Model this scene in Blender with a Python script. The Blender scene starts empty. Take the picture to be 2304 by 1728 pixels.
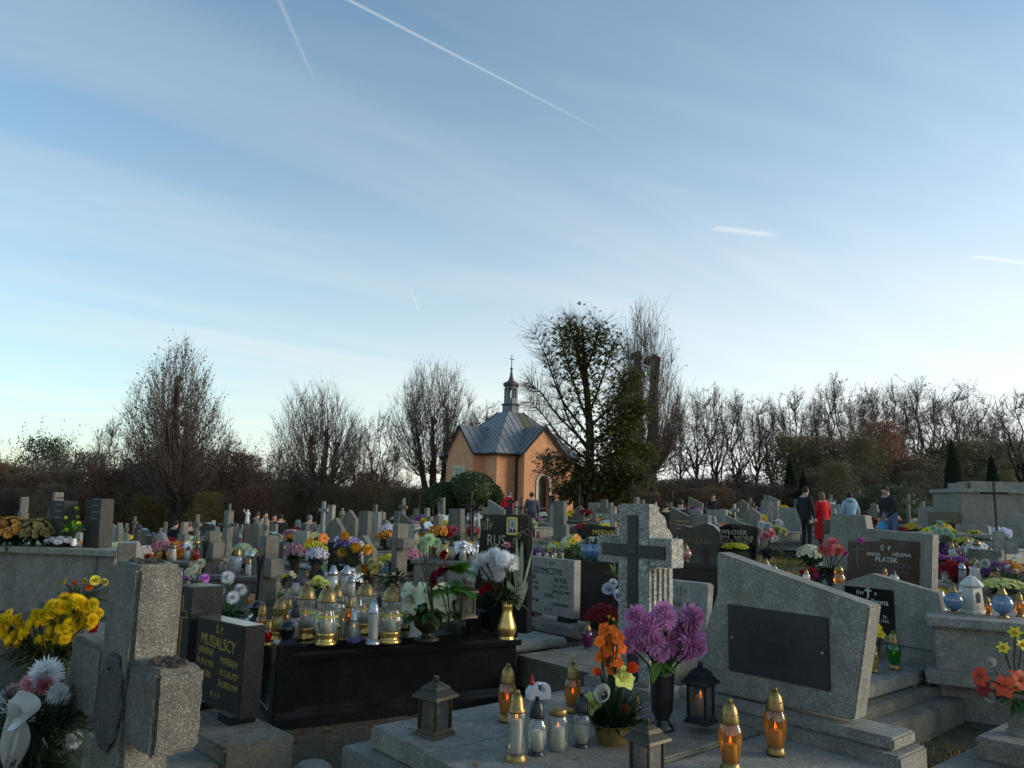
import bpy, bmesh, math, random
from math import sin, cos, pi, radians as RAD, sqrt, tan, atan2, hypot
from mathutils import Vector, Matrix, noise as MN
random.seed(7)
RND = random.Random(11)
S = bpy.context.scene
COL = S.collection

# ------------------------------------------------------------------ camera
EYE, FPX = 1.6, 1730.0
PITCH, ROLL = RAD(8.75), RAD(1.5)
CAMROT = Matrix.Rotation(pi/2 + PITCH, 3, 'X') @ Matrix.Rotation(ROLL, 3, 'Z')
cd = bpy.data.cameras.new('camera'); cam = bpy.data.objects.new('camera', cd); COL.objects.link(cam)
cd.sensor_width = 36.0; cd.lens = 36.0*FPX/2304.0; cd.clip_start = 0.05; cd.clip_end = 3000
cam.matrix_world = Matrix.Translation((0, 0, EYE)) @ CAMROT.to_4x4()
S.camera = cam

# ------------------------------------------------------------------ sky and sun
SUN_AZ, SUN_EL = RAD(92), RAD(13)          # azimuth measured from the view axis (+Y) towards +X
w = bpy.data.worlds.new('World'); S.world = w; w.use_nodes = True
nt = w.node_tree; nt.nodes.clear()
def N(tree, typ, **kw):
    n = tree.nodes.new(typ)
    for k, v in kw.items(): setattr(n, k, v)
    return n
def L(tree, a, b): tree.links.new(a, b)
def MATH(tree, op, a, b=None, c=None, clamp=False):
    n = N(tree, 'ShaderNodeMath', operation=op, use_clamp=clamp)
    for i, v in enumerate((a, b, c)):
        if v is None: continue
        if isinstance(v, (int, float)): n.inputs[i].default_value = v
        else: L(tree, v, n.inputs[i])
    return n.outputs[0]
def MAPR(tree, v, a, b, c=0.0, d=1.0, smooth=True):
    n = N(tree, 'ShaderNodeMapRange', interpolation_type='SMOOTHSTEP' if smooth else 'LINEAR')
    n.inputs[1].default_value = a; n.inputs[2].default_value = b; n.inputs[3].default_value = c; n.inputs[4].default_value = d
    L(tree, v, n.inputs[0]); return n.outputs[0]
def MIXC(tree, f, a, b, mode='MIX'):
    n = N(tree, 'ShaderNodeMix', data_type='RGBA', blend_type=mode)
    for i, v in ((0, f), (6, a), (7, b)):
        if isinstance(v, (int, float)): n.inputs[i].default_value = v
        elif isinstance(v, tuple): n.inputs[i].default_value = (*v[:3], 1)
        else: L(tree, v, n.inputs[i])
    return n.outputs[2]
sky = N(nt, 'ShaderNodeTexSky', sky_type='NISHITA', sun_disc=False)
sky.sun_elevation = SUN_EL; sky.sun_rotation = SUN_AZ
sky.air_density = 1.0; sky.dust_density = 0.6; sky.ozone_density = 1.6; sky.altitude = 300
tc = N(nt, 'ShaderNodeTexCoord')
sep = N(nt, 'ShaderNodeSeparateXYZ'); L(nt, tc.outputs['Generated'], sep.inputs[0])
dx, dy, dz = sep.outputs
zc = MATH(nt, 'MAXIMUM', dz, 0.02)
qx = MATH(nt, 'DIVIDE', dx, MATH(nt, 'ADD', zc, 0.10)); qy = MATH(nt, 'DIVIDE', dy, MATH(nt, 'ADD', zc, 0.10))
# cirrus: long streaks running across the sky
comb = N(nt, 'ShaderNodeCombineXYZ'); L(nt, qx, comb.inputs[0]); L(nt, qy, comb.inputs[1])
def streaks(ang, sx, sy, scale, off):
    m = N(nt, 'ShaderNodeMapping', vector_type='TEXTURE'); m.inputs['Rotation'].default_value = (0, 0, ang); m.inputs['Scale'].default_value = (1/sx, 1/sy, 1); m.inputs['Location'].default_value = off
    L(nt, comb.outputs[0], m.inputs[0])
    n = N(nt, 'ShaderNodeTexNoise'); n.inputs['Scale'].default_value = scale; n.inputs['Detail'].default_value = 6; n.inputs['Roughness'].default_value = 0.55
    n.inputs['Distortion'].default_value = 0.35
    L(nt, m.outputs[0], n.inputs[0]); return n.outputs[0]
c1 = MAPR(nt, streaks(RAD(38), 0.22, 1.25, 1.25, (3, 1, 0)), 0.42, 0.76)
c2 = MAPR(nt, streaks(RAD(18), 0.26, 1.6, 1.0, (9, 5, 2)), 0.44, 0.78)
cl = MATH(nt, 'ADD', MATH(nt, 'MULTIPLY', c1, 0.62), MATH(nt, 'MULTIPLY', c2, 0.50), clamp=True)
cl = MATH(nt, 'MULTIPLY', cl, MAPR(nt, dz, 0.12, 0.60, 1.0, 0.30, smooth=False))
# contrails: straight lines in the plane the aircraft fly in
px_ = MATH(nt, 'DIVIDE', dx, zc); py_ = MATH(nt, 'DIVIDE', dy, zc)
def pix_dir(px, py): return CAMROT @ Vector(((px - 1152)/FPX, -(py - 864)/FPX, -1.0)).normalized()
def trail(a, b, wid, amp, fade0=0.0, fade1=0.7):
    A, B = pix_dir(*a), pix_dir(*b)
    A = Vector((A.x/A.z, A.y/A.z)); B = Vector((B.x/B.z, B.y/B.z)); D = (B - A); ln = D.length; D /= ln
    t = MATH(nt, 'ADD', MATH(nt, 'ADD', MATH(nt, 'MULTIPLY', px_, D.x), MATH(nt, 'MULTIPLY', py_, D.y)), -(A.x*D.x + A.y*D.y))
    s = MATH(nt, 'ADD', MATH(nt, 'ADD', MATH(nt, 'MULTIPLY', px_, -D.y), MATH(nt, 'MULTIPLY', py_, D.x)), A.x*D.y - A.y*D.x)
    s = MATH(nt, 'ABSOLUTE', s)
    core = MAPR(nt, s, 0.0, wid, 1.0, 0.0)
    e0 = MAPR(nt, t, -0.02*ln if fade0 == 0 else -fade0*ln, 0.08*ln, 0, 1); e1 = MAPR(nt, t, fade1*ln, ln, 1, 0)
    if fade0 < 0: e0 = 1.0
    r = MATH(nt, 'MULTIPLY', MATH(nt, 'MULTIPLY', core, e0), MATH(nt, 'MULTIPLY', e1, amp))
    return r
tr = trail((785, 0), (1500, 370), 0.009, 0.60, -1, 0.2)
for a in (((628, 0), (735, 245), 0.010, 0.34, -1, 0.45), ((922, 648), (944, 702), 0.010, 0.55, 0.0, 0.8),
          ((1600, 512), (1775, 533), 0.05, 0.75, 0.0, 0.6), ((2180, 576), (2420, 604), 0.04, 0.8, 0.0, 0.7),
          ((-200, 745), (300, 940), 0.09, 0.35, 0.0, 0.5), ((1180, 480), (1240, 455), 0.05, 0.16, 0.0, 0.5)):
    tr = MATH(nt, 'MAXIMUM', tr, trail(*a))
cl2 = MATH(nt, 'MAXIMUM', MATH(nt, 'MULTIPLY', cl, 1.0), tr)
# thin high haze that whitens towards the horizon and towards the sun
el = MAPR(nt, dz, 0.0, 0.80, 1.0, 0.0, smooth=False)
el2 = MATH(nt, 'POWER', el, 2.4)
sund = MATH(nt, 'ADD', MATH(nt, 'MULTIPLY', dx, sin(SUN_AZ)), MATH(nt, 'MULTIPLY', dy, cos(SUN_AZ)))
glow = MAPR(nt, sund, -0.85, 0.55, 0.0, 1.0, smooth=False)
hz = MATH(nt, 'MULTIPLY', MATH(nt, 'ADD', el2, 0.02), MATH(nt, 'ADD', MATH(nt, 'MULTIPLY', glow, 0.95), 0.34), clamp=True)
SKYK = 0.15
skyc = N(nt, 'ShaderNodeVectorMath', operation='SCALE'); L(nt, sky.outputs[0], skyc.inputs[0]); skyc.inputs['Scale'].default_value = 1.0
tint = MIXC(nt, 1.0, skyc.outputs[0], (1.06, 1.40, 1.44), 'MULTIPLY')
white = MIXC(nt, glow, (5.75, 5.55, 4.70), (6.6, 6.75, 6.7))
c = MIXC(nt, hz, tint, white)
c = MIXC(nt, MATH(nt, 'MULTIPLY', cl2, 0.50), c, white)
bg = N(nt, 'ShaderNodeBackground'); L(nt, c, bg.inputs[0]); bg.inputs[1].default_value = SKYK
wo = N(nt, 'ShaderNodeOutputWorld'); L(nt, bg.outputs[0], wo.inputs[0])

sd = bpy.data.lights.new('sun', 'SUN'); so = bpy.data.objects.new('sun', sd); COL.objects.link(so)
sd.energy = 2.7; sd.angle = RAD(24); sd.color = (1.0, 0.90, 0.74)
sv = Vector((sin(SUN_AZ)*cos(SUN_EL), cos(SUN_AZ)*cos(SUN_EL), sin(SUN_EL)))
so.rotation_euler = sv.to_track_quat('Z', 'Y').to_euler()

S.view_settings.view_transform = 'Standard'; S.view_settings.look = 'None'
S.view_settings.exposure = 0.14; S.view_settings.gamma = 1.0; S.view_settings.use_curve_mapping = False
S.render.engine = 'CYCLES'
S.cycles.max_bounces = 6; S.cycles.diffuse_bounces = 2; S.cycles.glossy_bounces = 3; S.cycles.transmission_bounces = 4
S.cycles.transparent_max_bounces = 10; S.cycles.caustics_reflective = False; S.cycles.caustics_refractive = False
S.cycles.use_denoising = True

# ------------------------------------------------------------------ picture <-> place helpers
def at(px, py, z):
    """the point of height z that the photograph shows at a pixel"""
    d = CAMROT @ Vector(((px - 1152)/FPX, -(py - 864)/FPX, -1.0)); t = (z - EYE)/d.z
    return Vector((d.x*t, d.y*t, z))
def aty(px, py, y):
    d = CAMROT @ Vector(((px - 1152)/FPX, -(py - 864)/FPX, -1.0)); t = y/d.y
    return Vector((d.x*t, d.y*t, EYE + d.z*t))
def toP(p):
    v = CAMROT.transposed() @ (Vector(p) - Vector((0, 0, EYE)))
    return 1152 + FPX*v.x/-v.z, 864 - FPX*v.y/-v.z, -v.z
def ground(x, y):
    far = max(0.0, min(1.0, (y - 6)/12.0)); far = far*far*(3 - 2*far)
    yy = max(0.0, y - 4)
    z = 0.0238*yy
    left = max(0.0, -x - 0.5)
    z -= 1.9*math.tanh(0.0033*yy*left/1.25)*far
    right = max(0.0, x - 7.0)
    z += 0.055*right*far
    return z
def gpx(px, y):
    """ground point in the column px at distance y"""
    x = 0.0
    for _ in range(4):
        x = aty(px, toP((x, y, ground(x, y)))[1], y).x
    return Vector((x, y, ground(x, y)))

# ------------------------------------------------------------------ mesh builder
class MB:
    def __init__(s): s.v = []; s.f = []; s.m = []
    def add(s, vs, fs, m=0):
        o = len(s.v); s.v.extend(vs); s.f.extend([tuple(i + o for i in f) for f in fs]); s.m.extend([m]*len(fs)); return s
    def box(s, c, d, m=0, rz=0.0, top=None):
        x, y, z = d[0]/2, d[1]/2, d[2]/2; tx, ty = top if top else (1, 1)
        p = [(-x, -y, -z), (x, -y, -z), (x, y, -z), (-x, y, -z), (-x*tx, -y*ty, z), (x*tx, -y*ty, z), (x*tx, y*ty, z), (-x*tx, y*ty, z)]
        if rz: p = [(a*cos(rz) - b*sin(rz), a*sin(rz) + b*cos(rz), e) for a, b, e in p]
        return s.add([(a + c[0], b + c[1], e + c[2]) for a, b, e in p], [(0, 3, 2, 1), (4, 5, 6, 7), (0, 1, 5, 4), (1, 2, 6, 5), (2, 3, 7, 6), (3, 0, 4, 7)], m)
    def prism(s, poly, y0, y1, m=0):
        """outline in x,z extruded along y"""
        n = len(poly); vs = [(a, y0, b) for a, b in poly] + [(a, y1, b) for a, b in poly]
        fs = [tuple(range(n)), tuple(range(2*n - 1, n - 1, -1))] + [(i, i + n, (i + 1) % n + n, (i + 1) % n) for i in range(n)]
        return s.add(vs, fs, m)
    def lathe(s, prof, n=12, c=(0, 0, 0), m=0, flute=0.0, k=0, cap=True, sx=1.0, sy=1.0):
        vs = []
        for r, z in prof:
            for i in range(n):
                a = 2*pi*i/n; rr = r*(1 + flute*cos(k*a)) if flute else r
                vs.append((c[0] + rr*cos(a)*sx, c[1] + rr*sin(a)*sy, c[2] + z))
        fs = [(j*n + i, j*n + (i + 1) % n, (j + 1)*n + (i + 1) % n, (j + 1)*n + i) for j in range(len(prof) - 1) for i in range(n)]
        if cap: fs += [tuple(range(n - 1, -1, -1)), tuple(range((len(prof) - 1)*n, len(prof)*n))]
        return s.add(vs, fs, m)
    def tube(s, pts, rad, n=6, m=0, cap=True):
        pts = [Vector(p) for p in pts]; rings = []; up = Vector((0.13, 0.21, 1)).normalized(); o = len(s.v)
        for i, p in enumerate(pts):
            t = (pts[min(i + 1, len(pts) - 1)] - pts[max(i - 1, 0)])
            t = t.normalized() if t.length > 1e-9 else Vector((0, 0, 1))
            a = t.cross(up)
            a = t.cross(Vector((1, 0.1, 0))) if a.length < 0.15 else a
            a.normalize(); b = t.cross(a); r = rad[i] if isinstance(rad, (list, tuple)) else rad
            for k in range(n):
                q = p + a*(r*cos(2*pi*k/n)) + b*(r*sin(2*pi*k/n)); s.v.append((q.x, q.y, q.z))
        for j in range(len(pts) - 1):
            for k in range(n):
                s.f.append((o + j*n + k, o + j*n + (k + 1) % n, o + (j + 1)*n + (k + 1) % n, o + (j + 1)*n + k)); s.m.append(m)
        if cap and n > 2:
            s.f.append(tuple(o + k for k in range(n - 1, -1, -1))); s.m.append(m)
            s.f.append(tuple(o + (len(pts) - 1)*n + k for k in range(n))); s.m.append(m)
        return s
    def ball(s, c, r, n=10, k=6, m=0, sz=(1, 1, 1)):
        prof = [(max(1e-4, r*sin(pi*j/k)), -r*cos(pi*j/k)*sz[2]) for j in range(k + 1)]
        return s.lathe(prof, n, c, m, cap=False, sx=sz[0], sy=sz[1])
    def put(s, other, M, m=None):
        o = len(s.v); s.v.extend([tuple(M @ Vector(p)) for p in other.v]); s.f.extend([tuple(i + o for i in f) for f in other.f])
        s.m.extend(other.m if m is None else [m]*len(other.f)); return s
    def mesh(s, name, mats, smooth=False, bevel=0.0, seg=2):
        me = bpy.data.meshes.new(name); me.from_pydata(s.v, [], s.f)
        for m in (mats if isinstance(mats, (list, tuple)) else [mats]): me.materials.append(m)
        me.polygons.foreach_set('material_index', s.m)
        if bevel:
            b = bmesh.new(); b.from_mesh(me); bmesh.ops.remove_doubles(b, verts=b.verts, dist=1e-5)
            bmesh.ops.recalc_face_normals(b, faces=b.faces)
            es = [e for e in b.edges if len(e.link_faces) == 2 and e.calc_face_angle(0) > 0.35]
            bmesh.ops.bevel(b, geom=es, offset=bevel, segments=seg, affect='EDGES', clamp_overlap=True)
            b.to_mesh(me); b.free()
        if smooth: me.polygons.foreach_set('use_smooth', [True]*len(me.polygons))
        me.update(); return me
def link(name, data, parent=None, loc=None, rot=None, scale=None, color=None):
    o = bpy.data.objects.new(name, data); COL.objects.link(o)
    if parent: o.parent = parent
    if loc is not None: o.location = loc
    if rot is not None: o.rotation_euler = rot if isinstance(rot, (tuple, list)) or hasattr(rot, 'x') else (0, 0, rot)
    if scale is not None: o.scale = (scale,)*3 if isinstance(scale, (int, float)) else scale
    if color is not None: o.color = (*color[:3], 1)
    return o
def mk(name, mb, mats, parent=None, loc=None, rot=None, smooth=False, bevel=0.0, color=None, seg=2, scale=None):
    return link(name, mb.mesh(name, mats, smooth, bevel, seg), parent, loc, rot, scale, color)
ALL = []
def thing(name, label, cat, loc=(0, 0, 0), rz=0.0, group=None, scale=None):
    o = link(name, None, None, loc, rz, scale); o.empty_display_size = 0.1
    return tag(o, label, cat, group)
def tag(o, label, cat, group=None):
    o['label'] = label; o['category'] = cat
    if group: o['group'] = group
    ALL.append(o); return o
def struct(o): o['kind'] = 'structure'; return o
def stuff(o): o['kind'] = 'stuff'; return o
def copy_tree(o, parent=None):
    c = o.copy(); COL.objects.link(c); c.parent = parent
    for ch in o.children: copy_tree(ch, c)
    if parent is None: ALL.append(c)
    return c

# ------------------------------------------------------------------ materials
def newmat(name):
    m = bpy.data.materials.new(name); m.use_nodes = True; t = m.node_tree
    return m, t, t.nodes['Principled BSDF']
def setp(p, **kw):
    for k, v in kw.items():
        k = k.replace('_', ' ')
        p.inputs[k].default_value = (*v, 1) if isinstance(v, tuple) and len(v) == 3 else v
def noise(t, vec, scale, detail=4, rough=0.6):
    n = N(t, 'ShaderNodeTexNoise'); n.inputs['Scale'].default_value = scale; n.inputs['Detail'].default_value = detail; n.inputs['Roughness'].default_value = rough
    L(t, vec, n.inputs['Vector']); return n.outputs[0]
def ocoord(t): return N(t, 'ShaderNodeTexCoord').outputs['Object']
def bump(t, p, h, strength, dist=0.01):
    b = N(t, 'ShaderNodeBump'); b.inputs['Strength'].default_value = strength; b.inputs['Distance'].default_value = dist
    L(t, h, b.inputs['Height']); L(t, b.outputs[0], p.inputs['Normal'])
def stone(name, dark, mid, light, scale=140, rough=0.75, b=0.3, stain=0.5, grain=0.5, spec=0.3, lichen=0.0):
    m, t, p = newmat(name); oc = ocoord(t)
    n1 = MAPR(t, noise(t, oc, scale, 2, 0.7), 0.40, 0.60); n2 = MAPR(t, noise(t, oc, scale*0.43, 2), 0.54, 0.66)
    v = N(t, 'ShaderNodeTexVoronoi'); v.inputs['Scale'].default_value = scale*0.8; L(t, oc, v.inputs['Vector'])
    sepc = N(t, 'ShaderNodeSeparateColor'); L(t, v.outputs['Color'], sepc.inputs[0])
    c = MIXC(t, n1, dark, mid); c = MIXC(t, MATH(t, 'MULTIPLY', MAPR(t, sepc.outputs[0], 0.55, 0.9), grain), c, light)
    c = MIXC(t, MATH(t, 'MULTIPLY', n2, 0.45), c, dark)
    mp = N(t, 'ShaderNodeMapping'); mp.inputs['Scale'].default_value = (5, 5, 1.3); L(t, oc, mp.inputs[0])
    st = MAPR(t, noise(t, mp.outputs[0], 1.0, 5, 0.65), 0.42, 0.72)
    c = MIXC(t, MATH(t, 'MULTIPLY', st, stain), c, tuple(x*0.42 for x in dark), 'MIX')
    mo = MAPR(t, noise(t, oc, 11, 4, 0.65), 0.35, 0.68, 0.80, 1.12, False)
    hm = N(t, 'ShaderNodeHueSaturation'); L(t, c, hm.inputs['Color']); L(t, mo, hm.inputs['Value']); c = hm.outputs[0]
    if lichen:
        lc = MAPR(t, noise(t, oc, 7, 6, 0.75), 0.57, 0.66); c = MIXC(t, MATH(t, 'MULTIPLY', lc, lichen), c, (.20, .195, .10))
        l2 = MAPR(t, noise(t, oc, 23, 5, 0.7), 0.62, 0.68); c = MIXC(t, MATH(t, 'MULTIPLY', l2, lichen*.8), c, (.06, .056, .04))
    oi = N(t, 'ShaderNodeObjectInfo')
    hv = N(t, 'ShaderNodeHueSaturation'); hv.inputs['Value'].default_value = 1; L(t, c, hv.inputs['Color'])
    L(t, MAPR(t, oi.outputs['Random'], 0, 1, 0.82, 1.15, False), hv.inputs['Value'])
    L(t, hv.outputs[0], p.inputs['Base Color']); setp(p, Roughness=rough, Specular_IOR_Level=spec)
    if b: bump(t, p, n1, b, 0.006)
    return m
def plain(name, col, rough=0.6, metal=0.0, var=0.15, scale=20, b=0.0, spec=0.4, emit=None):
    m, t, p = newmat(name)
    n1 = noise(t, ocoord(t), scale, 4)
    c = MIXC(t, n1, tuple(x*(1 - var) for x in col), tuple(min(1, x*(1 + var)) for x in col))
    L(t, c, p.inputs['Base Color']); setp(p, Roughness=rough, Metallic=metal, Specular_IOR_Level=spec)
    if b: bump(t, p, n1, b)
    if emit: p.inputs['Emission Color'].default_value = (*emit[0], 1); p.inputs['Emission Strength'].default_value = emit[1]
    return m
def tinted(name, rough=0.6, var=0.25, scale=40, metal=0.0, trans=0.0, randv=0.0, spec=0.3, b=0.0):
    """takes its colour from the object"""
    m, t, p = newmat(name); oi = N(t, 'ShaderNodeObjectInfo')
    n1 = MAPR(t, noise(t, ocoord(t), scale, 3), 0.3, 0.7, 1 - var, 1 + var, False)
    if randv: n1 = MATH(t, 'MULTIPLY', n1, MAPR(t, oi.outputs['Random'], 0, 1, 1 - randv, 1 + randv, False))
    hv = N(t, 'ShaderNodeHueSaturation'); L(t, oi.outputs['Color'], hv.inputs['Color']); L(t, n1, hv.inputs['Value'])
    L(t, hv.outputs[0], p.inputs['Base Color']); setp(p, Roughness=rough, Metallic=metal, Specular_IOR_Level=spec)
    if b: bump(t, p, n1, b)
    if trans:
        tl = N(t, 'ShaderNodeBsdfTranslucent'); L(t, hv.outputs[0], tl.inputs[0]); mx = N(t, 'ShaderNodeMixShader'); mx.inputs[0].default_value = trans
        L(t, p.outputs[0], mx.inputs[1]); L(t, tl.outputs[0], mx.inputs[2]); L(t, mx.outputs[0], t.nodes['Material Output'].inputs[0])
    return m
def glass(name, col=None, body=0.25, rough=0.12):
    """thin lamp glass: tinted see-through wall, fresnel shine and a milky share"""
    m, t, p = newmat(name); t.nodes.remove(p)
    if col is None: cs = N(t, 'ShaderNodeObjectInfo').outputs['Color']
    else: cs = col
    tr_ = N(t, 'ShaderNodeBsdfTransparent'); df = N(t, 'ShaderNodeBsdfTranslucent'); d2 = N(t, 'ShaderNodeBsdfDiffuse'); gl = N(t, 'ShaderNodeBsdfGlossy'); gl.inputs['Roughness'].default_value = rough
    for n_ in (tr_, df, d2):
        if isinstance(cs, tuple): n_.inputs['Color'].default_value = (*cs, 1)
        else: L(t, cs, n_.inputs['Color'])
    a = N(t, 'ShaderNodeMixShader'); a.inputs[0].default_value = 0.5; L(t, df.outputs[0], a.inputs[1]); L(t, d2.outputs[0], a.inputs[2])
    b = N(t, 'ShaderNodeMixShader'); b.inputs[0].default_value = body; L(t, tr_.outputs[0], b.inputs[1]); L(t, a.outputs[0], b.inputs[2])
    lw = N(t, 'ShaderNodeLayerWeight'); lw.inputs['Blend'].default_value = 0.35
    f = MAPR(t, lw.outputs['Fresnel'], 0.02, 0.9, 0.06, 0.75, False)
    e = N(t, 'ShaderNodeMixShader'); L(t, f, e.inputs[0]); L(t, b.outputs[0], e.inputs[1]); L(t, gl.outputs[0], e.inputs[2])
    L(t, e.outputs[0], t.nodes['Material Output'].inputs[0]); return m

M_GRAN = stone('granite_grey', (.170, .157, .130), (.265, .247, .206), (.40, .378, .325), 190, 0.7, 0.25, 0.42, 0.7, lichen=.40)
M_TERR = stone('terrazzo_coarse', (.20, .188, .160), (.33, .312, .268), (.62, .59, .52), 130, 0.7, 0.5, 0.35, 0.9, lichen=.25)
M_ROUGH = stone('granite_hewn', (.18, .168, .138), (.285, .267, .22), (.41, .385, .325), 230, 0.85, 0.9, 0.60, 0.45, lichen=.45)
M_CONC = stone('concrete_weathered', (.12, .111, .088), (.20, .185, .15), (.28, .26, .215), 90, 0.85, 0.35, 0.65, 0.35, lichen=.55)
M_LIGHT = stone('granite_pale', (.20, .188, .16), (.31, .294, .252), (.43, .408, .355), 170, 0.55, 0.12, 0.42, 0.6, lichen=.30)
M_BLACK = stone('granite_black_polished', (.006, .006, .007), (.011, .011, .012), (.03, .03, .032), 220, 0.13, 0, 0.2, 0.3, 0.5)
M_DARKG = stone('granite_dark_polished', (.016, .015, .016), (.03, .027, .028), (.06, .055, .055), 200, 0.18, 0, 0.25, 0.4, 0.5)
M_BROWN = stone('granite_brown_polished', (.03, .017, .012), (.06, .034, .026), (.12, .07, .055), 180, 0.22, 0, 0.2, 0.5, 0.5)
M_PLAQ = stone('plaque_slate', (.018, .019, .021), (.028, .029, .032), (.04, .041, .045), 160, 0.4, 0.08, 0.5, 0.3, 0.4)
M_SAND = stone('sandstone', (.15, .13, .10), (.24, .215, .165), (.32, .29, .23), 150, 0.85, 0.35, 0.55, 0.4)
M_GOLDT = plain('gold_lettering', (.46, .34, .10), 0.42, 0.55)
M_WHITET = plain('pale_lettering', (.55, .55, .52), 0.6)
M_GREYT = plain('worn_grey_lettering', (.11, .115, .11), 0.6)
M_DARKT = plain('dark_lettering', (.035, .035, .035), 0.6)
M_BRASS = plain('brass_lid', (.27, .185, .07), 0.40, 0.85, 0.4, 24)
M_GOLD = plain('gold_lacquer', (.62, .40, .12), 0.3, 0.8, 0.15, 12)
M_BRONZE = plain('antique_bronze', (.06, .048, .032), 0.45, 0.6, 0.5, 30, 0.25)
M_SILVER = plain('silver_lid', (.42, .43, .45), 0.3, 0.8)
M_LIDD = plain('dark_lid', (.03, .032, .036), 0.35, 0.4)
M_BLKMET = plain('black_metal', (.02, .021, .023), 0.45, 0.3)
M_IRON = plain('rusty_iron', (.035, .028, .025), 0.7, 0.3)
M_WAX = plain('wax', (.68, .64, .50), 0.5, 0, 0.05)
M_FLAME = plain('flame', (.9, .3, .05), 0.5, 0, 0.0, emit=((1.0, 0.22, 0.03), 2.2))
M_GLASS = glass('clear_lamp_glass', None, 0.16)
M_PANE = glass('lantern_pane', None, 0.05, 0.05)
M_SLAB = stone('slab_matt_dark', (.035, .033, .028), (.06, .057, .048), (.09, .085, .075), 150, 0.75, 0.2, 0.5, 0.4, 0.3)
M_GLASSM = glass('milky_lamp_glass', None, 0.62)
M_PETAL = tinted('petal', 0.6, 0.22, 40, trans=0.14, randv=0.12)
M_LEAF = tinted('leaf', 0.5, 0.35, 30, trans=0.35, randv=0.18)
M_FABR = tinted('cloth', 0.9, 0.18, 30, b=0.2)
M_SKIN = plain('skin', (.48, .28, .20), 0.6, 0, 0.06)
M_HAIR = tinted('hair', 0.7, 0.3, 60)
M_PAINT = tinted('painted_ceramic', 0.4, 0.12, 15)
M_POT = plain('pot_plastic', (.06, .045, .035), 0.6)
M_BARK = stone('bark', (.028, .021, .016), (.07, .055, .045), (.11, .092, .078), 9, 0.95, 0.8, 0.4, 0.3, 0.1)
M_TWIG = plain('twig', (.125, .094, .078), 0.9, 0, 0.4, 3)

# ------------------------------------------------------------------ ground
def build_ground():
    xs = [-900, -400, -200, -120] + [x for x in range(-80, -20, 4)] + [x*1.0 for x in range(-20, 21)] + [x for x in range(24, 81, 4)] + [120, 200, 400, 900]
    ys = [-300, -120, -50, -20, -8] + [y*1.0 for y in range(-4, 40)] + [y for y in range(40, 100, 4)] + [120, 170, 260, 420, 800, 1400]
    vs = []
    for y in ys:
        for x in xs:
            e = min(1.0, max(0.0, (hypot(x, y) - 60)/60))
            z = ground(max(-45, min(45, x)), min(max(y, -5), 75)) + 0.05*MN.noise(Vector((x*0.6, y*0.6, 0)))
            vs.append((x, y, z))
    n = len(xs); fs = [(j*n + i, j*n + i + 1, (j + 1)*n + i + 1, (j + 1)*n + i) for j in range(len(ys) - 1) for i in range(n - 1)]
    mb = MB(); mb.add(vs, fs)
    m, t, p = newmat('churchyard_earth'); oc = ocoord(t)
    a = MAPR(t, noise(t, oc, 0.55, 5), 0.42, 0.60); b = MAPR(t, noise(t, oc, 9, 6, 0.7), 0.35, 0.7); lv = MAPR(t, noise(t, oc, 38, 3, 0.7), 0.56, 0.64)
    c = MIXC(t, b, (.045, .036, .026), (.10, .082, .06)); c = MIXC(t, MATH(t, 'MULTIPLY', a, b), c, (.055, .065, .022)); c = MIXC(t, MATH(t, 'MULTIPLY', lv, 0.7), c, (.15, .085, .035))
    L(t, c, p.inputs['Base Color']); setp(p, Roughness=0.95); bump(t, p, b, 0.6, 0.03)
    return struct(mk('ground', mb, m, smooth=True))
build_ground()

# grass blades and fallen leaves where the path runs beside the graves
def litter():
    r = random.Random(5); g = MB(); lf = MB()
    def blade(x, y, h):
        z = ground(x, y); a = r.uniform(0, 6.28); wdt = 0.006 if h < .09 else .012; lx, ly = r.uniform(-.5, .5)*h, r.uniform(-.5, .5)*h
        g.add([(x - wdt*cos(a), y - wdt*sin(a), z - .01), (x + wdt*cos(a), y + wdt*sin(a), z - .01), (x + lx*.4, y + ly*.4, z + h*.7), (x + lx, y + ly, z + h)], [(0, 1, 2), (0, 2, 3)])
    for _ in range(9500):
        p = gpx(r.uniform(1660, 1900), r.uniform(10.6, 19)); blade(p.x, p.y, r.uniform(.10, .28))
    for _ in range(2600):
        y = r.uniform(2.2, 5.5); x = 0.62*y + r.uniform(-0.9, 0.9); blade(x, y, r.uniform(.02, .07))
    for _ in range(5200):
        y = 2.0 + 28*r.random()**2; x = r.uniform(-.72, .72)*y; z = ground(x, y) + r.uniform(.005, .03); a = r.uniform(0, 6.28); s = r.uniform(.02, .045)
        lf.add([(x + s*cos(a + k*pi/2)*(1 if k % 2 else .6), y + s*sin(a + k*pi/2)*(1 if k % 2 else .6), z + r.uniform(-.008, .012)) for k in range(4)], [(0, 1, 2, 3)])
    o = stuff(mk('grass', g, M_LEAF, color=(.20, .165, .055))); o['label'] = 'short yellowed grass between the graves'
    o = stuff(mk('fallen_leaves', lf, M_LEAF, color=(.16, .085, .03))); o['label'] = 'brown fallen leaves lying on the earth'
litter()

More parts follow.
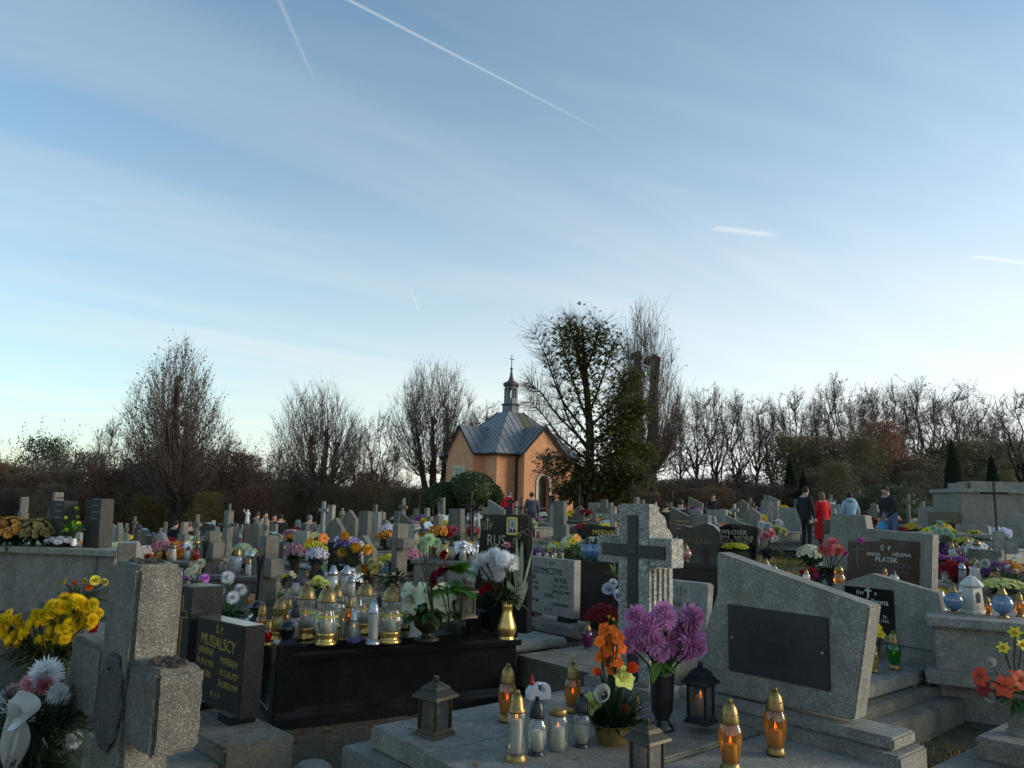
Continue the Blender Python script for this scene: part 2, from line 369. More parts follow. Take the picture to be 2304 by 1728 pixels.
# ------------------------------------------------------------------ chapel
M_PLAS = stone('salmon_plaster', (.78, .385, .205), (.83, .415, .225), (.87, .445, .245), 25, 0.9, 0.12, 0.12, 0.4, 0.1)
M_CREAM = plain('cream_plaster', (.60, .57, .42), 0.8)
M_ROOF = stone('roof_sheet', (.185, .192, .195), (.225, .232, .235), (.265, .272, .275), 6, 0.45, 0.0, 0.25, 0.5, 0.5)
M_MOSS = stone('roof_sheet_mossy', (.10, .10, .06), (.16, .15, .075), (.13, .14, .12), 9, 0.7, 0.1, 0.5, 0.6, 0.3)
M_SEAM = plain('roof_seam', (.11, .13, .145), 0.45, 0.2)
M_GUT = plain('dark_gutter', (.04, .032, .034), 0.5, 0.2)
M_PIPE = plain('brown_downpipe', (.085, .030, .024), 0.5, 0.1)
M_TOWER = stone('tower_sheet', (.18, .185, .19), (.26, .26, .255), (.32, .31, .30), 12, 0.6, 0.05, 0.4, 0.4, 0.3)
M_SPIRE = stone('spire_sheet', (.10, .065, .055), (.17, .12, .105), (.24, .20, .18), 14, 0.6, 0.05, 0.4, 0.4, 0.3)
M_WOOD = plain('dark_door_wood', (.055, .042, .032), 0.6, 0, 0.3, 8)
M_BLIND = plain('pale_blind', (.42, .42, .33), 0.6)
def chapel():
    cor = aty(1114.7, 1150, 40.0); ph = RAD(35); a, b, c = 2.575, 1.28, 0.65
    cx = cor.x - (-a*cos(ph) + a*sin(ph)); cy = cor.y + a*(sin(ph) + cos(ph)); gz = ground(cx, cy) - 0.45
    z0 = aty(1268, 1164, 41).z; gz = z0
    ch = thing('chapel', 'small salmon plastered chapel with grey tin roof and bell turret', 'chapel', (cx, cy, gz), ph)
    EZ, AP = 3.35, 4.80
    W = MB(); W.box((0, 0, EZ/2 - 0.5), (2*a, 2*a, EZ + 1.0))
    def arm(ang, cut):
        A = MB()
        if not cut: A.prism([(-b, -1), (b, -1), (b, EZ), (0, AP - .03), (-b, EZ)], -a - c, -a + .4)
        else:
            hw, sp = 0.37, 1.75; arc = [(-hw*cos(t), sp + hw*1.05*sin(t)) for t in [i*pi/2/6 for i in range(7)]]
            A.prism([(-b, -1), (-hw, -1)] + arc + [(0, AP - .03), (-b, EZ)], -a - c, -a - c + .34)
            A.prism([(b, -1), (b, EZ), (0, AP - .03)] + [(-x, z) for x, z in reversed(arc)] + [(hw, -1)], -a - c, -a - c + .34)
            A.prism([(-b, -1), (b, -1), (b, EZ), (0, AP - .03), (-b, EZ)], -a - c + .36, -a + .4)
        W.put(A, Matrix.Rotation(ang, 4, 'Z'))
    arm(0, True)
    for k in (1, 2, 3): arm(k*pi/2, False)
    mk('wall', W, M_PLAS, ch)
    # socle
    # door: leaf, planks, arched surround
    hw = 0.37
    door = mk('door', MB().prism([(-hw, -.5), (hw, -.5), (hw, 1.75)] + [(hw*cos(t), 1.75 + hw*1.05*sin(t)) for t in [i*pi/10 for i in range(1, 10)]] + [(-hw, 1.75)], -a - c + .27, -a - c + .32), M_WOOD, ch)
    for s in (-1, 1): mk('door_panel', MB().box((s*.18, -a - c + .255, .95), (.28, .03, 1.35)), M_WOOD, door, bevel=.008)
    mk('door_handle', MB().box((.04, -a - c + .235, 1.0), (.025, .04, .16)), M_BLKMET, door)
    o1 = hw + .13
    outer = [(o1*cos(t), 1.75 + o1*1.02*sin(t)) for t in [i*pi/16 for i in range(17)]]; inner = [(hw*cos(t), 1.75 + hw*1.05*sin(t)) for t in [i*pi/16 for i in range(16, -1, -1)]]
    mk('door_surround', MB().prism([(o1, -.5)] + outer + [(-o1, -.5), (-hw, -.5)] + inner + [(hw, -.5)], -a - c - .045, -a - c + .01), M_CREAM, ch)
    # window on the left gable
    wn = mk('window', MB().box((-a - c - .012, 0, 1.95), (.02, .86, 1.0)), M_BLIND, ch)
    for yy, zz, sy, sz in ((-.5, 1.95, .14, 1.28), (.5, 1.95, .14, 1.28), (0, 2.52, .86, .14), (0, 1.38, .86, .14)):
        mk('window_frame', MB().box((-a - c - .03, yy, zz), (.09, sy, sz)), M_CREAM, wn)
    mk('window_mullion', MB().box((-a - c - .03, 0, 1.95), (.03, .04, 1.0)), M_CREAM, wn)
    # roof
    R0, Z0, RT, ZT = a + .30, EZ - .10, .52, 5.75
    P = MB()
    q = [(-R0, -R0, Z0), (R0, -R0, Z0), (R0, R0, Z0), (-R0, R0, Z0), (-RT, -RT, ZT), (RT, -RT, ZT), (RT, RT, ZT), (-RT, RT, ZT)]
    q2 = [(x, y, z - .07) for x, y, z in q]
    P.add(q + q2, [(0, 1, 5, 4), (1, 2, 6, 5), (2, 3, 7, 6), (3, 0, 4, 7), (8, 9, 1, 0), (9, 10, 2, 1), (10, 11, 3, 2), (11, 8, 0, 3), (4, 5, 6, 7), (8, 11, 10, 9)])
    roof = mk('roof', P, M_ROOF, ch)
    zp = lambda d: Z0 + (R0 - d)/(R0 - RT)*(ZT - Z0)
    dr = R0 - (AP - Z0)/(ZT - Z0)*(R0 - RT); HB = b + .20; D1 = a + c + .16
    for k in range(4):
        Mk = Matrix.Rotation(k*pi/2, 4, 'Z')
        gr = None
        for s in (-1, 1):
            G = MB(); e = .05
            top = [(0, -dr, AP), (0, -D1, AP), (s*HB, -D1, Z0), (s*HB, -R0, Z0)]
            bot = [(x, y, z - .07) for x, y, z in top]
            G.add(top + bot, [(0, 1, 2, 3), (7, 6, 5, 4), (1, 5, 6, 2), (2, 6, 7, 3), (0, 4, 5, 1)])
            g2 = MB(); g2.put(G, Mk); gp = mk('gable_roof', g2, M_ROOF, ch)
            d = D1 - .03
            while d > dr + .1:
                yl = HB if d >= R0 else HB*(d - dr)/(R0 - dr)
                zl = AP + (Z0 - AP)*yl/HB
                if yl > .12:
                    T = MB().tube([(0, -d, AP + .012), (s*yl, -d, zl + .012)], .018, 4); T2 = MB(); T2.put(T, Mk); mk('seam', T2, M_SEAM, gp)
                d -= .42
        l = -R0 + .2
        while l < R0 - .1:
            dh = R0 if abs(l) > HB else dr + (R0 - dr)*abs(l)/HB; dl = max(RT, abs(l))
            if dh - dl > .15:
                T = MB().tube([(l, -dh, zp(dh) + .012), (l, -dl, zp(dl) + .012)], .018, 4); T2 = MB(); T2.put(T, Mk); mk('seam', T2, M_SEAM, roof)
            l += .40
        T = MB().tube([(-R0, -R0, Z0 + .015), (-RT, -RT, ZT + .015)], .028, 5); T2 = MB(); T2.put(T, Mk); mk('hip_cap', T2, M_SEAM, roof)
        # gutters along the eaves
        for s in (-1, 1):
            T = MB().tube([(s*R0, -R0 - .02, Z0 - .06), (s*HB, -R0 - .02, Z0 - .06)], .05, 6); T2 = MB(); T2.put(T, Mk); mk('gutter', T2, M_GUT, ch)
            T = MB().tube([(s*(HB + .02), -R0, Z0 - .06), (s*(HB + .02), -D1, Z0 - .06)], .05, 6); T2 = MB(); T2.put(T, Mk); mk('gutter', T2, M_GUT, ch)
            T = MB().tube([(0, -D1 - .01, AP - .04), (s*HB, -D1 - .01, Z0 - .04)], .045, 4); T2 = MB(); T2.put(T, Mk); mk('verge_board', T2, M_GUT, ch)
    # mossy sheet near the turret on the right hand slope
    P = MB(); d0, d1 = .56, 1.45
    P.add([(-d0*.2, -d0, zp(d0) + .006), (d0, -d0, zp(d0) + .006), (d1*.75, -d1, zp(d1) + .006), (-.1, -d1, zp(d1) + .006)], [(0, 1, 2, 3)])
    mk('mossy_sheet', P, M_MOSS, roof)
    # downpipe in the corner of the right hand side
    mk('downpipe', MB().tube([(-b - .12, -R0 + .02, Z0 - .1), (-b - .12, -a - .10, Z0 - .35), (-b - .12, -a - .10, -.6)], .055, 8), M_PIPE, ch, smooth=True)
    # bell turret
    tu = mk('turret_drum', MB().lathe([(.50, 5.35), (.47, 6.15)], 8), M_TOWER, ch, rot=RAD(22.5))
    mk('turret_cornice', MB().lathe([(.47, 6.12), (.54, 6.17), (.56, 6.22), (.50, 6.25)], 8), M_SEAM, tu)
    mk('turret_parapet', MB().lathe([(.41, 6.22), (.39, 6.55)], 8), M_TOWER, tu)
    for k in range(8):
        an = k*pi/4
        mk('turret_column', MB().box((.335*cos(an), .335*sin(an), 6.83), (.10, .085, .60), 0, an), M_TOWER, tu)
        A = MB(); h = .125
        A.prism([(-h, 7.02), (-h, 7.24), (h, 7.24), (h, 7.02)] + [(.085*cos(t), 7.02 + .13*sin(t)) for t in [i*pi/6 for i in range(1, 6)]], -.03, .03)
        A2 = MB(); A2.put(A, Matrix.Rotation(an + pi/8, 4, 'Z') @ Matrix.Translation((.315, 0, 0)) @ Matrix.Rotation(pi/2, 4, 'Z')); mk('turret_arch', A2, M_TOWER, tu)
    mk('turret_roof', MB().lathe([(.36, 7.22), (.43, 7.26), (.47, 7.33), (.46, 7.45), (.30, 7.52), (.17, 7.62), (.10, 7.85), (.055, 8.15), (.03, 8.22)], 8), M_SPIRE, tu)
    sp = mk('turret_ball', MB().ball((0, 0, 8.29), .085, 12, 8), M_SPIRE, tu, smooth=True)
    cr = MB().box((0, 0, 8.72), (.035, .035, .80)).box((0, 0, 8.86), (.36, .03, .035))
    mk('turret_cross', cr, M_IRON, tu, rot=RAD(-22.5))
chapel()

# ------------------------------------------------------------------ trees
def shoot(mb, r, p, d, ln, r0, twigs=4, seg=5, up=0.6, wob=0.12, sub=2, tips=None):
    """a long whip that bends upward, with side twigs"""
    p = Vector(p); d = Vector(d).normalized(); pts = [p.copy()]; dirs = [d.copy()]
    for i in range(seg):
        d = (d + Vector((r.gauss(0, wob), r.gauss(0, wob), r.gauss(0, wob)*.6 + up/seg))).normalized()
        p = p + d*(ln/seg); pts.append(p.copy()); dirs.append(d.copy())
    mb.tube(pts, [r0*(1 - .78*i/seg) for i in range(seg + 1)], 3, cap=False)
    if tips is not None: tips.extend(pts[1:])
    for k in range(twigs):
        i = r.randint(1, seg - 1); q = pts[i]; s = dirs[i]
        side = s.cross(Vector((r.gauss(0, 1), r.gauss(0, 1), r.gauss(0, .6)))).normalized()
        dd = (s*r.uniform(.55, 1.0) + side*r.uniform(.45, .9)).normalized()
        if sub > 0: shoot(mb, r, q, dd, ln*r.uniform(.22, .45), r0*.5*(1 - .5*i/seg), max(1, twigs - 2), 3, up*.35, wob, sub - 1, tips)
def leafquads(mb, r, pts, n, size, jit, m=0):
    for _ in range(n):
        p = r.choice(pts); c = (p[0] + r.gauss(0, jit), p[1] + r.gauss(0, jit), p[2] + r.gauss(0, jit)); s = size*r.uniform(.6, 1.3)
        a = Vector((r.gauss(0, 1), r.gauss(0, 1), r.gauss(0, 1))).normalized(); b = a.orthogonal().normalized()*.62; b = Matrix.Rotation(r.uniform(0, 6.28), 3, a) @ b
        mb.add([(c[0] - a.x*s, c[1] - a.y*s, c[2] - a.z*s), (c[0] + b.x*s, c[1] + b.y*s, c[2] + b.z*s), (c[0] + a.x*s, c[1] + a.y*s, c[2] + a.z*s), (c[0] - b.x*s, c[1] - b.y*s, c[2] - b.z*s)], [(0, 1, 2, 3)], m)
def px_m(px, y): return px*y/FPX
def trunk_pts(r, p0, p1, n=6, wob=.05):
    p0, p1 = Vector(p0), Vector(p1); ln = (p1 - p0).length
    return [p0.lerp(p1, i/n) + (Vector((r.gauss(0, wob), r.gauss(0, wob), 0))*ln*.08 if 0 < i < n else Vector()) for i in range(n + 1)]
def bez(a, c, b, n):
    return [a*(1 - t)**2 + c*(2*t*(1 - t)) + b*t*t for t in [i/n for i in range(n + 1)]]
def whip(mb, r, P, r0, twigs, tips, sub=1, tl=.30):
    """a curved branch through the points P with side twigs along its outer part"""
    n = len(P) - 1; mb.tube(P, [r0*(1 - .75*i/n) for i in range(n + 1)], 3, cap=False); tips.extend(P[n//2:]); ln = sum((P[i + 1] - P[i]).length for i in range(n))
    for k in range(twigs):
        i = r.randint(max(1, n//3), n - 1); d = (P[i + 1] - P[i - 1]).normalized(); sd_ = d.cross(Vector((r.gauss(0, 1), r.gauss(0, 1), r.gauss(0, .7)))).normalized()
        shoot(mb, r, P[i], d*r.uniform(.7, 1.1) + sd_*r.uniform(.35, .8) + Vector((0, 0, .25)), ln*tl*r.uniform(.5, 1.1), r0*.5, 3, 3, .25, .06, sub, tips)
def envelope(r, cx, cz, a, b, cone=.0):
    """a point near the skin of an egg-shaped crown"""
    while True:
        d = Vector((r.gauss(0, 1), r.gauss(0, 1), r.gauss(0, 1))).normalized(); k = r.uniform(.45, 1.0)**.5; z = d.z*k
        w_ = 1.0 - cone*max(0, z)
        if r.random() < .35 + .65*abs(1 - max(0, -z)): return Vector((cx + d.x*k*a*w_, d.y*k*a*w_, cz + z*b))
def pollard(label, px, y, heads, crown, leaves=0, lcol=(.05, .03, .015), seed=1, n=230, trunk_r=.33, cone=.25, low=.30, tap=.72):
    """heads: (px, py) of the cut stems; crown: px left, px right, py top, py bottom of the crown"""
    r = random.Random(seed); g = gpx(px, y); t = thing('lime_tree', label, 'tree', g, 0.0); tips = []; cr = MB(); bark = MB(); stems = []
    x0, x1 = aty(crown[0], 1000, y).x - g.x, aty(crown[1], 1000, y).x - g.x; z1, z0 = aty(px, crown[2], y).z - g.z, aty(px, crown[3], y).z - g.z
    for hpx, hpy in heads:
        hp = aty(hpx, hpy, y + r.uniform(-.6, .6)) - g; b0 = Vector((hp.x*.30, r.uniform(-.2, .2), -.3)); pts = trunk_pts(r, b0, hp, 8); rr = trunk_r*r.uniform(.85, 1.1); stems.append((b0, hp, rr))
        bark.tube(pts, [rr*(1.3 if i == 0 else 1 - tap*i/8) + (.07 if i == 8 and tap < .6 else 0) for i in range(9)], 9)
        for _ in range(7 if tap < .6 else 2): bark.ball(hp + Vector((r.gauss(0, rr*.5), r.gauss(0, rr*.5), r.uniform(-.35, .05))), rr*r.uniform(.35, .6), 7, 5)
    cx, cz, a, b = (x0 + x1)/2, (z0 + z1)/2, (x1 - x0)/2, (z1 - z0)/2
    for k in range(n):
        T = envelope(r, cx, cz, a, b, cone); b0, hp, rr = min(stems, key=lambda q: abs(q[1].x - T.x) + r.uniform(0, a*.9))
        zs = min(hp.z*.99, max(low*hp.z, T.z - r.uniform(.35, .75)*b*1.6)); f = (zs - b0.z)/(hp.z - b0.z); st = b0.lerp(hp, f) + Vector((r.gauss(0, rr*.3), r.gauss(0, rr*.3), 0))
        hor = Vector((T.x - st.x, T.y - st.y, 0)); c = st + hor*r.uniform(.55, .85) + Vector((0, 0, (T.z - st.z)*r.uniform(.18, .40))); P = bez(st, c, T, 6)
        P = [p + Vector((r.gauss(0, .05), r.gauss(0, .05), r.gauss(0, .04)))*(1 if 0 < i < 6 else 0) for i, p in enumerate(P)]
        whip(cr, r, P, r.uniform(.018, .030), 8, tips, 1, .30)
    mk('trunk', bark, M_BARK, t, smooth=True); stuff(mk('crown', cr, M_TWIG, t))
    if leaves:
        lf = MB(); leafquads(lf, r, tips, leaves, .06, .03); stuff(mk('leaves', lf, M_LEAF, t, color=lcol))
    return t
pollard('tall two-stemmed lime still dotted with dark leaves, left of the others', 395, 46, [(378, 925), (418, 950), (398, 850)], (262, 522, 748, 1165), 7500, (.05, .032, .016), 3, 340, .36, .45, .28)
pollard('bare pollarded lime with a dense fan of upright twigs', 718, 50, [(700, 985), (735, 965), (758, 1000)], (594, 830, 830, 1150), 900, (.06, .034, .018), 5, 330, .40, .25, .40)
pollard('bare pollarded lime with three cut stems just left of the chapel', 985, 53, [(935, 955), (972, 938), (1008, 942)], (862, 1090, 792, 1085), 900, (.07, .04, .02), 8, 330, .34, .2, .45)
pollard('tallest pollarded lime with two bare cut-off trunks right of the conifer', 1455, 49, [(1432, 793), (1476, 803)], (1346, 1560, 648, 1150), 1500, (.07, .042, .024), 12, 380, .42, .40, .25, .45)

def bare_mesh(seed, wide, stem=.16, n=190, twigs=8, lean=0.0):
    """unit-height tree with forking limbs that carry an airy crown: trunk, twigs, leaf points"""
    r = random.Random(seed); cr = MB(); bk = MB(); tips = []; H = 11.0
    a, b = H*wide, H*(1 - stem)*.50; cz = H - b; fork = Vector((lean*H*stem, 0, H*stem*1.3)); pts = trunk_pts(r, (0, 0, -.3), fork, 5); R0 = H*.012
    bk.tube(pts, [R0*(1.3 - .45*i/5) for i in range(6)], 7); limbs = []
    for k in range(9):
        an = k*2.4 + r.uniform(-.4, .4); e = .12 if k == 0 else r.uniform(.40, .85); T = Vector((cos(an)*a*e + lean*H*.5, sin(an)*a*e, cz + b*(.88 if k == 0 else r.uniform(-.15, .75)))); st = pts[5] if k < 4 else pts[r.choice((3, 4))]
        P = bez(st, st + Vector(((T.x - st.x)*.55, (T.y - st.y)*.55, (T.z - st.z)*.42)), T, 8); P = [p + Vector((r.gauss(0, .014), r.gauss(0, .014), 0))*H*(1 if 0 < i < 8 else 0) for i, p in enumerate(P)]; bk.tube(P, [R0*.60*(1 - .88*i/8) + .006 for i in range(9)], 5, cap=False); limbs.append(P)
    for k in range(n):
        T = envelope(r, lean*H*.5, cz, a*r.uniform(.75, 1.12), b*r.uniform(.85, 1.06), .35); P0 = min(limbs, key=lambda q: min((p - T).length for p in q[2:]) + r.uniform(0, a*.5)); i_ = max(1, min(range(9), key=lambda i: abs((P0[i] - T).length - b*r.uniform(.30, .65))))
        while i_ > 1 and P0[i_].z > T.z - .45: i_ -= 1
        st = P0[i_]; hor = Vector((T.x - st.x, T.y - st.y, 0)); P = bez(st, st + hor*.60 + Vector((0, 0, (T.z - st.z)*.36)), T, 5); P = [p + Vector((r.gauss(0, .06), r.gauss(0, .06), r.gauss(0, .05)))*(1 if 0 < i < 5 else 0) for i, p in enumerate(P)]
        whip(cr, r, P, r.uniform(.013, .024), twigs, tips, 1, .34)
    lf = MB(); leafquads(lf, r, tips, 900, .06, .03); U = Matrix.Scale(1/H, 4); out = []
    for m_, nm, mt in ((bk, 'tree_trunk', M_BARK), (cr, 'tree_crown', M_TWIG), (lf, 'tree_leaves', M_LEAF)):
        m_.v = [(x/H, y/H, z/H) for x, y, z in m_.v]; out.append(m_.mesh(nm, mt, nm == 'tree_trunk'))
    return out
BV = [bare_mesh(51, .27), bare_mesh(52, .30, .20, 180, 8, .10), bare_mesh(53, .24, .13), bare_mesh(54, .33, .22, 190, 8, -.06), bare_mesh(55, .28, .12)]
def bare(label, px, top, y, v, wide=1.0, lcol=(.08, .052, .03), leaves=True, group=None, name='bare_tree', rz=None):
    g = gpx(px, y); H = (aty(px, top, y).z - g.z)*1.0; t = thing(name, label, 'tree', (g.x, g.y, g.z - .1), RND.uniform(0, 6.28) if rz is None else rz, group, (H*wide, H*wide, H + .1)); V = BV[v]
    link('trunk', V[0], t); stuff(link('crown', V[1], t))
    if leaves: stuff(link('leaves', V[2], t, color=lcol))
GT = 'bare trees behind the churchyard'
for i, a in enumerate((('bare thin tree showing beside the big leafy lime, on its left', 238, 922, 62, 1.1), ('low bare tree second from the far left edge', 165, 1005, 60, 1.4), ('bare tree behind the left flank of the leafy lime', 300, 985, 64, 1.2), ('faint low tree at the far left edge', 20, 1040, 60, 1.4), ('low bare tree between the evergreen and the thin tree', 118, 1012, 66, 1.3),
          ('small bare tree right of the big leafy lime', 505, 955, 64, 1.1), ('low bare tree in the dip left of the fan-shaped lime', 560, 1012, 62, 1.2), ('bare tree directly left of the dense fan-shaped lime', 622, 985, 60, 1.2),
          ('slender bare tree in the gap between two limes', 842, 908, 60, .95), ('thin bare tree right of the fan-shaped lime', 800, 930, 64, .9), ('low bare tree below the gap between two limes', 880, 985, 66, 1.1),
          ('bare treetop rising behind the chapel roof', 1098, 884, 62, 1.2), ('faint bare treetop left of the cypress', 1180, 905, 66, 1.1),
          ('first bare tree right of the cut-off trunks', 1570, 858, 60, 1.0), ('second bare tree right of the cut-off trunks', 1612, 842, 64, .95), ('forked bare tree midway right of the cut-off trunks', 1660, 862, 62, 1.05), ('third slim tree right of the cut-off trunks', 1700, 872, 66, .9), ('last thin bare tree before the column conifers', 1738, 880, 64, .95), ('low bare tree behind the cut-off trunks', 1530, 905, 66, 1.0),
          ('leaning bare tree above the narrow column conifers', 1800, 852, 62, 1.15), ('tall bare tree above the person in the red coat', 1885, 824, 64, 1.1), ('slim bare tree beside the tall one above the red coat', 1935, 846, 66, 1.05), ('bare tree half hidden above the light blue jacket', 1845, 880, 58, 1.15), ('bare tree between two tall ones above the bending man', 1980, 862, 60, 1.1),
          ('tall bare tree above the man with the blue bag', 2022, 832, 66, 1.1), ('bare tree with a bushy pale top, right side', 2080, 832, 68, 1.1), ('rounded bare tree second from the right edge', 2150, 838, 66, 1.15), ('low bare tree beside the right edge tree', 2215, 905, 60, 1.3), ('bare tree behind the broad column conifer', 2115, 880, 58, 1.1), ('bare tree behind the grey terrace tomb', 2262, 898, 64, 1.2))):
    bare(a[0], a[1], a[2], a[3], i % 5, a[4], group=GT)
bare('dark half-leafy tree cut by the right picture edge', 2305, 858, 46, 3, 1.35, (.07, .07, .03), name='leafy_tree')

# shrubs, conifers ------------------------------------------------
def shrub_mesh(seed, n, leaf=.055, twigs=34):
    r = random.Random(seed); lf = MB(); tw = MB(); tips = []
    for k in range(twigs):
        a = r.uniform(0, 6.28); e = r.random()
        shoot(tw, r, (cos(a)*.15, sin(a)*.15, 0), (cos(a)*e*.8, sin(a)*e*.8, 1), r.uniform(.7, 1.08), .0042, 6, 5, .2, .10, 2, tips)
    pts = []
    for _ in range(n):
        a = r.uniform(0, 6.28); z = r.random(); rad = (.30 + .32*sin(min(1, z*1.25)*pi))*sqrt(r.random())*(1 + .35*MN.noise(Vector((cos(a)*1.5, sin(a)*1.5, z*3 + seed))))
        pts.append((cos(a)*rad, sin(a)*rad, z*.92))
    leafquads(lf, r, pts, n, leaf*.26, .02); leafquads(lf, r, tips, n//3, leaf*.24, .02)
    return lf, tw
SHR = [tuple(m_.mesh('shrub_%s' % nm, mt) for m_, nm, mt in zip(shrub_mesh(100 + i, 9000), ('leaves', 'twigs'), (M_LEAF, M_TWIG))) for i in range(5)]
SC = {'rust brown': (.21, .125, .062), 'dull brown': (.165, .120, .075), 'olive': (.15, .135, .055), 'dark green': (.055, .075, .033), 'yellowing': (.24, .17, .055), 'reddish': (.19, .09, .06)}
def shrub(px, top, y, wpx, colr, label, grp):
    g = gpx(px, y); H = aty(px, top, y).z - g.z + .2; wd = px_m(wpx, y)
    t = thing('shrub', label, 'shrub', (g.x, g.y, g.z - .2), RND.uniform(0, 6.28), grp, (wd, wd, H)); v = RND.choice(SHR)
    stuff(link('foliage', v[0], t, color=SC[colr])); stuff(link('stems', v[1], t))
GS = 'autumn shrubs along the back of the churchyard'
r_ = random.Random(77); hed = []
for i in range(58):
    px = -60 + i*42.5 + r_.uniform(-14, 14)
    if px < 330: top, y = r_.uniform(1000, 1062), r_.uniform(50, 58)
    elif px < 560: top, y = r_.uniform(985, 1050), r_.uniform(50, 57)
    elif px < 960: top, y = r_.uniform(1050, 1100), r_.uniform(56, 62)
    elif px < 1330: top, y = r_.uniform(1030, 1080), r_.uniform(58, 64)
    elif px < 1760: top, y = r_.uniform(1062, 1092), r_.uniform(54, 60)
    else: top, y = r_.uniform(965, 1050), r_.uniform(50, 60)
    hed.append((px, top, y, r_.uniform(100, 150)))
for i in range(44):
    px = -50 + i*55 + r_.uniform(-20, 20); hed.append((px, r_.uniform(1075, 1112) if px < 1760 else r_.uniform(1030, 1085), r_.uniform(46, 52), r_.uniform(80, 130)))
for i, (px, top, y, wp) in enumerate(sorted(hed)):
    opts = ['dull brown', 'rust brown', 'reddish', 'dull brown', 'dark green'] if px < 330 else ['rust brown', 'yellowing', 'olive', 'dull brown', 'reddish'] if px < 560 else ['reddish', 'dull brown', 'rust brown', 'olive'] if px < 1400 else ['rust brown', 'dull brown', 'reddish'] if px < 1780 else ['olive', 'rust brown', 'dull brown', 'olive', 'yellowing']
    cn = r_.choice(opts)
    shrub(px, top, y, wp, cn, '%s autumn shrub at the back of the churchyard' % cn, GS)
shrub(85, 972, 60, 130, 'dark green', 'tall dark evergreen shrub standing above the others at far left', None)
shrub(2020, 1085, 30, 150, 'dark green', 'dark spreading juniper behind the man with the blue bag', None)
shrub(1952, 1108, 31, 110, 'dark green', 'low dark juniper behind the light blue jacket', None)
shrub(1990, 935, 52, 110, 'reddish', 'tall russet tree-like shrub above the light blue jacket', None)

def cone_mesh(seed):
    r = random.Random(seed); lf = MB(); pts = []
    for _ in range(3800):
        z = r.random(); a = r.uniform(0, 6.28); rad = (1 - z)**.75*.5*(.78 + .22*r.random())*min(1, .55 + z*5)*(1 + .18*MN.noise(Vector((cos(a)*2, sin(a)*2, z*9 + seed)))); pts.append((cos(a)*rad, sin(a)*rad, z))
    for p in pts:
        s = r.uniform(.02, .045); a = atan2(p[1], p[0]) + r.gauss(0, .5); w2 = .5
        lf.add([(p[0], p[1], p[2] - s*.8), (p[0] + cos(a)*s*w2 - sin(a)*s*.5, p[1] + sin(a)*s*w2 + cos(a)*s*.5, p[2]), (p[0] + cos(a)*s*.4, p[1] + sin(a)*s*.4, p[2] + s*1.3), (p[0] + cos(a)*s*w2 + sin(a)*s*.5, p[1] + sin(a)*s*w2 - cos(a)*s*.5, p[2])], [(0, 1, 2, 3)])
    core = MB().lathe([(.36*(1 - z)**.8*min(1, .5 + z*5) + .005, z) for z in [i/10 for i in range(11)]], 9)
    lf.put(core, Matrix())
    return lf.mesh('cone_foliage', M_LEAF)
CON = [cone_mesh(5), cone_mesh(6)]
TRK = MB().tube([(0, 0, -.05), (0, 0, .2)], .04, 7).mesh('cone_trunk', M_BARK)
for i, (px, top, y, wp, lb) in enumerate(((1780, 1035, 47, 34, 'tallest of the three narrow column conifers'), (1809, 1060, 48, 28, 'middle one of the three narrow column conifers'), (1838, 1072, 49, 26, 'shortest of the three narrow column conifers'),
                           (2150, 996, 40, 50, 'broad dark column conifer left of the grey terrace tomb'), (2237, 1028, 46, 36, 'dark column conifer behind the grey terrace tomb'))):
    g = gpx(px, y); H = aty(px, top, y).z - g.z; wd = px_m(wp, y)
    t = thing('column_conifer', lb, 'conifer', g, i*1.3, 'column conifers', (wd*1.15, wd*1.15, H)); stuff(link('foliage', CON[i % 2], t, color=(.016, .026, .014))); link('trunk', TRK, t)

def topiary():
    r = random.Random(9); y = 34; g = gpx(1052, y); t = thing('clipped_pine', 'dark green clipped bush of rounded lobes in front of the chapel', 'bush', g)
    lobes = [((1062, 1106), 56, 44), ((1000, 1122), 40, 36), ((1030, 1128), 40, 34), ((1098, 1118), 32, 32), ((1112, 1128), 20, 22)]
    bark = MB()
    for (px, py), rx, rz in lobes:
        c = aty(px, py, y + r.uniform(-.4, .4)) - g; a_, b_ = px_m(rx, y), px_m(rz, y); lf = MB()
        lf.ball(c, 1, 14, 9, sz=(1, 1, 1)); lf.v = [(c.x + (x - c.x)*a_*.9, c.y + (yy - c.y)*a_*.9, c.z + (z - c.z)*b_*.9) for x, yy, z in lf.v]
        pts = []
        for _ in range(2600):
            d = Vector((r.gauss(0, 1), r.gauss(0, 1), r.gauss(0, 1))).normalized(); k = 1 + .07*MN.noise(d*3 + Vector((px, 0, 0))); pts.append((c.x + d.x*a_*k, c.y + d.y*a_*k, c.z + d.z*b_*k))
        leafquads(lf, r, pts, 2600, .055, .025); stuff(mk('foliage', lf, M_LEAF, t, color=(.045, .065, .022)))
        bark.tube([(0, 0, -.1), (c.x*.3, c.y*.3, c.z*.45), c], [.11, .09, .06], 6)
    mk('trunk', bark, M_BARK, t, smooth=True)
topiary()

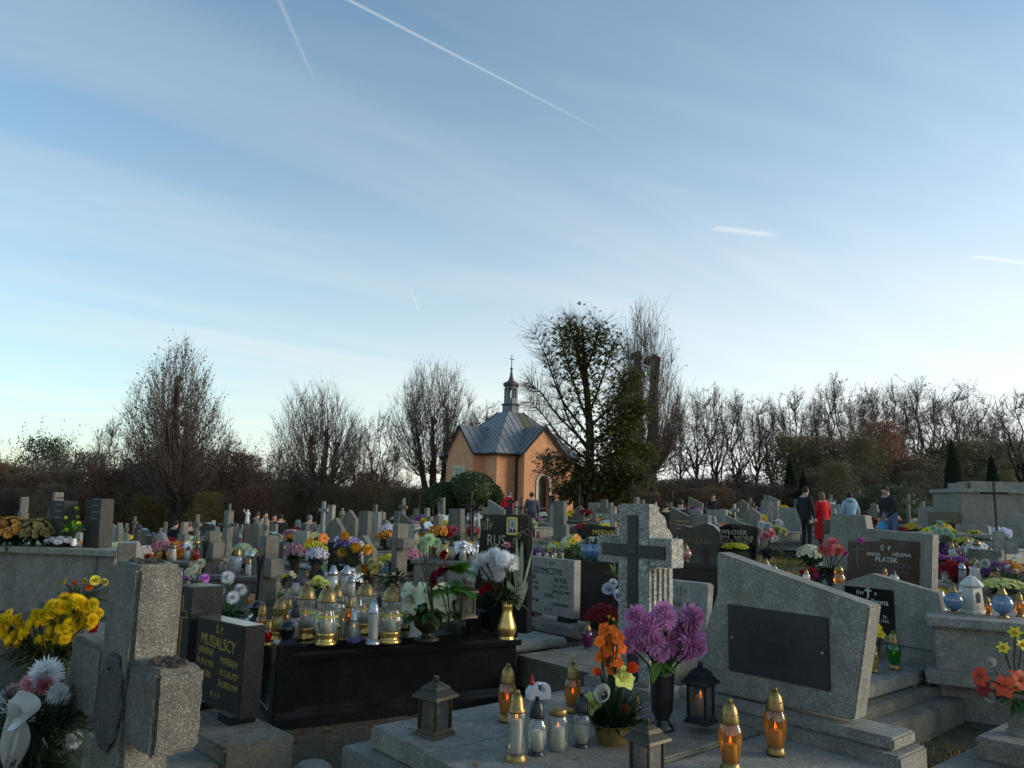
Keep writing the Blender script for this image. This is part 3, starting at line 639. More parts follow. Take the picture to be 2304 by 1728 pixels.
def conifer():
    """half-bare cypress: dark limbs sweeping up and out, green sprays on part of them"""
    r = random.Random(15); y = 37.0; g = gpx(1325, y); t = thing('cypress_tree', 'half-bare cypress with green sprays standing right of the chapel', 'tree', g)
    bark, tw, lf = MB(), MB(), MB(); green = []; brown = []
    k = lambda px, py, dy=0.0: aty(px, py, y + dy) - g
    main = [k(1325, 1185), k(1326, 1080), k(1328, 980), k(1322, 900), k(1316, 830), k(1312, 770), k(1310, 728)]
    bark.tube(main, [.30, .25, .20, .16, .12, .07, .03], 8)
    limbs = [((1328, 985), (1262, 900), (1228, 800), (1205, 752), 0), ((1326, 960), (1290, 860), (1268, 790), (1258, 735), 1), ((1330, 1010), (1250, 930), (1215, 880), (1192, 862), 0), ((1328, 1040), (1260, 985), (1220, 930), (1195, 905), 0),
             ((1322, 900), (1300, 810), (1290, 750), (1282, 722), 1), ((1326, 930), (1352, 860), (1372, 800), (1380, 770), 1), ((1328, 960), (1385, 905), (1412, 862), (1425, 840), 2), ((1328, 1000), (1395, 955), (1430, 920), (1445, 905), 2),
             ((1328, 1040), (1400, 1015), (1440, 1000), (1452, 1010), 2), ((1328, 1060), (1280, 1040), (1250, 1026), (1232, 1034), 1), ((1328, 1075), (1385, 1060), (1425, 1052), (1440, 1075), 2), ((1328, 1090), (1300, 1085), (1282, 1090), (1272, 1105), 2),
             ((1328, 1100), (1370, 1092), (1405, 1090), (1420, 1110), 2), ((1318, 860), (1300, 800), (1298, 760), (1300, 735), 1), ((1316, 840), (1335, 790), (1345, 755), (1350, 735), 1), ((1328, 1020), (1280, 950), (1250, 850), (1236, 800), 0), ((1326, 1065), (1290, 1040), (1262, 1060), (1244, 1072), 0)]
    for p0, p1, p2, p3, kind in limbs:
        dy = r.uniform(-1.4, 1.4); pts = [k(*p0), k(*p1, dy*.5), k(*p2, dy*.8), k(*p3, dy)]
        P = []
        for i in range(3):
            for s in range(4): P.append(pts[i].lerp(pts[i + 1], s/4))
        P.append(pts[3]); P = [P[0]] + [(P[i - 1] + P[i]*2 + P[i + 1])/4 for i in range(1, len(P) - 1)] + [P[-1]]
        bark.tube(P, [.075*(1 - .82*i/(len(P) - 1)) for i in range(len(P))], 5)
        for i in range(2, len(P)):
            for _ in range(14 if kind == 0 else 8):
                d = (P[i] - P[i - 1]).normalized(); sd_ = d.cross(Vector((r.gauss(0, 1), r.gauss(0, 1), r.gauss(0, 1)))).normalized()
                shoot(tw, r, P[i], d*.7 + sd_*.8, r.uniform(.5, 1.5), .012, 5, 4, -.05, .14, 1)
            if kind: 
                n = 60 if kind == 2 else 24
                for _ in range(n): green.append(P[i] + Vector((r.gauss(0, .38), r.gauss(0, .38), r.gauss(-.15, .30))))
    for i in range(2, 7):
        for _ in range((95, 95, 95, 95, 60, 34, 16)[i]): green.append(main[i] + Vector((r.gauss(0, .42), r.gauss(0, .42), r.gauss(0, .5))))
    for _ in range(1500):   # the skirt low on the trunk
        a = r.uniform(0, 6.28); e = sqrt(r.random())*1.45; green.append(k(1352, 1060) + Vector((cos(a)*e, sin(a)*e*.8, r.gauss(-.1, .70))))
    for _ in range(900):
        a = r.uniform(0, 6.28); e = sqrt(r.random())*1.0; green.append(k(1392, 985) + Vector((cos(a)*e, sin(a)*e*.8, r.gauss(0, .85))))
    for p in green:        # drooping sprays: a fan of narrow leaflets
        a = r.uniform(0, 6.28)
        for _ in range(5):
            b = a + r.gauss(0, .7); s = r.uniform(.10, .24); dr_ = r.uniform(-.9, .2); wq = s*.26
            lf.add([(p.x, p.y, p.z), (p.x + cos(b)*s*.6 - sin(b)*wq, p.y + sin(b)*s*.6 + cos(b)*wq, p.z + s*dr_*.5), (p.x + cos(b)*s, p.y + sin(b)*s, p.z + s*dr_), (p.x + cos(b)*s*.6 + sin(b)*wq, p.y + sin(b)*s*.6 - cos(b)*wq, p.z + s*dr_*.5)], [(0, 1, 2, 3)])
    mk('trunk', bark, M_BARK, t, smooth=True); stuff(mk('crown', tw, M_TWIG, t)); stuff(mk('foliage', lf, M_LEAF, t, color=(.16, .17, .05)))
conifer()

# ------------------------------------------------------------------ lettering
def text(body, size, parent, x, y, z, mat, sx=1.0, align='CENTER', name='inscription', thin=0.0, rx=pi/2, rot=None):
    c = bpy.data.curves.new(name, 'FONT'); c.body = body; c.size = size; c.extrude = 0.0012; c.resolution_u = 2; c.align_x = align; c.align_y = 'CENTER'; c.offset = thin
    c.materials.append(mat); o = link(name, c, parent, (x, y, z), rot or (rx, 0, 0)); o.scale = (sx, 1, 1); TEXTS.append(o); return o
TEXTS = []
def texts_to_mesh():
    dg = bpy.context.evaluated_depsgraph_get(); done = []
    for o in TEXTS: done.append((o, bpy.data.meshes.new_from_object(o.evaluated_get(dg))))
    for o, me in done:
        n = link('inscription', me, o.parent, o.location.copy(), o.rotation_euler.copy()); n.scale = o.scale.copy(); n.matrix_parent_inverse = o.matrix_parent_inverse.copy(); bpy.data.objects.remove(o)

# ------------------------------------------------------------------ grave candles
def flameM(z, s): return MB().lathe([(.001, z), (.10*s, z + .10*s), (.085*s, z + .22*s), (.001, z + .48*s)], 6)
def dome(r, z0, z1, n=7, tip=.22):
    return [(r*cos(i/n*pi/2*.93), z0 + (z1 - z0)*sin(i/n*pi/2*.93)) for i in range(n + 1)]
CT = {}
def ctype(key, base, glass_, cap, wax, fl, capmat, basemat, flute=0.0, k=0, gmat=None, chim=True, extra=None, n=16):
    parts = []
    if base: parts.append(('base', MB().lathe(base, n), basemat, True))
    if glass_: parts.append(('glass', MB().lathe(glass_, max(n, k*4) if k else n, flute=flute, k=k, cap=False), gmat or M_GLASS, True))
    if cap:
        c = MB().lathe(cap, n); r, z = cap[-1]
        if chim:
            for i in range(3):
                a = i*2.09; c.box((r*.55*cos(a), r*.55*sin(a), z + .018), (.03, .03, .045))
            c.lathe([(r*.9, z + .035), (r*.75, z + .055), (.01, z + .06)], 10)
        rm, zm = cap[max(0, len(cap) - 4)]
        for i in range(8):
            a = i*pi/4; c.ball((rm*.985*cos(a), rm*.985*sin(a), zm), .014, 5, 3, 1)
        parts.append(('cap', c, [capmat, M_LIDD], True))
    if wax: parts.append(('wax', MB().lathe([(wax[0], wax[1]), (wax[0], wax[2]), (wax[0]*.8, wax[2] + .01)], 10), M_WAX, True))
    if extra: parts.append(extra)
    if fl is not None: parts.append(('flame', flameM(fl, .22), M_FLAME, True))
    CT[key] = [(nm, m_.mesh('candle_' + nm, mt, sm)) for nm, m_, mt, sm in parts]
SLIM_G = [(.115, .10), (.13, .16), (.165, .35), (.18, .48), (.175, .56), (.145, .64), (.13, .67)]
BULLET = [(.135, .65), (.14, .68), (.13, .74), (.125, .80), (.105, .88), (.07, .94), (.05, .955)]
ctype('slim', [(.15, 0), (.16, .03), (.13, .08), (.125, .12)], SLIM_G, BULLET, (.10, .12, .36), .38, M_BRASS, M_BRASS, .03, 8)
ctype('slim_dark', [(.15, 0), (.16, .03), (.13, .07), (.12, .10)], [(.12, .09), (.17, .25), (.19, .40), (.185, .52), (.14, .62)], BULLET, (.11, .10, .42), None, M_LIDD, M_LIDD)
ctype('hour', [(.17, 0), (.175, .03), (.15, .08), (.14, .12)], [(.145, .11), (.15, .18), (.115, .36), (.11, .46), (.135, .60), (.14, .69)], [(.14, .69), (.145, .71), (.115, .76), (.10, .85), (.08, .92), (.05, .945)], (.085, .12, .58), .60, M_BRASS, M_BRASS, .035, 8)
ctype('jar', [(.24, 0), (.25, .02)], [(.24, .02), (.25, .08), (.25, .75), (.21, .84)], [(.22, .84), (.225, .86), (.225, .98), (.21, 1.0)], (.17, .04, .55), .57, M_BRASS, M_GLASS, chim=False)
GRANDG = [(.19, .20), (.205, .24), (.245, .34), (.25, .40), (.215, .50), (.185, .57), (.19, .62), (.20, .74)]
GRANDC = [(.205, .73), (.21, .755), (.19, .77), (.185, .80), (.155, .88), (.10, .945), (.05, .965)]
rib = MB().lathe([(.245, .47), (.225, .505), (.20, .515), (.218, .475)], 20, cap=False)
ctype('grand', [(.215, 0), (.225, .03), (.19, .06), (.17, .11), (.20, .17), (.195, .21)], GRANDG, GRANDC, (.12, .20, .40), .42, M_BRASS, M_GOLD, .035, 14, extra=('ribbon', rib, plain('yellow_ribbon', (.45, .40, .06), .5), True), n=20)
ctype('grand_unlit', [(.215, 0), (.225, .03), (.19, .06), (.17, .11), (.20, .17), (.195, .21)], GRANDG, GRANDC, (.12, .20, .40), None, M_BRASS, M_GOLD, .035, 14, n=20)
ctype('tower', [(.20, 0), (.205, .03), (.16, .07), (.13, .12)], [(.12, .11), (.125, .20), (.135, .40), (.14, .62), (.13, .68)], [(.15, .68), (.155, .71), (.14, .72), (.135, .76), (.11, .86), (.07, .94), (.045, .96)], (.10, .12, .60), None, M_SILVER, M_SILVER, .03, 10, M_GLASSM)
ctype('silver', [(.17, 0), (.18, .02), (.15, .05)], [(.15, .04), (.21, .18), (.22, .32), (.17, .52), (.15, .60)], [(.155, .59), (.16, .62), (.13, .70), (.10, .84), (.05, .94)], (.12, .06, .40), .42, M_SILVER, M_GLASS, .03, 8)
ctype('ball', [(.16, 0), (.17, .03), (.10, .07), (.09, .12)], [(.10, .11), (.22, .20), (.30, .36), (.31, .46), (.25, .60), (.14, .70)], [(.15, .69), (.155, .72), (.12, .78), (.09, .88), (.04, .95)], (.10, .14, .36), .40, M_BRASS, M_BRASS, 0, 0, M_GLASSM)
ctype('ball_dark', [(.16, 0), (.17, .03), (.10, .07), (.09, .12)], [(.10, .11), (.22, .20), (.30, .36), (.31, .46), (.25, .60), (.14, .70)], [(.15, .69), (.155, .72), (.12, .78), (.09, .88), (.04, .95)], None, None, M_LIDD, M_LIDD, 0, 0, M_GLASSM)
ctype('vial', [(.17, 0), (.17, .02)], [(.165, .02), (.18, .12), (.21, .30), (.225, .48), (.19, .60), (.15, .66)], [(.15, .65), (.155, .69), (.10, .82), (.05, .94)], (.10, .04, .34), .36, M_BRASS, M_GLASS, 0, 0, M_GLASSM)
# far lamps: one mesh, three materials
def far_candle(nm, g, c, m_c):
    m_ = MB(); m_.lathe(g, 8, m=0); m_.lathe(c, 8, m=1); return m_.mesh(nm, [M_GLASSM, m_c], True)
FC = [far_candle('lamp_a', [(.15, 0), (.18, .3), (.20, .5), (.15, .64)], BULLET, M_BRASS), far_candle('lamp_b', [(.12, 0), (.27, .22), (.29, .42), (.15, .68)], [(.15, .66), (.13, .78), (.04, .95)], M_LIDD),
      far_candle('lamp_c', [(.2, 0), (.18, .4), (.17, .66)], [(.19, .65), (.16, .75), (.06, .95)], M_SILVER), far_candle('lamp_d', [(.2, 0), (.22, .25), (.16, .55), (.18, .7)], [(.19, .7), (.15, .85), (.05, .97)], M_BRASS)]
GCOL = {'clear': (.80, .84, .82), 'amber': (.88, .50, .15), 'red': (.55, .02, .015), 'green': (.03, .42, .05), 'purple': (.22, .015, .20), 'blue': (.25, .42, .62), 'white': (.80, .80, .76), 'rose': (.66, .40, .36), 'yellow': (.75, .62, .22), 'teal': (.35, .62, .66)}
def candle(kind, p, h, col='clear', label='', group=None, rz=None, fat=1.0):
    t = thing('grave_candle', label, 'grave candle', p, RND.uniform(0, 6.28) if rz is None else rz, group, (h*fat, h*fat, h))
    for nm, me in CT[kind]: link(nm, me, t, color=GCOL[col])
    return t
def cpx(kind, px, py, z, hpx, col='clear', label='', group=None, fat=1.0):
    p = at(px, py, z); return candle(kind, p, hpx*toP(p)[2]/FPX*1.0, col, label, group, fat=fat)

def lantern(p, h, label, rz=0.0, mat=M_BRONZE, lit=False, flare=1.0, group=None):
    t = thing('lantern', label, 'lantern', p, rz, group, (h*flare, h*flare, h))
    mk('base', MB().box((0, 0, .03), (.56, .56, .06), top=(.92, .92)).box((0, 0, .09), (.48, .48, .06), top=(.86, .86)), mat, t, bevel=.008)
    for sx in (-1, 1):
        for sy in (-1, 1): mk('post', MB().box((sx*.195, sy*.195, .36), (.05, .05, .50)), mat, t, bevel=.006)
    for k in range(4):
        g = MB().box((0, -.19, .36), (.35, .008, .48)); g2 = MB(); g2.put(g, Matrix.Rotation(k*pi/2, 4, 'Z')); mk('pane', g2, M_PANE, t, color=(.88, .88, .84))
    rf = MB().box((0, 0, .62), (.46, .46, .05)).box((0, 0, .665), (.62, .62, .05), top=(.95, .95)).box((0, 0, .735), (.58, .58, .10), top=(.62, .62)).box((0, 0, .81), (.40, .40, .06), top=(.8, .8)).box((0, 0, .865), (.30, .30, .06), top=(.55, .55))
    mk('roof', rf, mat, t, bevel=.006)
    fin = MB().lathe([(.055, .89), (.06, .93), (.045, .94)], 10)
    for i in range(4): fin.box((.04*cos(i*1.57), .04*sin(i*1.57), .955), (.02, .02, .04))
    fin.lathe([(.055, .97), (.05, .995), (.01, 1.0)], 10); mk('finial', fin, mat, t)
    mk('candle_insert', MB().lathe([(.12, .12), (.14, .30), (.11, .42), (.07, .46)], 12), M_GLASSM, t, color=(.75, .74, .68), smooth=True)
    if lit: mk('flame', flameM(.38, .30), M_FLAME, t)
    return t

# ------------------------------------------------------------------ flowers
def kite(mb, p, d, up, ln, wd, cup=0.0, m=0):
    """a petal: from p along d, with width across; cup lifts the tip"""
    d = Vector(d).normalized(); s = d.cross(Vector(up)); s = s.normalized() if s.length > 1e-6 else d.orthogonal().normalized(); n = s.cross(d)
    a = Vector(p); mid = a + d*ln*.6; tip = a + d*ln + n*cup*ln
    mb.add([tuple(a), tuple(mid - s*wd*.5 + n*cup*ln*.35), tuple(tip), tuple(mid + s*wd*.5 + n*cup*ln*.35)], [(0, 1, 2, 3)], m)
def mum(rings=6, per=15, w_=.20, seed=1, droop=-.25, curl=.25, rad=1.0):
    r = random.Random(seed); m_ = MB()
    m_.ball((0, 0, .12), .38, 8, 5)
    for i in range(rings):
        e = droop + (1.35 - droop)*i/(rings - 1); n = max(5, int(per*(1 - .55*i/rings)))
        for k in range(n):
            a = 2*pi*(k + .5*(i % 2) + r.uniform(-.2, .2))/n; ee = e + r.gauss(0, .07); ln = rad*(.98 - .38*(i/rings)**1.5)*r.uniform(.85, 1.05)
            d = (cos(a)*cos(ee), sin(a)*cos(ee), sin(ee)); kite(m_, (d[0]*.12, d[1]*.12, .05 + d[2]*.12), d, (0, 0, 1), ln, w_, curl)
    return m_.mesh('mum', M_PETAL)
def fan(n, ln, wd, el, seg=4, tipcurl=.3, ctr=.12, twist=0.0, roundp=True):
    """n broad petals, each a small curved grid"""
    m_ = MB()
    for k in range(n):
        a = 2*pi*k/n + twist; vs = []; rows = []
        for i in range(seg + 1):
            t = i/seg; rr = ctr + (ln - ctr)*t; w2 = wd*.5*(sin(pi*min(.97, .15 + t*.82)) if roundp else sin(pi*(.12 + t*.83)))
            z = sin(el)*rr - tipcurl*t*t*ln*.6; x = cos(el)*rr
            for s in (-1, 0, 1): vs.append((x*cos(a) - s*w2*sin(a), x*sin(a) + s*w2*cos(a), z + (abs(s)*.10*w2)))
        fs = [(i*3 + j, i*3 + j + 1, (i + 1)*3 + j + 1, (i + 1)*3 + j) for i in range(seg) for j in range(2)]
        m_.add(vs, fs)
    return m_
def rose_mesh():
    m_ = MB(); r = random.Random(4)
    for i in range(5):
        n = 3 + (i > 1) + (i > 3); rad = .12 + .19*i; el = 1.35 - .24*i
        for k in range(n):
            a = 2*pi*k/n + i*.9; vs = []
            for j in range(4):
                t = j/3
                for s in (-1, -.4, .4, 1):
                    aa = a + s*(pi/n)*1.15; rr = rad*(.45 + .75*t**.8) + (.10*t*t if i > 2 else 0); vs.append((rr*cos(aa), rr*sin(aa), -.15 + (.80 - .10*i)*t - .08*abs(s)*t))
            m_.add(vs, [(j*4 + s, j*4 + s + 1, (j + 1)*4 + s + 1, (j + 1)*4 + s) for j in range(3) for s in range(3)])
    return m_.mesh('rose', M_PETAL, True)
def lily_mesh():
    m_ = fan(3, 1.05, .62, .50, 6, .75, .05, 0, False); m_.put(fan(3, 1.0, .74, .42, 6, .70, .05, pi/3, False), Matrix.Translation((0, 0, .02)))
    for k in range(6): m_.tube([(0, 0, 0), (.10*cos(k), .10*sin(k), .35), (.20*cos(k), .20*sin(k), .55)], .012, 3)
    return m_.mesh('lily', M_PETAL, True)
def calla_mesh():
    m_ = MB(); n = 14; vs = []
    for j in range(6):
        t = j/5
        for i in range(n):
            a = 2*pi*i/n; rr = .06 + .42*t**1.6*(1 + .35*cos(a)*t); vs.append((rr*cos(a), rr*sin(a)*.9, t*1.2 + .45*t*t*max(0, cos(a))))
    m_.add(vs, [(j*n + i, j*n + (i + 1) % n, (j + 1)*n + (i + 1) % n, (j + 1)*n + i) for j in range(5) for i in range(n)]); m_.tube([(0, 0, .2), (0, 0, .95)], .05, 6)
    return m_.mesh('calla', M_PETAL, True)
def daff_mesh():
    m_ = fan(6, 1.0, .55, .25, 4, .1, .1)
    return m_.mesh('daffodil_petals', M_PETAL, True)
def orchid_mesh():
    m_ = fan(5, 1.0, .92, .42, 5, .45, .06); r = random.Random(3); m_.v = [(x + r.gauss(0, .025), y + r.gauss(0, .025), z + r.gauss(0, .05)) for x, y, z in m_.v]; m_.put(fan(3, .55, .5, .8, 4, .1, .05, .5), Matrix.Translation((0, 0, .04))); return m_.mesh('orchid', M_PETAL, True)
FL = {'mum': mum(8, 24, .15, 1), 'mumw': mum(9, 28, .115, 2, -.45, .32), 'mump': mum(9, 16, .33, 3, -.85, .26), 'daisy': mum(3, 16, .22, 4, .05, .1), 'pomp': mum(8, 18, .20, 5, -1.1, .1, .95),
      'rose': rose_mesh(), 'lily': lily_mesh(), 'calla': calla_mesh(), 'daff': daff_mesh(), 'orchid': orchid_mesh(), 'tulip': fan(6, 1.0, .75, 1.15, 4, -.12, .08).mesh('tulip', M_PETAL, True),
      'poin': fan(7, 1.0, .48, .12, 3, .15, .05, 0, False).mesh('poinsettia', M_PETAL, True)}
EYEM = MB().lathe([(.16, 0), (.2, .18), (.12, .28), (.01, .28)], 8).mesh('flower_eye', M_PETAL, True)
def leafm(mb, p, d, ln, wd, droop=.4, seg=3, m=0):
    d = Vector(d).normalized(); s = d.cross(Vector((0, 0, 1))); s = s.normalized() if s.length > 1e-4 else Vector((1, 0, 0)); vs = []; q = Vector(p)
    for i in range(seg + 1):
        t = i/seg; w2 = wd*.5*sin(pi*(.08 + .90*t)); c = q + d*ln*t + Vector((0, 0, -droop*ln*t*t)); vs += [tuple(c - s*w2 + Vector((0, 0, w2*.3))), tuple(c), tuple(c + s*w2 + Vector((0, 0, w2*.3)))]
    mb.add(vs, [(i*3 + j, i*3 + j + 1, (i + 1)*3 + j + 1, (i + 1)*3 + j) for i in range(seg) for j in range(2)], m)
def foliage(mb, r, c, n, rad, ln, wd, el=(-.1, 1.1), droop=.4):
    for _ in range(n):
        a = r.uniform(0, 6.28); e = r.uniform(*el); q = (c[0] + cos(a)*rad*r.random(), c[1] + sin(a)*rad*r.random(), c[2] + r.uniform(-.2, .3)*rad)
        leafm(mb, q, (cos(a)*cos(e), sin(a)*cos(e), sin(e)), ln*r.uniform(.6, 1.2), wd*r.uniform(.7, 1.2), droop)
VASE = {'gold': ([(.20, 0), (.21, .03), (.17, .06), (.20, .12), (.235, .24), (.23, .34), (.17, .52), (.125, .70), (.125, .82), (.165, 1.0), (.14, 1.0), (.11, .8)], M_GOLD, .07, 10),
        'stone': ([(.42, 0), (.45, .06), (.30, .14), (.26, .20), (.40, .32), (.44, .60), (.48, .92), (.50, 1.0), (.42, 1.0), (.38, .7)], M_DARKG, 0, 0),
        'grey': ([(.40, 0), (.40, .08), (.30, .12), (.34, .2), (.50, .9), (.55, .95), (.55, 1.0), (.48, 1.0), (.44, .8)], M_GRAN, 0, 0),
        'urn': ([(.50, 0), (.52, .05), (.30, .16), (.20, .24), (.22, .30), (.50, .52), (.60, .78), (.52, 1.0), (.44, 1.0), (.5, .8)], M_BRONZE, 0, 0),
        'pot': ([(.38, 0), (.40, .02), (.50, .88), (.55, .90), (.55, 1.0), (.48, 1.0), (.46, .85)], M_POT, 0, 0),
        'basket': ([(.40, 0), (.42, .03), (.52, .9), (.55, .95), (.53, 1.0), (.48, .95)], plain('straw_pot', (.20, .14, .05), .6, 0, .3, 30, .3), 0, 0),
        'clear': ([(.30, 0), (.32, .05), (.36, .3), (.30, .7), (.36, 1.0)], M_GLASS, 0, 0), 'white': ([(.34, 0), (.36, .03), (.42, .4), (.34, .8), (.40, 1.0), (.34, 1.0)], M_PAINT, 0, 0)}
def bouquet(name, label, p, vase, vh, heads, leaves=None, vcol=(.7, .7, .7), lcol=(.035, .075, .025), seed=1, cat='flowers', group=None, vfat=1.0, stem_from=None):
    """heads: (kind, offset, size, colour, tilt vector or None); leaves: (number, spread, length, width)"""
    r = random.Random(seed); t = thing(name, label, cat, p, 0.0, group); top = Vector((0, 0, vh))
    if vase:
        pr, mt, fl, k = VASE[vase]; link('vase' if vase not in ('pot', 'basket') else 'pot', MB().lathe([(a*vh*vfat, b*vh) for a, b in pr], 24 if k else 16, flute=fl, k=k, cap=False).mesh('vase', mt, True), t, color=vcol)
    st = MB()
    for kind, off, sz, col, tilt in heads:
        off = Vector(off); d = Vector(tilt) if tilt else (off - top*.6); d = d.normalized() if d.length > 1e-6 else Vector((0, 0, 1))
        q = d.to_track_quat('Z', 'Y').to_euler()
        k_ = r.uniform(.74, 1.14); hd = link('flower_head', FL[kind], t, off, q, sz, tuple(c*k_ for c in col)); hd.rotation_mode = 'XYZ'
        if kind in ('daff', 'orchid', 'daisy'): link('flower_eye', EYEM, hd, (0, 0, .05), None, 1.4 if kind == 'daff' else .7, (.75, .22, .02) if kind == 'daff' else (.6, .35, .05))
        mid = (top*.8 + off)*.5 + Vector((r.gauss(0, .01), r.gauss(0, .01), .02)); st.tube([top*.8, mid, off - d*sz*.05], .0035 + sz*.03, 4)
    stuff(mk('stems', st, M_LEAF, t, color=(.05, .07, .025)))
    if leaves:
        lf = MB()
        for n_, spread, ln, wd, *rest in leaves:
            c0 = rest[0] if rest else (0, 0, vh); foliage(lf, r, c0, n_, spread, ln, wd, rest[1] if len(rest) > 1 else (-.1, 1.1), rest[2] if len(rest) > 2 else .4)
        stuff(mk('foliage', lf, M_LEAF, t, color=lcol))
    return t
def offs(base, pix, dy=0.0):
    """offsets from a base point to pixels, a little nearer or farther"""
    r = random.Random(len(pix)*7 + int(base[1]*100)); return [aty(px, py, base[1] + dy + r.uniform(-.05, .05)) - Vector(base) for px, py in pix]
def small_dome(seed, n, petals=6, size=.16, flat=.75):
    """a cushion of many small blossoms, unit radius"""
    r = random.Random(seed); m_ = MB()
    for i in range(n):
        z = 1 - (i + .5)/n*1.05; a = i*2.39996 + r.uniform(-.2, .2); rr = sqrt(max(0, 1 - z*z)); k = r.uniform(.90, 1.06); c = Vector((rr*cos(a)*k, rr*sin(a)*k, z*flat*k)); nrm = Vector((c.x, c.y, c.z/flat)).normalized()
        u_ = nrm.orthogonal().normalized(); v_ = nrm.cross(u_); s = size*r.uniform(.8, 1.25); ph = r.uniform(0, 6)
        for q in range(petals):
            b = ph + 2*pi*q/petals; d = u_*cos(b) + v_*sin(b); kite(m_, c, d + nrm*.35, nrm, s, s*.8, .15)
        m_.add([tuple(c + nrm*s*.25 + u_*s*.35*cos(b) + v_*s*.35*sin(b)) for b in (0, 1.57, 3.14, 4.71)], [(0, 1, 2, 3)])
    return m_.mesh('blossom_cushion', M_PETAL)
def mum_mb(seed, rings, per, w_):
    me = mum(rings, per, w_, seed); m_ = MB(); m_.v = [tuple(v.co) for v in me.vertices]; m_.f = [tuple(p.vertices) for p in me.polygons]; m_.m = [0]*len(m_.f); bpy.data.meshes.remove(me); return m_
def head_dome(seed, n, size, flat=.75):
    """a cushion of full chrysanthemum heads, unit radius"""
    r = random.Random(seed); hd = [mum_mb(seed + k, 5, 15, .24) for k in range(2)]; m_ = MB()
    for i in range(n):
        z = 1 - (i + .5)/n*1.0; a = i*2.39996 + r.uniform(-.3, .3); rr = sqrt(max(0, 1 - z*z)); c = Vector((rr*cos(a), rr*sin(a), z*flat))*r.uniform(.78, 1.0); d = Vector((c.x, c.y, c.z/flat + .15)); s = size*r.uniform(.75, 1.15)
        m_.put(hd[i % 2], Matrix.LocRotScale(c, d.to_track_quat('Z', 'Y'), Vector((s, s, s))))
    return m_.mesh('blossom_heads', M_PETAL)
DOME = [small_dome(1, 130, 6, .15), small_dome(2, 75, 8, .20), head_dome(3, 20, .34), head_dome(4, 9, .52, .6)]
def fol_ball(seed, n, ln=.5, wd=.16):
    r = random.Random(seed); m_ = MB(); foliage(m_, r, (0, 0, -.1), n, .5, ln, wd, (-.5, .9)); return m_.mesh('foliage_ball', M_LEAF)
FOLB = [fol_ball(1, 120, .75, .14), fol_ball(2, 80, .9, .22), fol_ball(3, 90, .8, .07)]
POTM = MB().lathe([(a, b) for a, b in VASE['pot'][0]], 12, cap=False).mesh('plant_pot', M_POT, True)
def potted(p, rad, col, label, v=0, group=None, pot=True, lift=None, lcol=(.03, .05, .02), name='potted_chrysanthemum', cat='flowers', flat=None):
    t = thing(name, label, cat, p, RND.uniform(0, 6), group); h = rad*.9 if lift is None else lift
    stuff(link('blossoms', DOME[v], t, (0, 0, h), None, (rad, rad, rad*(flat or 1)), col)); stuff(link('foliage', FOLB[v % 3], t, (0, 0, h*.85), None, rad*.95, lcol))
    if pot: link('pot', POTM, t, (0, 0, 0), None, (rad*.9, rad*.9, max(.02, h*.75)))
    return t

# ------------------------------------------------------------------ graves in the foreground
RZ = RAD(-50)
def axes(rz): return Vector((cos(rz), sin(rz), 0)), Vector((-sin(rz), cos(rz), 0))
def onpl(o, rz, px, py):
    """local x and height where a pixel meets the upright plane through o"""
    X, Y = axes(rz); d = CAMROT @ Vector(((px - 1152)/FPX, -(py - 864)/FPX, -1.0)); c0 = Vector((0, 0, EYE)); t = (Vector((o[0], o[1], 0)) - c0).dot(Y)/d.dot(Y); w_ = c0 + d*t
    return (w_ - Vector((o[0], o[1], 0))).dot(X), w_.z
def poly(o, rz, pts): return [onpl(o, rz, *p) for p in pts]
def flat0(p): return Vector((p[0], p[1], 0))
def pxs(n, p): return n*toP(p)[2]/FPX
def hewn(ob, amp=.006, scale=14, sub=4, seed=0):
    """rough hewn faces: cut the mesh up and push the points about"""
    b = bmesh.new(); b.from_mesh(ob.data); bmesh.ops.subdivide_edges(b, edges=b.edges, cuts=sub, use_grid_fill=True)
    for v in b.verts: v.co += Vector((MN.noise(v.co*scale + Vector((seed, 0, 0))), MN.noise(v.co*scale + Vector((0, seed + 5, 0))), MN.noise(v.co*scale + Vector((0, 3, seed)))))*amp
    b.to_mesh(ob.data); b.free(); ob.data.update()

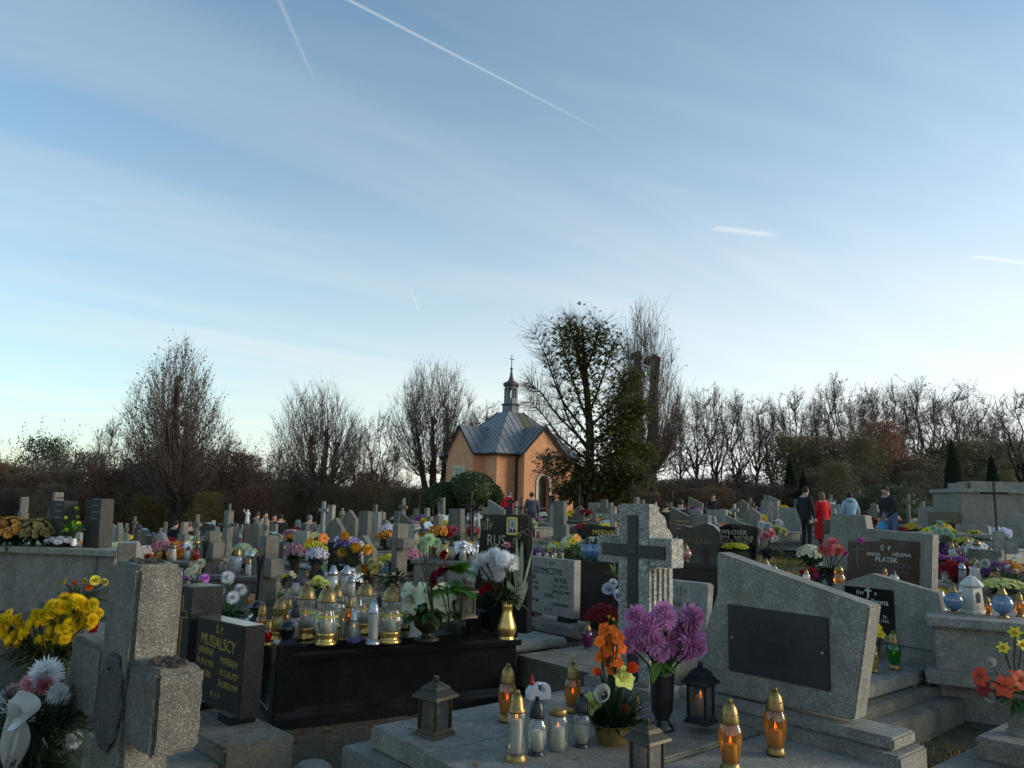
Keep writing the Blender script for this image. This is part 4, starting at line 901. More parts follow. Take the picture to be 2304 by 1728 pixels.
# --- big hewn granite cross at the left
def left_cross():
    rz = RAD(-45); o = aty(353, 1515, 1.93); o = flat0(o); t = thing('granite_cross', 'big rough grey granite cross with a dark oval plate, nearest at the left', 'cross', o, rz)
    T = .125; sh = [-.395, -.185]; zt = 1.408
    m_ = MB().box((sum(sh)/2, T/2, .58), (sh[1] - sh[0], T, 1.16)); ob = mk('shaft', MB().box((sum(sh)/2, T/2, .695), (sh[1] - sh[0], T, 1.43)), M_ROUGH, t, bevel=.012); hewn(ob, .0045, 30, 11, 1)
    ob.data.polygons.foreach_set('use_smooth', [False]*len(ob.data.polygons))
    for x0, x1, s in ((-.19, .0, 2), (-.66, -.39, 3)):
        ob = mk('arm', MB().box(((x0 + x1)/2, T/2 - .002, 1.075), (x1 - x0, T - .006, .20)), M_ROUGH, t, bevel=.012); hewn(ob, .0045, 30, 8, s)
    # broken, weathered hollows on the top faces
    for x, z, w_ in ((-.29, 1.409, .15), (-.085, 1.176, .13)):
        ob = mk('weathered_top', MB().lathe([(.5, 0), (.42, .010), (.2, .004), (.01, .006)], 14), stone('lichen_hollow_%d' % (z*100), (.07, .055, .036), (.15, .12, .085), (.24, .21, .16), 60, .95, .8, .3, .3), t, (x, T/2, z), None, False); ob.scale = (w_, T*.72, .6); hewn(ob, .02, 6, 2, 7)
    # oval plate
    pl = MB(); n = 28; a, b = .092, .125
    for k, (s, y) in enumerate(((1.0, -.000), (1.0, -.004), (.88, -.007))): pl.v += [(a*s*cos(2*pi*i/n), y, b*s*sin(2*pi*i/n)) for i in range(n)]
    pl.f = [(k*n + i, k*n + (i + 1) % n, (k + 1)*n + (i + 1) % n, (k + 1)*n + i) for k in range(2) for i in range(n)] + [tuple(range(2*n, 3*n))]; pl.m = [0]*len(pl.f)
    ov = mk('oval_plate', pl, stone('dark_relief', (.075, .075, .074), (.125, .125, .12), (.18, .178, .17), 150, .85, .8, .5, .4), t, (-.285, -.004, 1.055), (0, RAD(8), 0)); hewn(ov, .006, 26, 4, 3)
    mk('rivet', MB().ball((-.285, -.012, 1.14), .006, 8, 5), M_BLKMET, t)
left_cross()

# --- dark stone with gold lettering
def musialscy():
    rz = RAD(-46); o = flat0(at(536, 1640, .42)); t = thing('headstone', 'black granite headstone with gold lettering beside a taller pillar with gold outlined cross', 'headstone', o, rz)
    mk('tablet', MB().prism([(-.605, .46), (-.005, .46), (-.005, .925), (-.605, .905)], 0, .115), M_DARKG, t, bevel=.004)
    mk('pillar', MB().prism([(-.925, .42), (-.665, .42), (-.675, 1.062), (-.93, 1.055)], -.02, .17), M_DARKG, t, bevel=.004)
    for x in (-.14, -.52): mk('foot', MB().box((x, .055, .44), (.15, .14, .045)), M_BLACK, t)
    b = mk('base_slab', MB().box((-.33, -.01, .335), (1.20, .36, .17)), M_ROUGH, t, bevel=.01)
    mk('bed_slab', MB().box((-.20, -.36, .28), (.9, .34, .14)), M_CONC, t, bevel=.01); mk('bed_wall', MB().box((-.25, -.2, .09), (1.0, .6, .24)), M_CONC, t)
    cx, w_, z0, z1, zc, wc = -.80, .018, .55, 1.0, .90, .085
    out = [(-w_, z0), (w_, z0), (w_, zc - w_), (wc, zc - w_), (wc, zc + w_), (w_, zc + w_), (w_, z1), (-w_, z1), (-w_, zc + w_), (-wc, zc + w_), (-wc, zc - w_), (-w_, zc - w_)]
    mk('gold_cross', MB().tube([(cx + a, -.022, b) for a, b in out + out[:1]], .0035, 4), M_GOLDT, t)
    y = -.002
    text('Ś. P.', .052, t, -.30, y, .865, M_GOLDT); text('MUSIALSCY', .088, t, -.315, y, .795, M_GOLDT, .98)
    text('JANINA', .056, t, -.455, y, .735, M_GOLDT); text('MARIAN', .056, t, -.165, y, .715, M_GOLDT)
    text('Ur.10.12.1933', .047, t, -.455, y, .675, M_GOLDT, .82); text('Ur.22.06.1927', .047, t, -.155, y, .655, M_GOLDT, .82)
    text('Zm.   2005', .047, t, -.455, y, .618, M_GOLDT, .82); text('Zm.28.05.1999', .047, t, -.155, y, .598, M_GOLDT, .82)
    text('R  I  P', .046, t, -.30, y, .525, M_GOLDT)
musialscy()

# --- polished black family tomb (RUS)
F0 = at(650, 1451, .58)
def lerp2(a, b, s): return a[0] + (b[0] - a[0])*s, a[1] + (b[1] - a[1])*s
def rus():
    rz = RAD(-62); t = thing('black_tomb', 'polished black granite family tomb with ball posts and a tall portrait headstone', 'tomb', flat0(F0), rz)
    Wd, Ln = 1.25, 1.82; Y = .02
    bx = lambda nm, x0, x1, y0, y1, z0, z1, m_=M_BLACK, bv=.006: mk(nm, MB().box(((x0 + x1)/2, (y0 + y1)/2, (z0 + z1)/2), (x1 - x0, y1 - y0, z1 - z0)), m_, t, bevel=bv)
    bx('plinth', -Wd - .10, .10, -.08, Ln + .1, -.1, .12); bx('side_wall', -Wd + .02, -.02, .02, Ln, .12, .47); bx('ledge', -Wd - .03, .03, -.02, Ln + .02, .47, .515)
    bx('cover_slab', -Wd, 0, .0, Ln, .517, .578, M_BLACK, .012); bx('head_shelf', -Wd - .04, .07, Ln - .46, Ln + .12, .580, .618, M_BLACK, .008)
    for x in (-.05, -Wd + .05):
        po = bx('corner_post', x - .075, x + .075, -.085, .065, .0, .585); mk('post_cap', MB().box((x, -.01, .607), (.15, .15, .045), top=(.35, .35)), M_BLACK, t)
        mk('ball', MB().ball((x, -.01, .677), .058, 20, 12), M_BLACK, t, smooth=True)
    # portrait stone
    h0 = flat0(at(1120, 1424, .6)); r2 = RAD(-32); q4 = poly(h0, r2, [(1056, 1430), (1184, 1432), (1186, 1159), (1085, 1157)]); hs = mk('headstone', MB().prism([(q4[0][0], .619), (q4[1][0], .619), q4[2], q4[3]], 0, .085), M_BLACK, None, h0, r2, bevel=.005)
    q = (t.matrix_basis.inverted() if False else None)
    hs.parent = t; Mi = Matrix.LocRotScale(flat0(F0), Matrix.Rotation(rz, 3, 'Z').to_quaternion(), None).inverted(); hs.matrix_parent_inverse = Mi
    mk('text_field', MB().prism([(-.21, .9), (.285, .9), (.285, 1.48), (-.215, 1.48)], -.0025, 0), M_BROWN, hs) if False else None
    pale = plain('worn_gold_lettering', (.42, .33, .22), .5, .3)
    f_ = lambda px, py: onpl(h0, r2, px, py)
    for ch, px, py, sz, sx in (('Ś', 1090.5, 1184, .075, .8), ('P', 1105, 1185, .075, .8), ('RUS', 1117, 1217, .125, .82)): text(ch, sz, hs, f_(px, py)[0], -.003, f_(px, py)[1], pale, sx, thin=-.0008)
    cx_, cz_ = f_(1098, 1178); mk('cross_mark', MB().box((cx_, -.003, cz_), (.007, .005, .10)).box((cx_, -.003, cz_ + .028), (.036, .005, .007)), pale, hs)
    # framed portrait
    (fx, fz), fw, fh = f_(1154.5, 1183.5), .088, .125; SF = .52
    fr = mk('portrait_frame', MB().box((fx - fw/2, -.008, fz), (.011, .016, fh)).box((fx + fw/2, -.008, fz), (.011, .016, fh)).box((fx, -.008, fz + fh/2), (fw - .011, .016, .011)).box((fx, -.008, fz - fh/2), (fw - .011, .016, .011)), M_GOLD, hs)
    mk('portrait_ground', MB().box((fx, -.003, fz), (fw - .011, .004, fh - .011)), plain('portrait_paper', (.42, .46, .42), .4), fr)
    def ell(cx, cz, a, b): return [(cx + a*cos(i*pi/8), cz + b*sin(i*pi/8)) for i in range(16)]
    mk('portrait_suit', MB().prism([(fx + a*SF, fz + b*SF) for a, b in ((-.058, -.095), (.058, -.095), (.055, -.06), (.022, -.035), (-.022, -.035), (-.055, -.06))], -.0065, -.0055), plain('portrait_dark', (.012, .012, .014), .5), fr)
    mk('portrait_shirt', MB().prism([(fx - .014*SF, fz - .03*SF), (fx, fz - .095*SF), (fx + .014*SF, fz - .03*SF)], -.0085, -.0075), plain('portrait_white', (.6, .62, .6), .5), fr)
    mk('portrait_face', MB().prism(ell(fx, fz + .02*SF, .030*SF, .045*SF), -.0075, -.0065), plain('portrait_grey', (.20, .22, .20), .5), fr)
    # cast metal spray of leaves
    lf = MB(); r = random.Random(3)
    for i in range(26):
        s = i/25; cx, cz = lerp2(f_(1156, 1230), f_(1180, 1192), s); cx += r.gauss(0, .012); cz += r.gauss(0, .010); a = r.uniform(.2, 2.6); l = .026
        lf.add([(cx, -.004, cz), (cx + l*.5*cos(a - .5), -.016, cz + l*.5*sin(a - .5)), (cx + l*cos(a), -.010, cz + l*sin(a)), (cx + l*.5*cos(a + .5), -.016, cz + l*.5*sin(a + .5))], [(0, 1, 2, 3)])
    a1, a2, a3 = f_(1148, 1222), f_(1160, 1222), f_(1180, 1192); lf.tube([(a1[0], -.006, a1[1]), (a2[0], -.010, a2[1]), (a3[0], -.010, a3[1])], .003, 4); stuff(mk('leaf_spray', lf, plain('dull_gold', (.25, .19, .10), .5, .5), hs))
    # low curved stone, AVE MARIA
    a0 = flat0(at(1052, 1424, .6)); av = mk('low_stone', MB().prism([(-.72, .58), (.02, .58), (.02, .735), (-.12, .745), (-.40, .76), (-.72, .73)], 0, .12), M_BLACK, None, a0, RAD(-56), bevel=.006); av.parent = t; av.matrix_parent_inverse = Mi
    text('AVE MARIA', .105, av, -.235, -.003, .665, pale, .80, thin=-.0015)
    return t
rus()

# --- double terrazzo tomb in the middle foreground
K0 = at(834, 1633, .45)
def double_tomb():
    rz = RZ; t = thing('terrazzo_tomb', 'grey terrazzo double tomb with stepped cross and slanted headstone, middle foreground', 'tomb', flat0(K0), rz)
    bx = lambda nm, x0, x1, y0, y1, z0, z1, m_=M_GRAN, bv=.01: mk(nm, MB().box(((x0 + x1)/2, (y0 + y1)/2, (z0 + z1)/2), (x1 - x0, y1 - y0, z1 - z0)), m_, t, bevel=bv)
    bx('plinth', -.26, 2.25, -.24, 2.1, -.1, .17, M_CONC); bx('curb', -.11, 2.02, -.10, 2.02, .17, .345, M_GRAN); mk('corner_post', MB().lathe([(.10, .0), (.10, .23), (.07, .25)], 14), M_GRAN, t, (-.22, -.2, 0))
    bx('slab', 0, .535, 0.0, 1.60, .347, .45); bx('slab', .545, 1.235, -.045, 1.60, .347, .458); bx('slab', 1.265, 1.92, -.02, 1.60, .347, .448)
    bx('head_step', -.06, 1.95, 1.605, 1.90, .345, .50); bx('head_step', .66, 1.90, 1.66, 1.90, .502, .56)
    # stepped cross block
    y0 = 1.68
    prof = [(0, .50), (.24, .50), (.24, 1.42), (.185, 1.47), (.165, 1.53), (.105, 1.565), (.09, 1.61), (.0, 1.612)]
    S_ = MB().prism(prof, -.128, .128); S2 = MB(); S2.put(S_, Matrix.Translation((.30, y0, 0)) @ Matrix.Rotation(pi/2, 4, 'Z')); mk('cross_shaft', S2, M_TERR, t, bevel=.004)
    for k in range(4): mk('flute', MB().box((.431, y0 + .045 + k*.05, .88), (.016, .022, .66)), M_TERR, t, bevel=.004)
    for s in (-1, 1): mk('cross_arm', MB().box((.30 + s*.215, y0 + .060, 1.315), (.178, .122, .175)), M_TERR, t, bevel=.004)
    ins = mk('slate_cross', MB().box((.30, y0 - .004, 1.03), (.080, .014, 1.02)).box((.15, y0 - .004, 1.315), (.22, .0135, .078)).box((.45, y0 - .004, 1.315), (.22, .0135, .078)), M_PLAQ, t)
    mk('monogram_plate', MB().box((.30, y0 - .0125, 1.315), (.084, .006, .055)), M_BLKMET, ins); text('IHS', .05, ins, .30, y0 - .0165, 1.315, M_GREYT, .9)
    # slanted headstone with slate plate
    o = K0 + axes(rz)[1]*1.70; f = lambda *a: poly(o, rz, a)
    pts = f((1612, 1242), (1957, 1364), (1921, 1622), (1560, 1548), (1570, 1480), (1586, 1420), (1613, 1335))
    mk('headstone', MB().prism([(a, max(.5, b)) for a, b in reversed(pts)], 1.70, 1.83), M_GRAN, t, bevel=.008)
    ins = f((1690, 1310), (1895, 1378), (1868, 1585), (1622, 1538))
    pq = f((1640, 1372), (1862, 1381), (1871, 1544), (1644, 1520)); x0, x1 = .993, 1.583; za, zb = .705, 1.062
    pl = mk('plate', MB().box(((x0 + x1)/2, 1.694, (za + zb)/2), (x1 - x0, .014, zb - za)), M_PLAQ, t, bevel=.002)
    for x in (x0 + .03, x1 - .03): mk('rivet', MB().ball((x, 1.683, .885), .009, 8, 5), M_SILVER, pl)
    fa = plain('faded_lettering', (.055, .06, .06), .6); xm = (x0 + x1)/2
    text('Ś P', .036, pl, xm - .02, 1.6855, 1.015, fa); text('KAZIMIERZ', .038, pl, xm - .12, 1.6855, .965, fa); text('JAN', .036, pl, xm + .15, 1.6855, .955, fa); text('HANUS', .046, pl, xm + .01, 1.6855, .905, fa, .9); text('UR. 1900', .034, pl, xm - .13, 1.6855, .848, fa); text('ZM. 1971', .034, pl, xm - .13, 1.6855, .81, fa)
    bx('right_curb', 2.03, 2.16, -.3, 1.9, -.1, .22, M_CONC)
    return t
double_tomb()

# --- SZYMCZYK and its bed
def szymczyk():
    o = flat0(at(1250, 1395, .45)); t = thing('headstone', 'pale granite headstone of a couple beside the black portrait stone', 'headstone', o, RZ)
    mk('tablet', MB().prism([(-.55, .49), (.245, .485), (.250, 1.047), (-.55, 1.045)], 0, .10), M_LIGHT, t, bevel=.005)
    for x in (-.40, .12): mk('foot', MB().box((x, .05, .465), (.17, .12, .055)), M_BLACK, t)
    mk('head_slab', MB().box((-.15, .02, .40), (1.05, .42, .085)), M_GRAN, t, bevel=.008); mk('bed_slab', MB().box((-.15, -.94, .325), (1.15, 1.40, .075)), M_GRAN, t, bevel=.02)
    mk('bed_wall', MB().box((-.15, -.62, .13), (.95, 1.75, .32)), M_SAND, t); D = M_DARKT; y = -.003
    text('Ś P', .05, t, -.06, y, .995, D); text('SZYMCZYK', .090, t, -.13, y, .915, D, .95); text('JA', .062, t, -.335, y, .845, D); text('PIOTR', .066, t, .06, y, .835, D)
    text('AT 59', .045, t, -.315, y, .785, D); text('ŻYŁ LAT 73', .045, t, .055, y, .775, D); text('1956', .045, t, -.305, y, .735, D); text('ZM.4.02.1989', .045, t, .07, y, .722, D)
    text('EWA', .060, t, -.10, y, .675, D); text('AT 68', .042, t, -.31, y, .615, D); text('ZM.10.II.2001', .042, t, .07, y, .60, D); text('R  I  P', .045, t, -.11, y, .54, D)
szymczyk()
def huchro():
    o = flat0(at(1545, 1440, .42)); t = thing('headstone', 'pale worn headstone partly hidden behind the terrazzo cross', 'headstone', o, RZ)
    a = poly(o, RZ, [(1490, 1440), (1585, 1445), (1593, 1318), (1586, 1313), (1500, 1304), (1450, 1300), (1446, 1440)])
    mk('tablet', MB().prism([(p[0], p[1]) for p in (a[6], a[0], a[1], a[2], a[3], a[4], a[5])], 0, .09), M_LIGHT, t, bevel=.006); zt = a[4][1]; xc = (a[6][0] + a[1][0])/2
    mk('bed', MB().box((-.1, -.75, .2), (1.0, 1.5, .3)), M_CONC, t, bevel=.01); mk('base', MB().box((-.1, .05, .28), (1.0, .3, .32)), M_CONC, t, bevel=.01)
    text('Ś     P', .05, t, xc + .10, -.003, zt - .09, M_GREYT); mk('cross_mark', MB().box((xc + .10, -.003, zt - .085), (.008, .004, .08)).box((xc + .10, -.003, zt - .065), (.04, .004, .008)), M_GREYT, t)
    text('NCJA FRANCISZEK', .062, t, xc + .07, -.003, zt - .21, M_GREYT, .85); text('HUCHRO', .095, t, xc + .07, -.003, zt - .33, M_DARKT, .95)
huchro()

# --- JULIANNA, right of the slanted headstone
def julianna():
    o = flat0(at(2050, 1465, .45)); t = thing('headstone', 'grey pointed terrazzo headstone with a glossy black plate at right', 'headstone', o, RZ)
    mk('tablet', MB().prism([(-.74, .49), (.285, .475), (.235, .95), (-.31, 1.062), (-.80, .87)], 0, .10), M_GRAN, t, bevel=.006)
    mk('base', MB().box((-.25, .03, .42), (1.25, .30, .11)), M_GRAN, t, bevel=.008); mk('bed_slab', MB().box((-.30, -.80, .335), (1.10, 1.35, .09)), M_GRAN, t, bevel=.01); mk('bed_slab', MB().box((-.30, -1.62, .30), (1.10, .28, .09)), M_GRAN, t, bevel=.01)
    mk('bed_wall', MB().box((-.26, -.78, .13), (1.22, 1.70, .30)), M_CONC, t, bevel=.008); mk('curb', MB().box((.42, -.8, .06), (.16, 2.2, .30)), M_CONC, t, bevel=.01)
    pl = mk('plate', MB().box((-.335, -.006, .745), (.43, .012, .38)), M_BLACK, t); y = -.0135
    text('ŚW', .042, pl, -.41, y, .885, M_WHITET); text('P', .042, pl, -.27, y, .885, M_WHITET)
    mk('cross_mark', MB().box((-.338, y, .893), (.014, .004, .088)).box((-.338, y, .912), (.058, .004, .014)), M_WHITET, pl)
    text('Julianna', .072, pl, -.262, y, .822, M_WHITET, .9); text('20.  70.', .036, pl, -.23, y, .70, M_WHITET); text('28.2.1994', .034, pl, -.235, y, .665, M_WHITET)
julianna()

# --- PŁATEK, behind
def platek():
    o = flat0(aty(2000, 1345, 8.2)); t = thing('headstone', 'tall stepped grey headstone with a large black plate below the people', 'headstone', o, RZ)
    f = lambda *a: poly(o, RZ, a); a = f((1868, 1155), (1945, 1160), (1950, 1190), (2098, 1203), (2095, 1352), (1862, 1352))
    mk('tablet', MB().prism([(p[0], p[1]) for p in reversed(a)], 0, .16), M_GRAN, t, bevel=.006)
    mk('left_shoulder', MB().prism(list(reversed(f((1852, 1202), (1874, 1202), (1874, 1352), (1848, 1352)))), .01, .15), M_GRAN, t, bevel=.006)
    b = f((1910, 1218), (1982, 1218), (1982, 1211), (2070, 1220), (2068, 1345), (1905, 1345)); pl = mk('plate', MB().prism([(p[0], p[1]) for p in reversed(b)], -.014, -.001), M_BROWN, t)
    mk('base', MB().box((-.05, -.05, .55), (1.35, .5, .25)), M_GRAN, t, bevel=.008); mk('bed', MB().box((-.05, -1.0, .32), (1.2, 1.7, .40)), M_GRAN, t, bevel=.01); y = -.0165
    q = f((1994, 1234), (1967, 1247), (2030, 1249), (1996, 1260), (1935, 1240), (1985, 1270)); xw = onpl(o, RZ, 1930, 1240)
    text('Ś  P', .065, pl, q[0][0], y, q[0][1], M_WHITET); text('ANNA', .052, pl, q[1][0], y, q[1][1], M_WHITET); text('HELENA', .052, pl, q[2][0], y, q[2][1], M_WHITET); text('PŁATEK', .072, pl, q[3][0], y, q[3][1], M_WHITET, .95)
    text('ŻYŁ LAT 67   ŻYŁA LAT 83', .036, pl, q[3][0] + .04, y, q[3][1] - .06, M_GREYT); text('PROSI O MODLITWĘ', .036, pl, q[3][0] + .06, y, q[3][1] - .115, M_GREYT)
    mk('cross_mark', MB().box((xw[0], y, xw[1] - .02), (.013, .004, .33)).box((xw[0], y, xw[1] + .02), (.17, .004, .011)), M_GREYT, pl)
platek()

# --- dark long tomb with two black stones on it, behind the terrazzo cross
def dark_row():
    y = 9.2; rz = RAD(-50); a = aty(1460, 1262, y); z = a.z; t = thing('dark_tomb', 'long dark polished tomb behind the terrazzo cross', 'tomb', flat0(a), RAD(-14))
    mk('wall', MB().box((0, .55, z/2 - .1), (2.2, 1.1, z - .02 + .1)), M_DARKG, t, bevel=.01); mk('cover_slab', MB().box((0, .55, z - .03), (2.36, 1.22, .06)), M_DARKG, t, bevel=.008); mk('ledge', MB().box((0, .55, .22), (2.34, 1.2, .10)), M_DARKG, t, bevel=.01)
    o = flat0(aty(1575, 1265, y + .55)); t = thing('headstone', 'glossy dark heart-shaped headstone with faint bronze letters', 'headstone', o, RAD(-30)); f = lambda *p: poly(o, RAD(-30), p)
    b = f((1532, 1262), (1615, 1266), (1621, 1215), (1617, 1195), (1606, 1183), (1590, 1177), (1572, 1182), (1556, 1187), (1540, 1183), (1528, 1192), (1524, 1215)); mk('tablet', MB().prism(b, 0, .10), M_DARKG, t, bevel=.005)
    q = f((1566, 1218), (1554, 1192), (1570, 1240)); br = plain('bronze_lettering', (.16, .09, .05), .5, .3); text('STRASZAK', .085, t, q[0][0], -.004, q[0][1], br); text('ŚP', .05, t, q[1][0], -.004, q[1][1], M_DARKT); text('M', .05, t, q[2][0] - .06, -.004, q[2][1], br)
    o = flat0(aty(1660, 1262, y + .9)); t = thing('headstone', 'black arched headstone with pale gold letters behind a yellow flower pot', 'headstone', o, RAD(-30)); f = lambda *p: poly(o, RAD(-30), p)
    b = f((1622, 1262), (1700, 1264), (1702, 1186), (1680, 1181), (1655, 1179), (1635, 1180), (1618, 1186)); mk('tablet', MB().prism(b, 0, .10), M_BLACK, t, bevel=.005)
    q = f((1651, 1186), (1652, 1198), (1632, 1208), (1674, 1210), (1632, 1216), (1673, 1217), (1632, 1222), (1673, 1223)); pg = plain('pale_gold_lettering', (.50, .44, .30), .5, .2)
    text('Ś.P.', .04, t, q[0][0], -.004, q[0][1], M_GREYT); text('WŁOSEK', .085, t, q[1][0], -.004, q[1][1], pg)
    for k, s in zip((2, 3, 4, 5, 6, 7), ('JAN', 'NATALIA', 'ŻYŁ LAT 78', 'ŻYŁA LAT 82', 'ZM.28.01.1992', 'ZM.2002')): text(s, .06 if k < 4 else .038, t, q[k][0], -.004, q[k][1], pg)
    o = flat0(aty(1345, 1230, 10.2)); t = thing('headstone', 'black wavy-topped headstone with gold letters left of the terrazzo cross', 'headstone', o, RAD(-30)); f = lambda *p: poly(o, RAD(-30), p)
    b = f((1302, 1262), (1388, 1264), (1384, 1186), (1366, 1185), (1345, 1183), (1325, 1179), (1312, 1181), (1306, 1190)); mk('tablet', MB().prism(b, 0, .10), M_BLACK, t, bevel=.005); mk('side_band', MB().prism(f((1384, 1187), (1389, 1188), (1392, 1264), (1388, 1264)), .0, .10), M_SAND, t)
    q = f((1360, 1199),); text('MERNIK', .095, t, q[0][0], -.004, q[0][1], plain('yellow_lettering', (.55, .42, .06), .5)); mk('base', MB().box((0, .1, .45), (1.3, .5, .9)), M_DARKG, t, bevel=.01)
dark_row()

# --- big pale tomb at the left
def left_tomb():
    rz = RAD(-9); o = flat0(aty(130, 1230, 8.3)); t = thing('concrete_tomb', 'big pale concrete tomb with a flat ledge at the left edge', 'tomb', o, rz)
    z = 1.0
    mk('wall', MB().box((-.90, .28, .42), (3.1, .50, 1.04)), M_GRAN, t, bevel=.006); mk('ledge', MB().box((-.90, .28, .965), (3.22, .60, .065)), M_GRAN, t, bevel=.008); mk('plinth', MB().box((-.90, .28, .20), (3.3, .8, .26)), M_CONC, t, bevel=.01)
    mk('joint', MB().box((.45, .024, .68), (.008, .012, .5)), M_GREYT, t)
    for nm, pts, dy, lb in (('headstone', [(106, 1226), (135, 1226), (145, 1128), (112, 1126)], 0.30, 'narrow dark slab headstone on the pale tomb, left one'), ('headstone', [(184, 1236), (220, 1238), (227, 1122), (192, 1124)], .22, 'broad dark slab headstone on the pale tomb, right one')):
        p = flat0(aty(sum(a for a, b in pts)/4, 1228, 8.3 + dy)); h = thing('headstone', lb, 'headstone', p, RAD(-30)); a = poly(p, RAD(-30), pts); zb = .998
        mk('tablet', MB().prism([(a[0][0], zb), (a[1][0], zb), a[2], a[3]], 0, .16), M_SLAB, h, bevel=.005)
        for k in range(4): mk('inscription', MB().box(((a[0][0] + a[1][0])/2 + .02, -.002, zb + .52 - k*.07), (.12, .003, .016)), M_GREYT, h)
    p = flat0(aty(272, 1262, 7.6)); h = thing('headstone', 'small slanted pale marker at the corner of the concrete tomb', 'headstone', p, RAD(-70)); mk('tablet', MB().prism(poly(p, RAD(-70), [(262, 1320), (288, 1320), (286, 1243), (272, 1217), (264, 1222)]), 0, .16), M_LIGHT, h, bevel=.006)
left_tomb()

# --- stone crosses in the left middle distance
def stone_cross(label, px, top, y, armpy, wpx, armw, mat, rz=RZ, vine=False, depth=.16, base=True):
    o = aty(px, top, y); g = ground(o.x, o.y); t = thing('stone_cross', label, 'cross', (o.x, o.y, g), rz); k = y/FPX; zt = o.z - g; za = aty(px, armpy, y).z - g; w_ = wpx*k; aw = armw*k
    mk('shaft', MB().box((0, 0, zt/2), (w_, depth, zt), top=(.92, .95)), mat, t, bevel=.012)
    for s in (-1, 1): mk('arm', MB().box((s*(w_/2 + aw/2 - .01), 0, za), (aw, depth*.96, w_*1.05)), mat, t, bevel=.012)
    if base: mk('base', MB().box((0, 0, .2), (w_*2.2, depth*2.2, .45)), M_CONC, t, bevel=.015); mk('bed', MB().box((0, -.95, .16), (.95, 1.7, .32)), M_CONC, t, bevel=.015)
    if vine: mk('iron_crucifix', MB().tube([(0, -depth/2 - .012, za - .42), (.01, -depth/2 - .012, za - .05), (-.05, -depth/2 - .012, za + .10)], .014, 5).tube([(.01, -depth/2 - .012, za - .02), (.09, -depth/2 - .012, za + .12)], .012, 5), M_IRON, t)
    return t
stone_cross('plain grey stone cross with a small dark crucifix, behind the candles', 607, 1205, 7.9, 1275, 37, 36, M_ROUGH, vine=True)
stone_cross('tall plain grey stone cross with a cap block, second from the left', 480, 1195, 9.6, 1237, 34, 26, M_ROUGH, vine=True)
stone_cross('slim grey concrete cross rising beside the white wavy stone', 902, 1180, 8.6, 1222, 22, 26, M_CONC)
stone_cross('small grey stone cross with square arms left of the terrazzo cross', 1380, 1140, 17.5, 1163, 13, 13, M_LIGHT, rz=RAD(-20))

# --- right hand granite tomb and its neighbour
def right_tombs():
    a = at(2225, 1398, .80); t = thing('granite_tomb', 'low grey granite tomb carrying blue ball candles at the right edge', 'tomb', flat0(a), RAD(-27)); 
    mk('wall', MB().box((.50, .55, .36), (1.75, 1.0, .78)), M_GRAN, t, bevel=.01); mk('cover_slab', MB().box((.50, .55, .765), (1.85, 1.12, .07)), M_GRAN, t, bevel=.01); mk('ledge', MB().box((.50, .52, .36), (1.9, 1.2, .10)), M_GRAN, t, bevel=.01)
    a = at(2262, 1655, .40); t = thing('granite_tomb', 'corner of a stepped grey tomb under the stone vase at lower right', 'tomb', flat0(a), RAD(-50))
    mk('step', MB().box((.35, .30, .34), (.9, .9, .12)), M_GRAN, t, bevel=.01); mk('plinth', MB().box((.55, .1, .13), (1.5, 1.6, .30)), M_CONC, t, bevel=.01)
    g = gpx(2240, 19.5); t = thing('terrace_tomb', 'wide pale grey terrace tomb on the slope at the right edge', 'tomb', (g.x, g.y, g.z), RAD(-6)); z0 = aty(2240, 1108, 19.5).z - g.z; z1 = aty(2240, 1085, 19.5).z - g.z
    mk('wall', MB().box((.75, .8, z0/2 - .2), (3.0, 1.6, z0 + .4)), M_GRAN, t, bevel=.01); mk('cornice', MB().box((.75, .8, z0 + .03), (3.12, 1.72, .10)), M_LIGHT, t, bevel=.01); mk('upper_block', MB().box((.9, 1.0, (z0 + z1)/2 + .04), (2.2, .8, z1 - z0)), M_GRAN, t, bevel=.01); mk('side_block', MB().box((-.35, 1.0, z0 + .16), (.25, .6, .18)), M_LIGHT, t, bevel=.01)
    p = flat0(gpx(2252, 14.0)); p.z = ground(p.x, p.y); t = thing('iron_cross', 'tall thin dark iron cross on a pole at the right', 'cross', p, RAD(-20)); h = aty(2252, 1085, 14).z - p.z
    mk('pole', MB().tube([(0, 0, -.1), (0, 0, h)], .022, 6), M_IRON, t); mk('crossbar', MB().tube([(-.22, 0, h - .20), (.22, 0, h - .20)], .02, 6), M_IRON, t)
right_tombs()
p = gpx(2180, 15.0); t = thing('brown_tomb', 'low red-brown tomb with flowers on top, right of the people', 'tomb', p, RAD(-10)); zt = aty(2180, 1207, 15).z - p.z
mk('wall', MB().box((0, .5, zt/2 - .1), (1.25, 1.0, zt + .1)), M_BROWN, t, bevel=.01); mk('cover_slab', MB().box((0, .5, zt + .02), (1.35, 1.1, .05)), M_GRAN, t, bevel=.008)
stone_cross('grey stone cross with an iron crucifix at the far right', 2246, 1195, 11.5, 1232, 24, 24, M_LIGHT, rz=RAD(-30), vine=False)

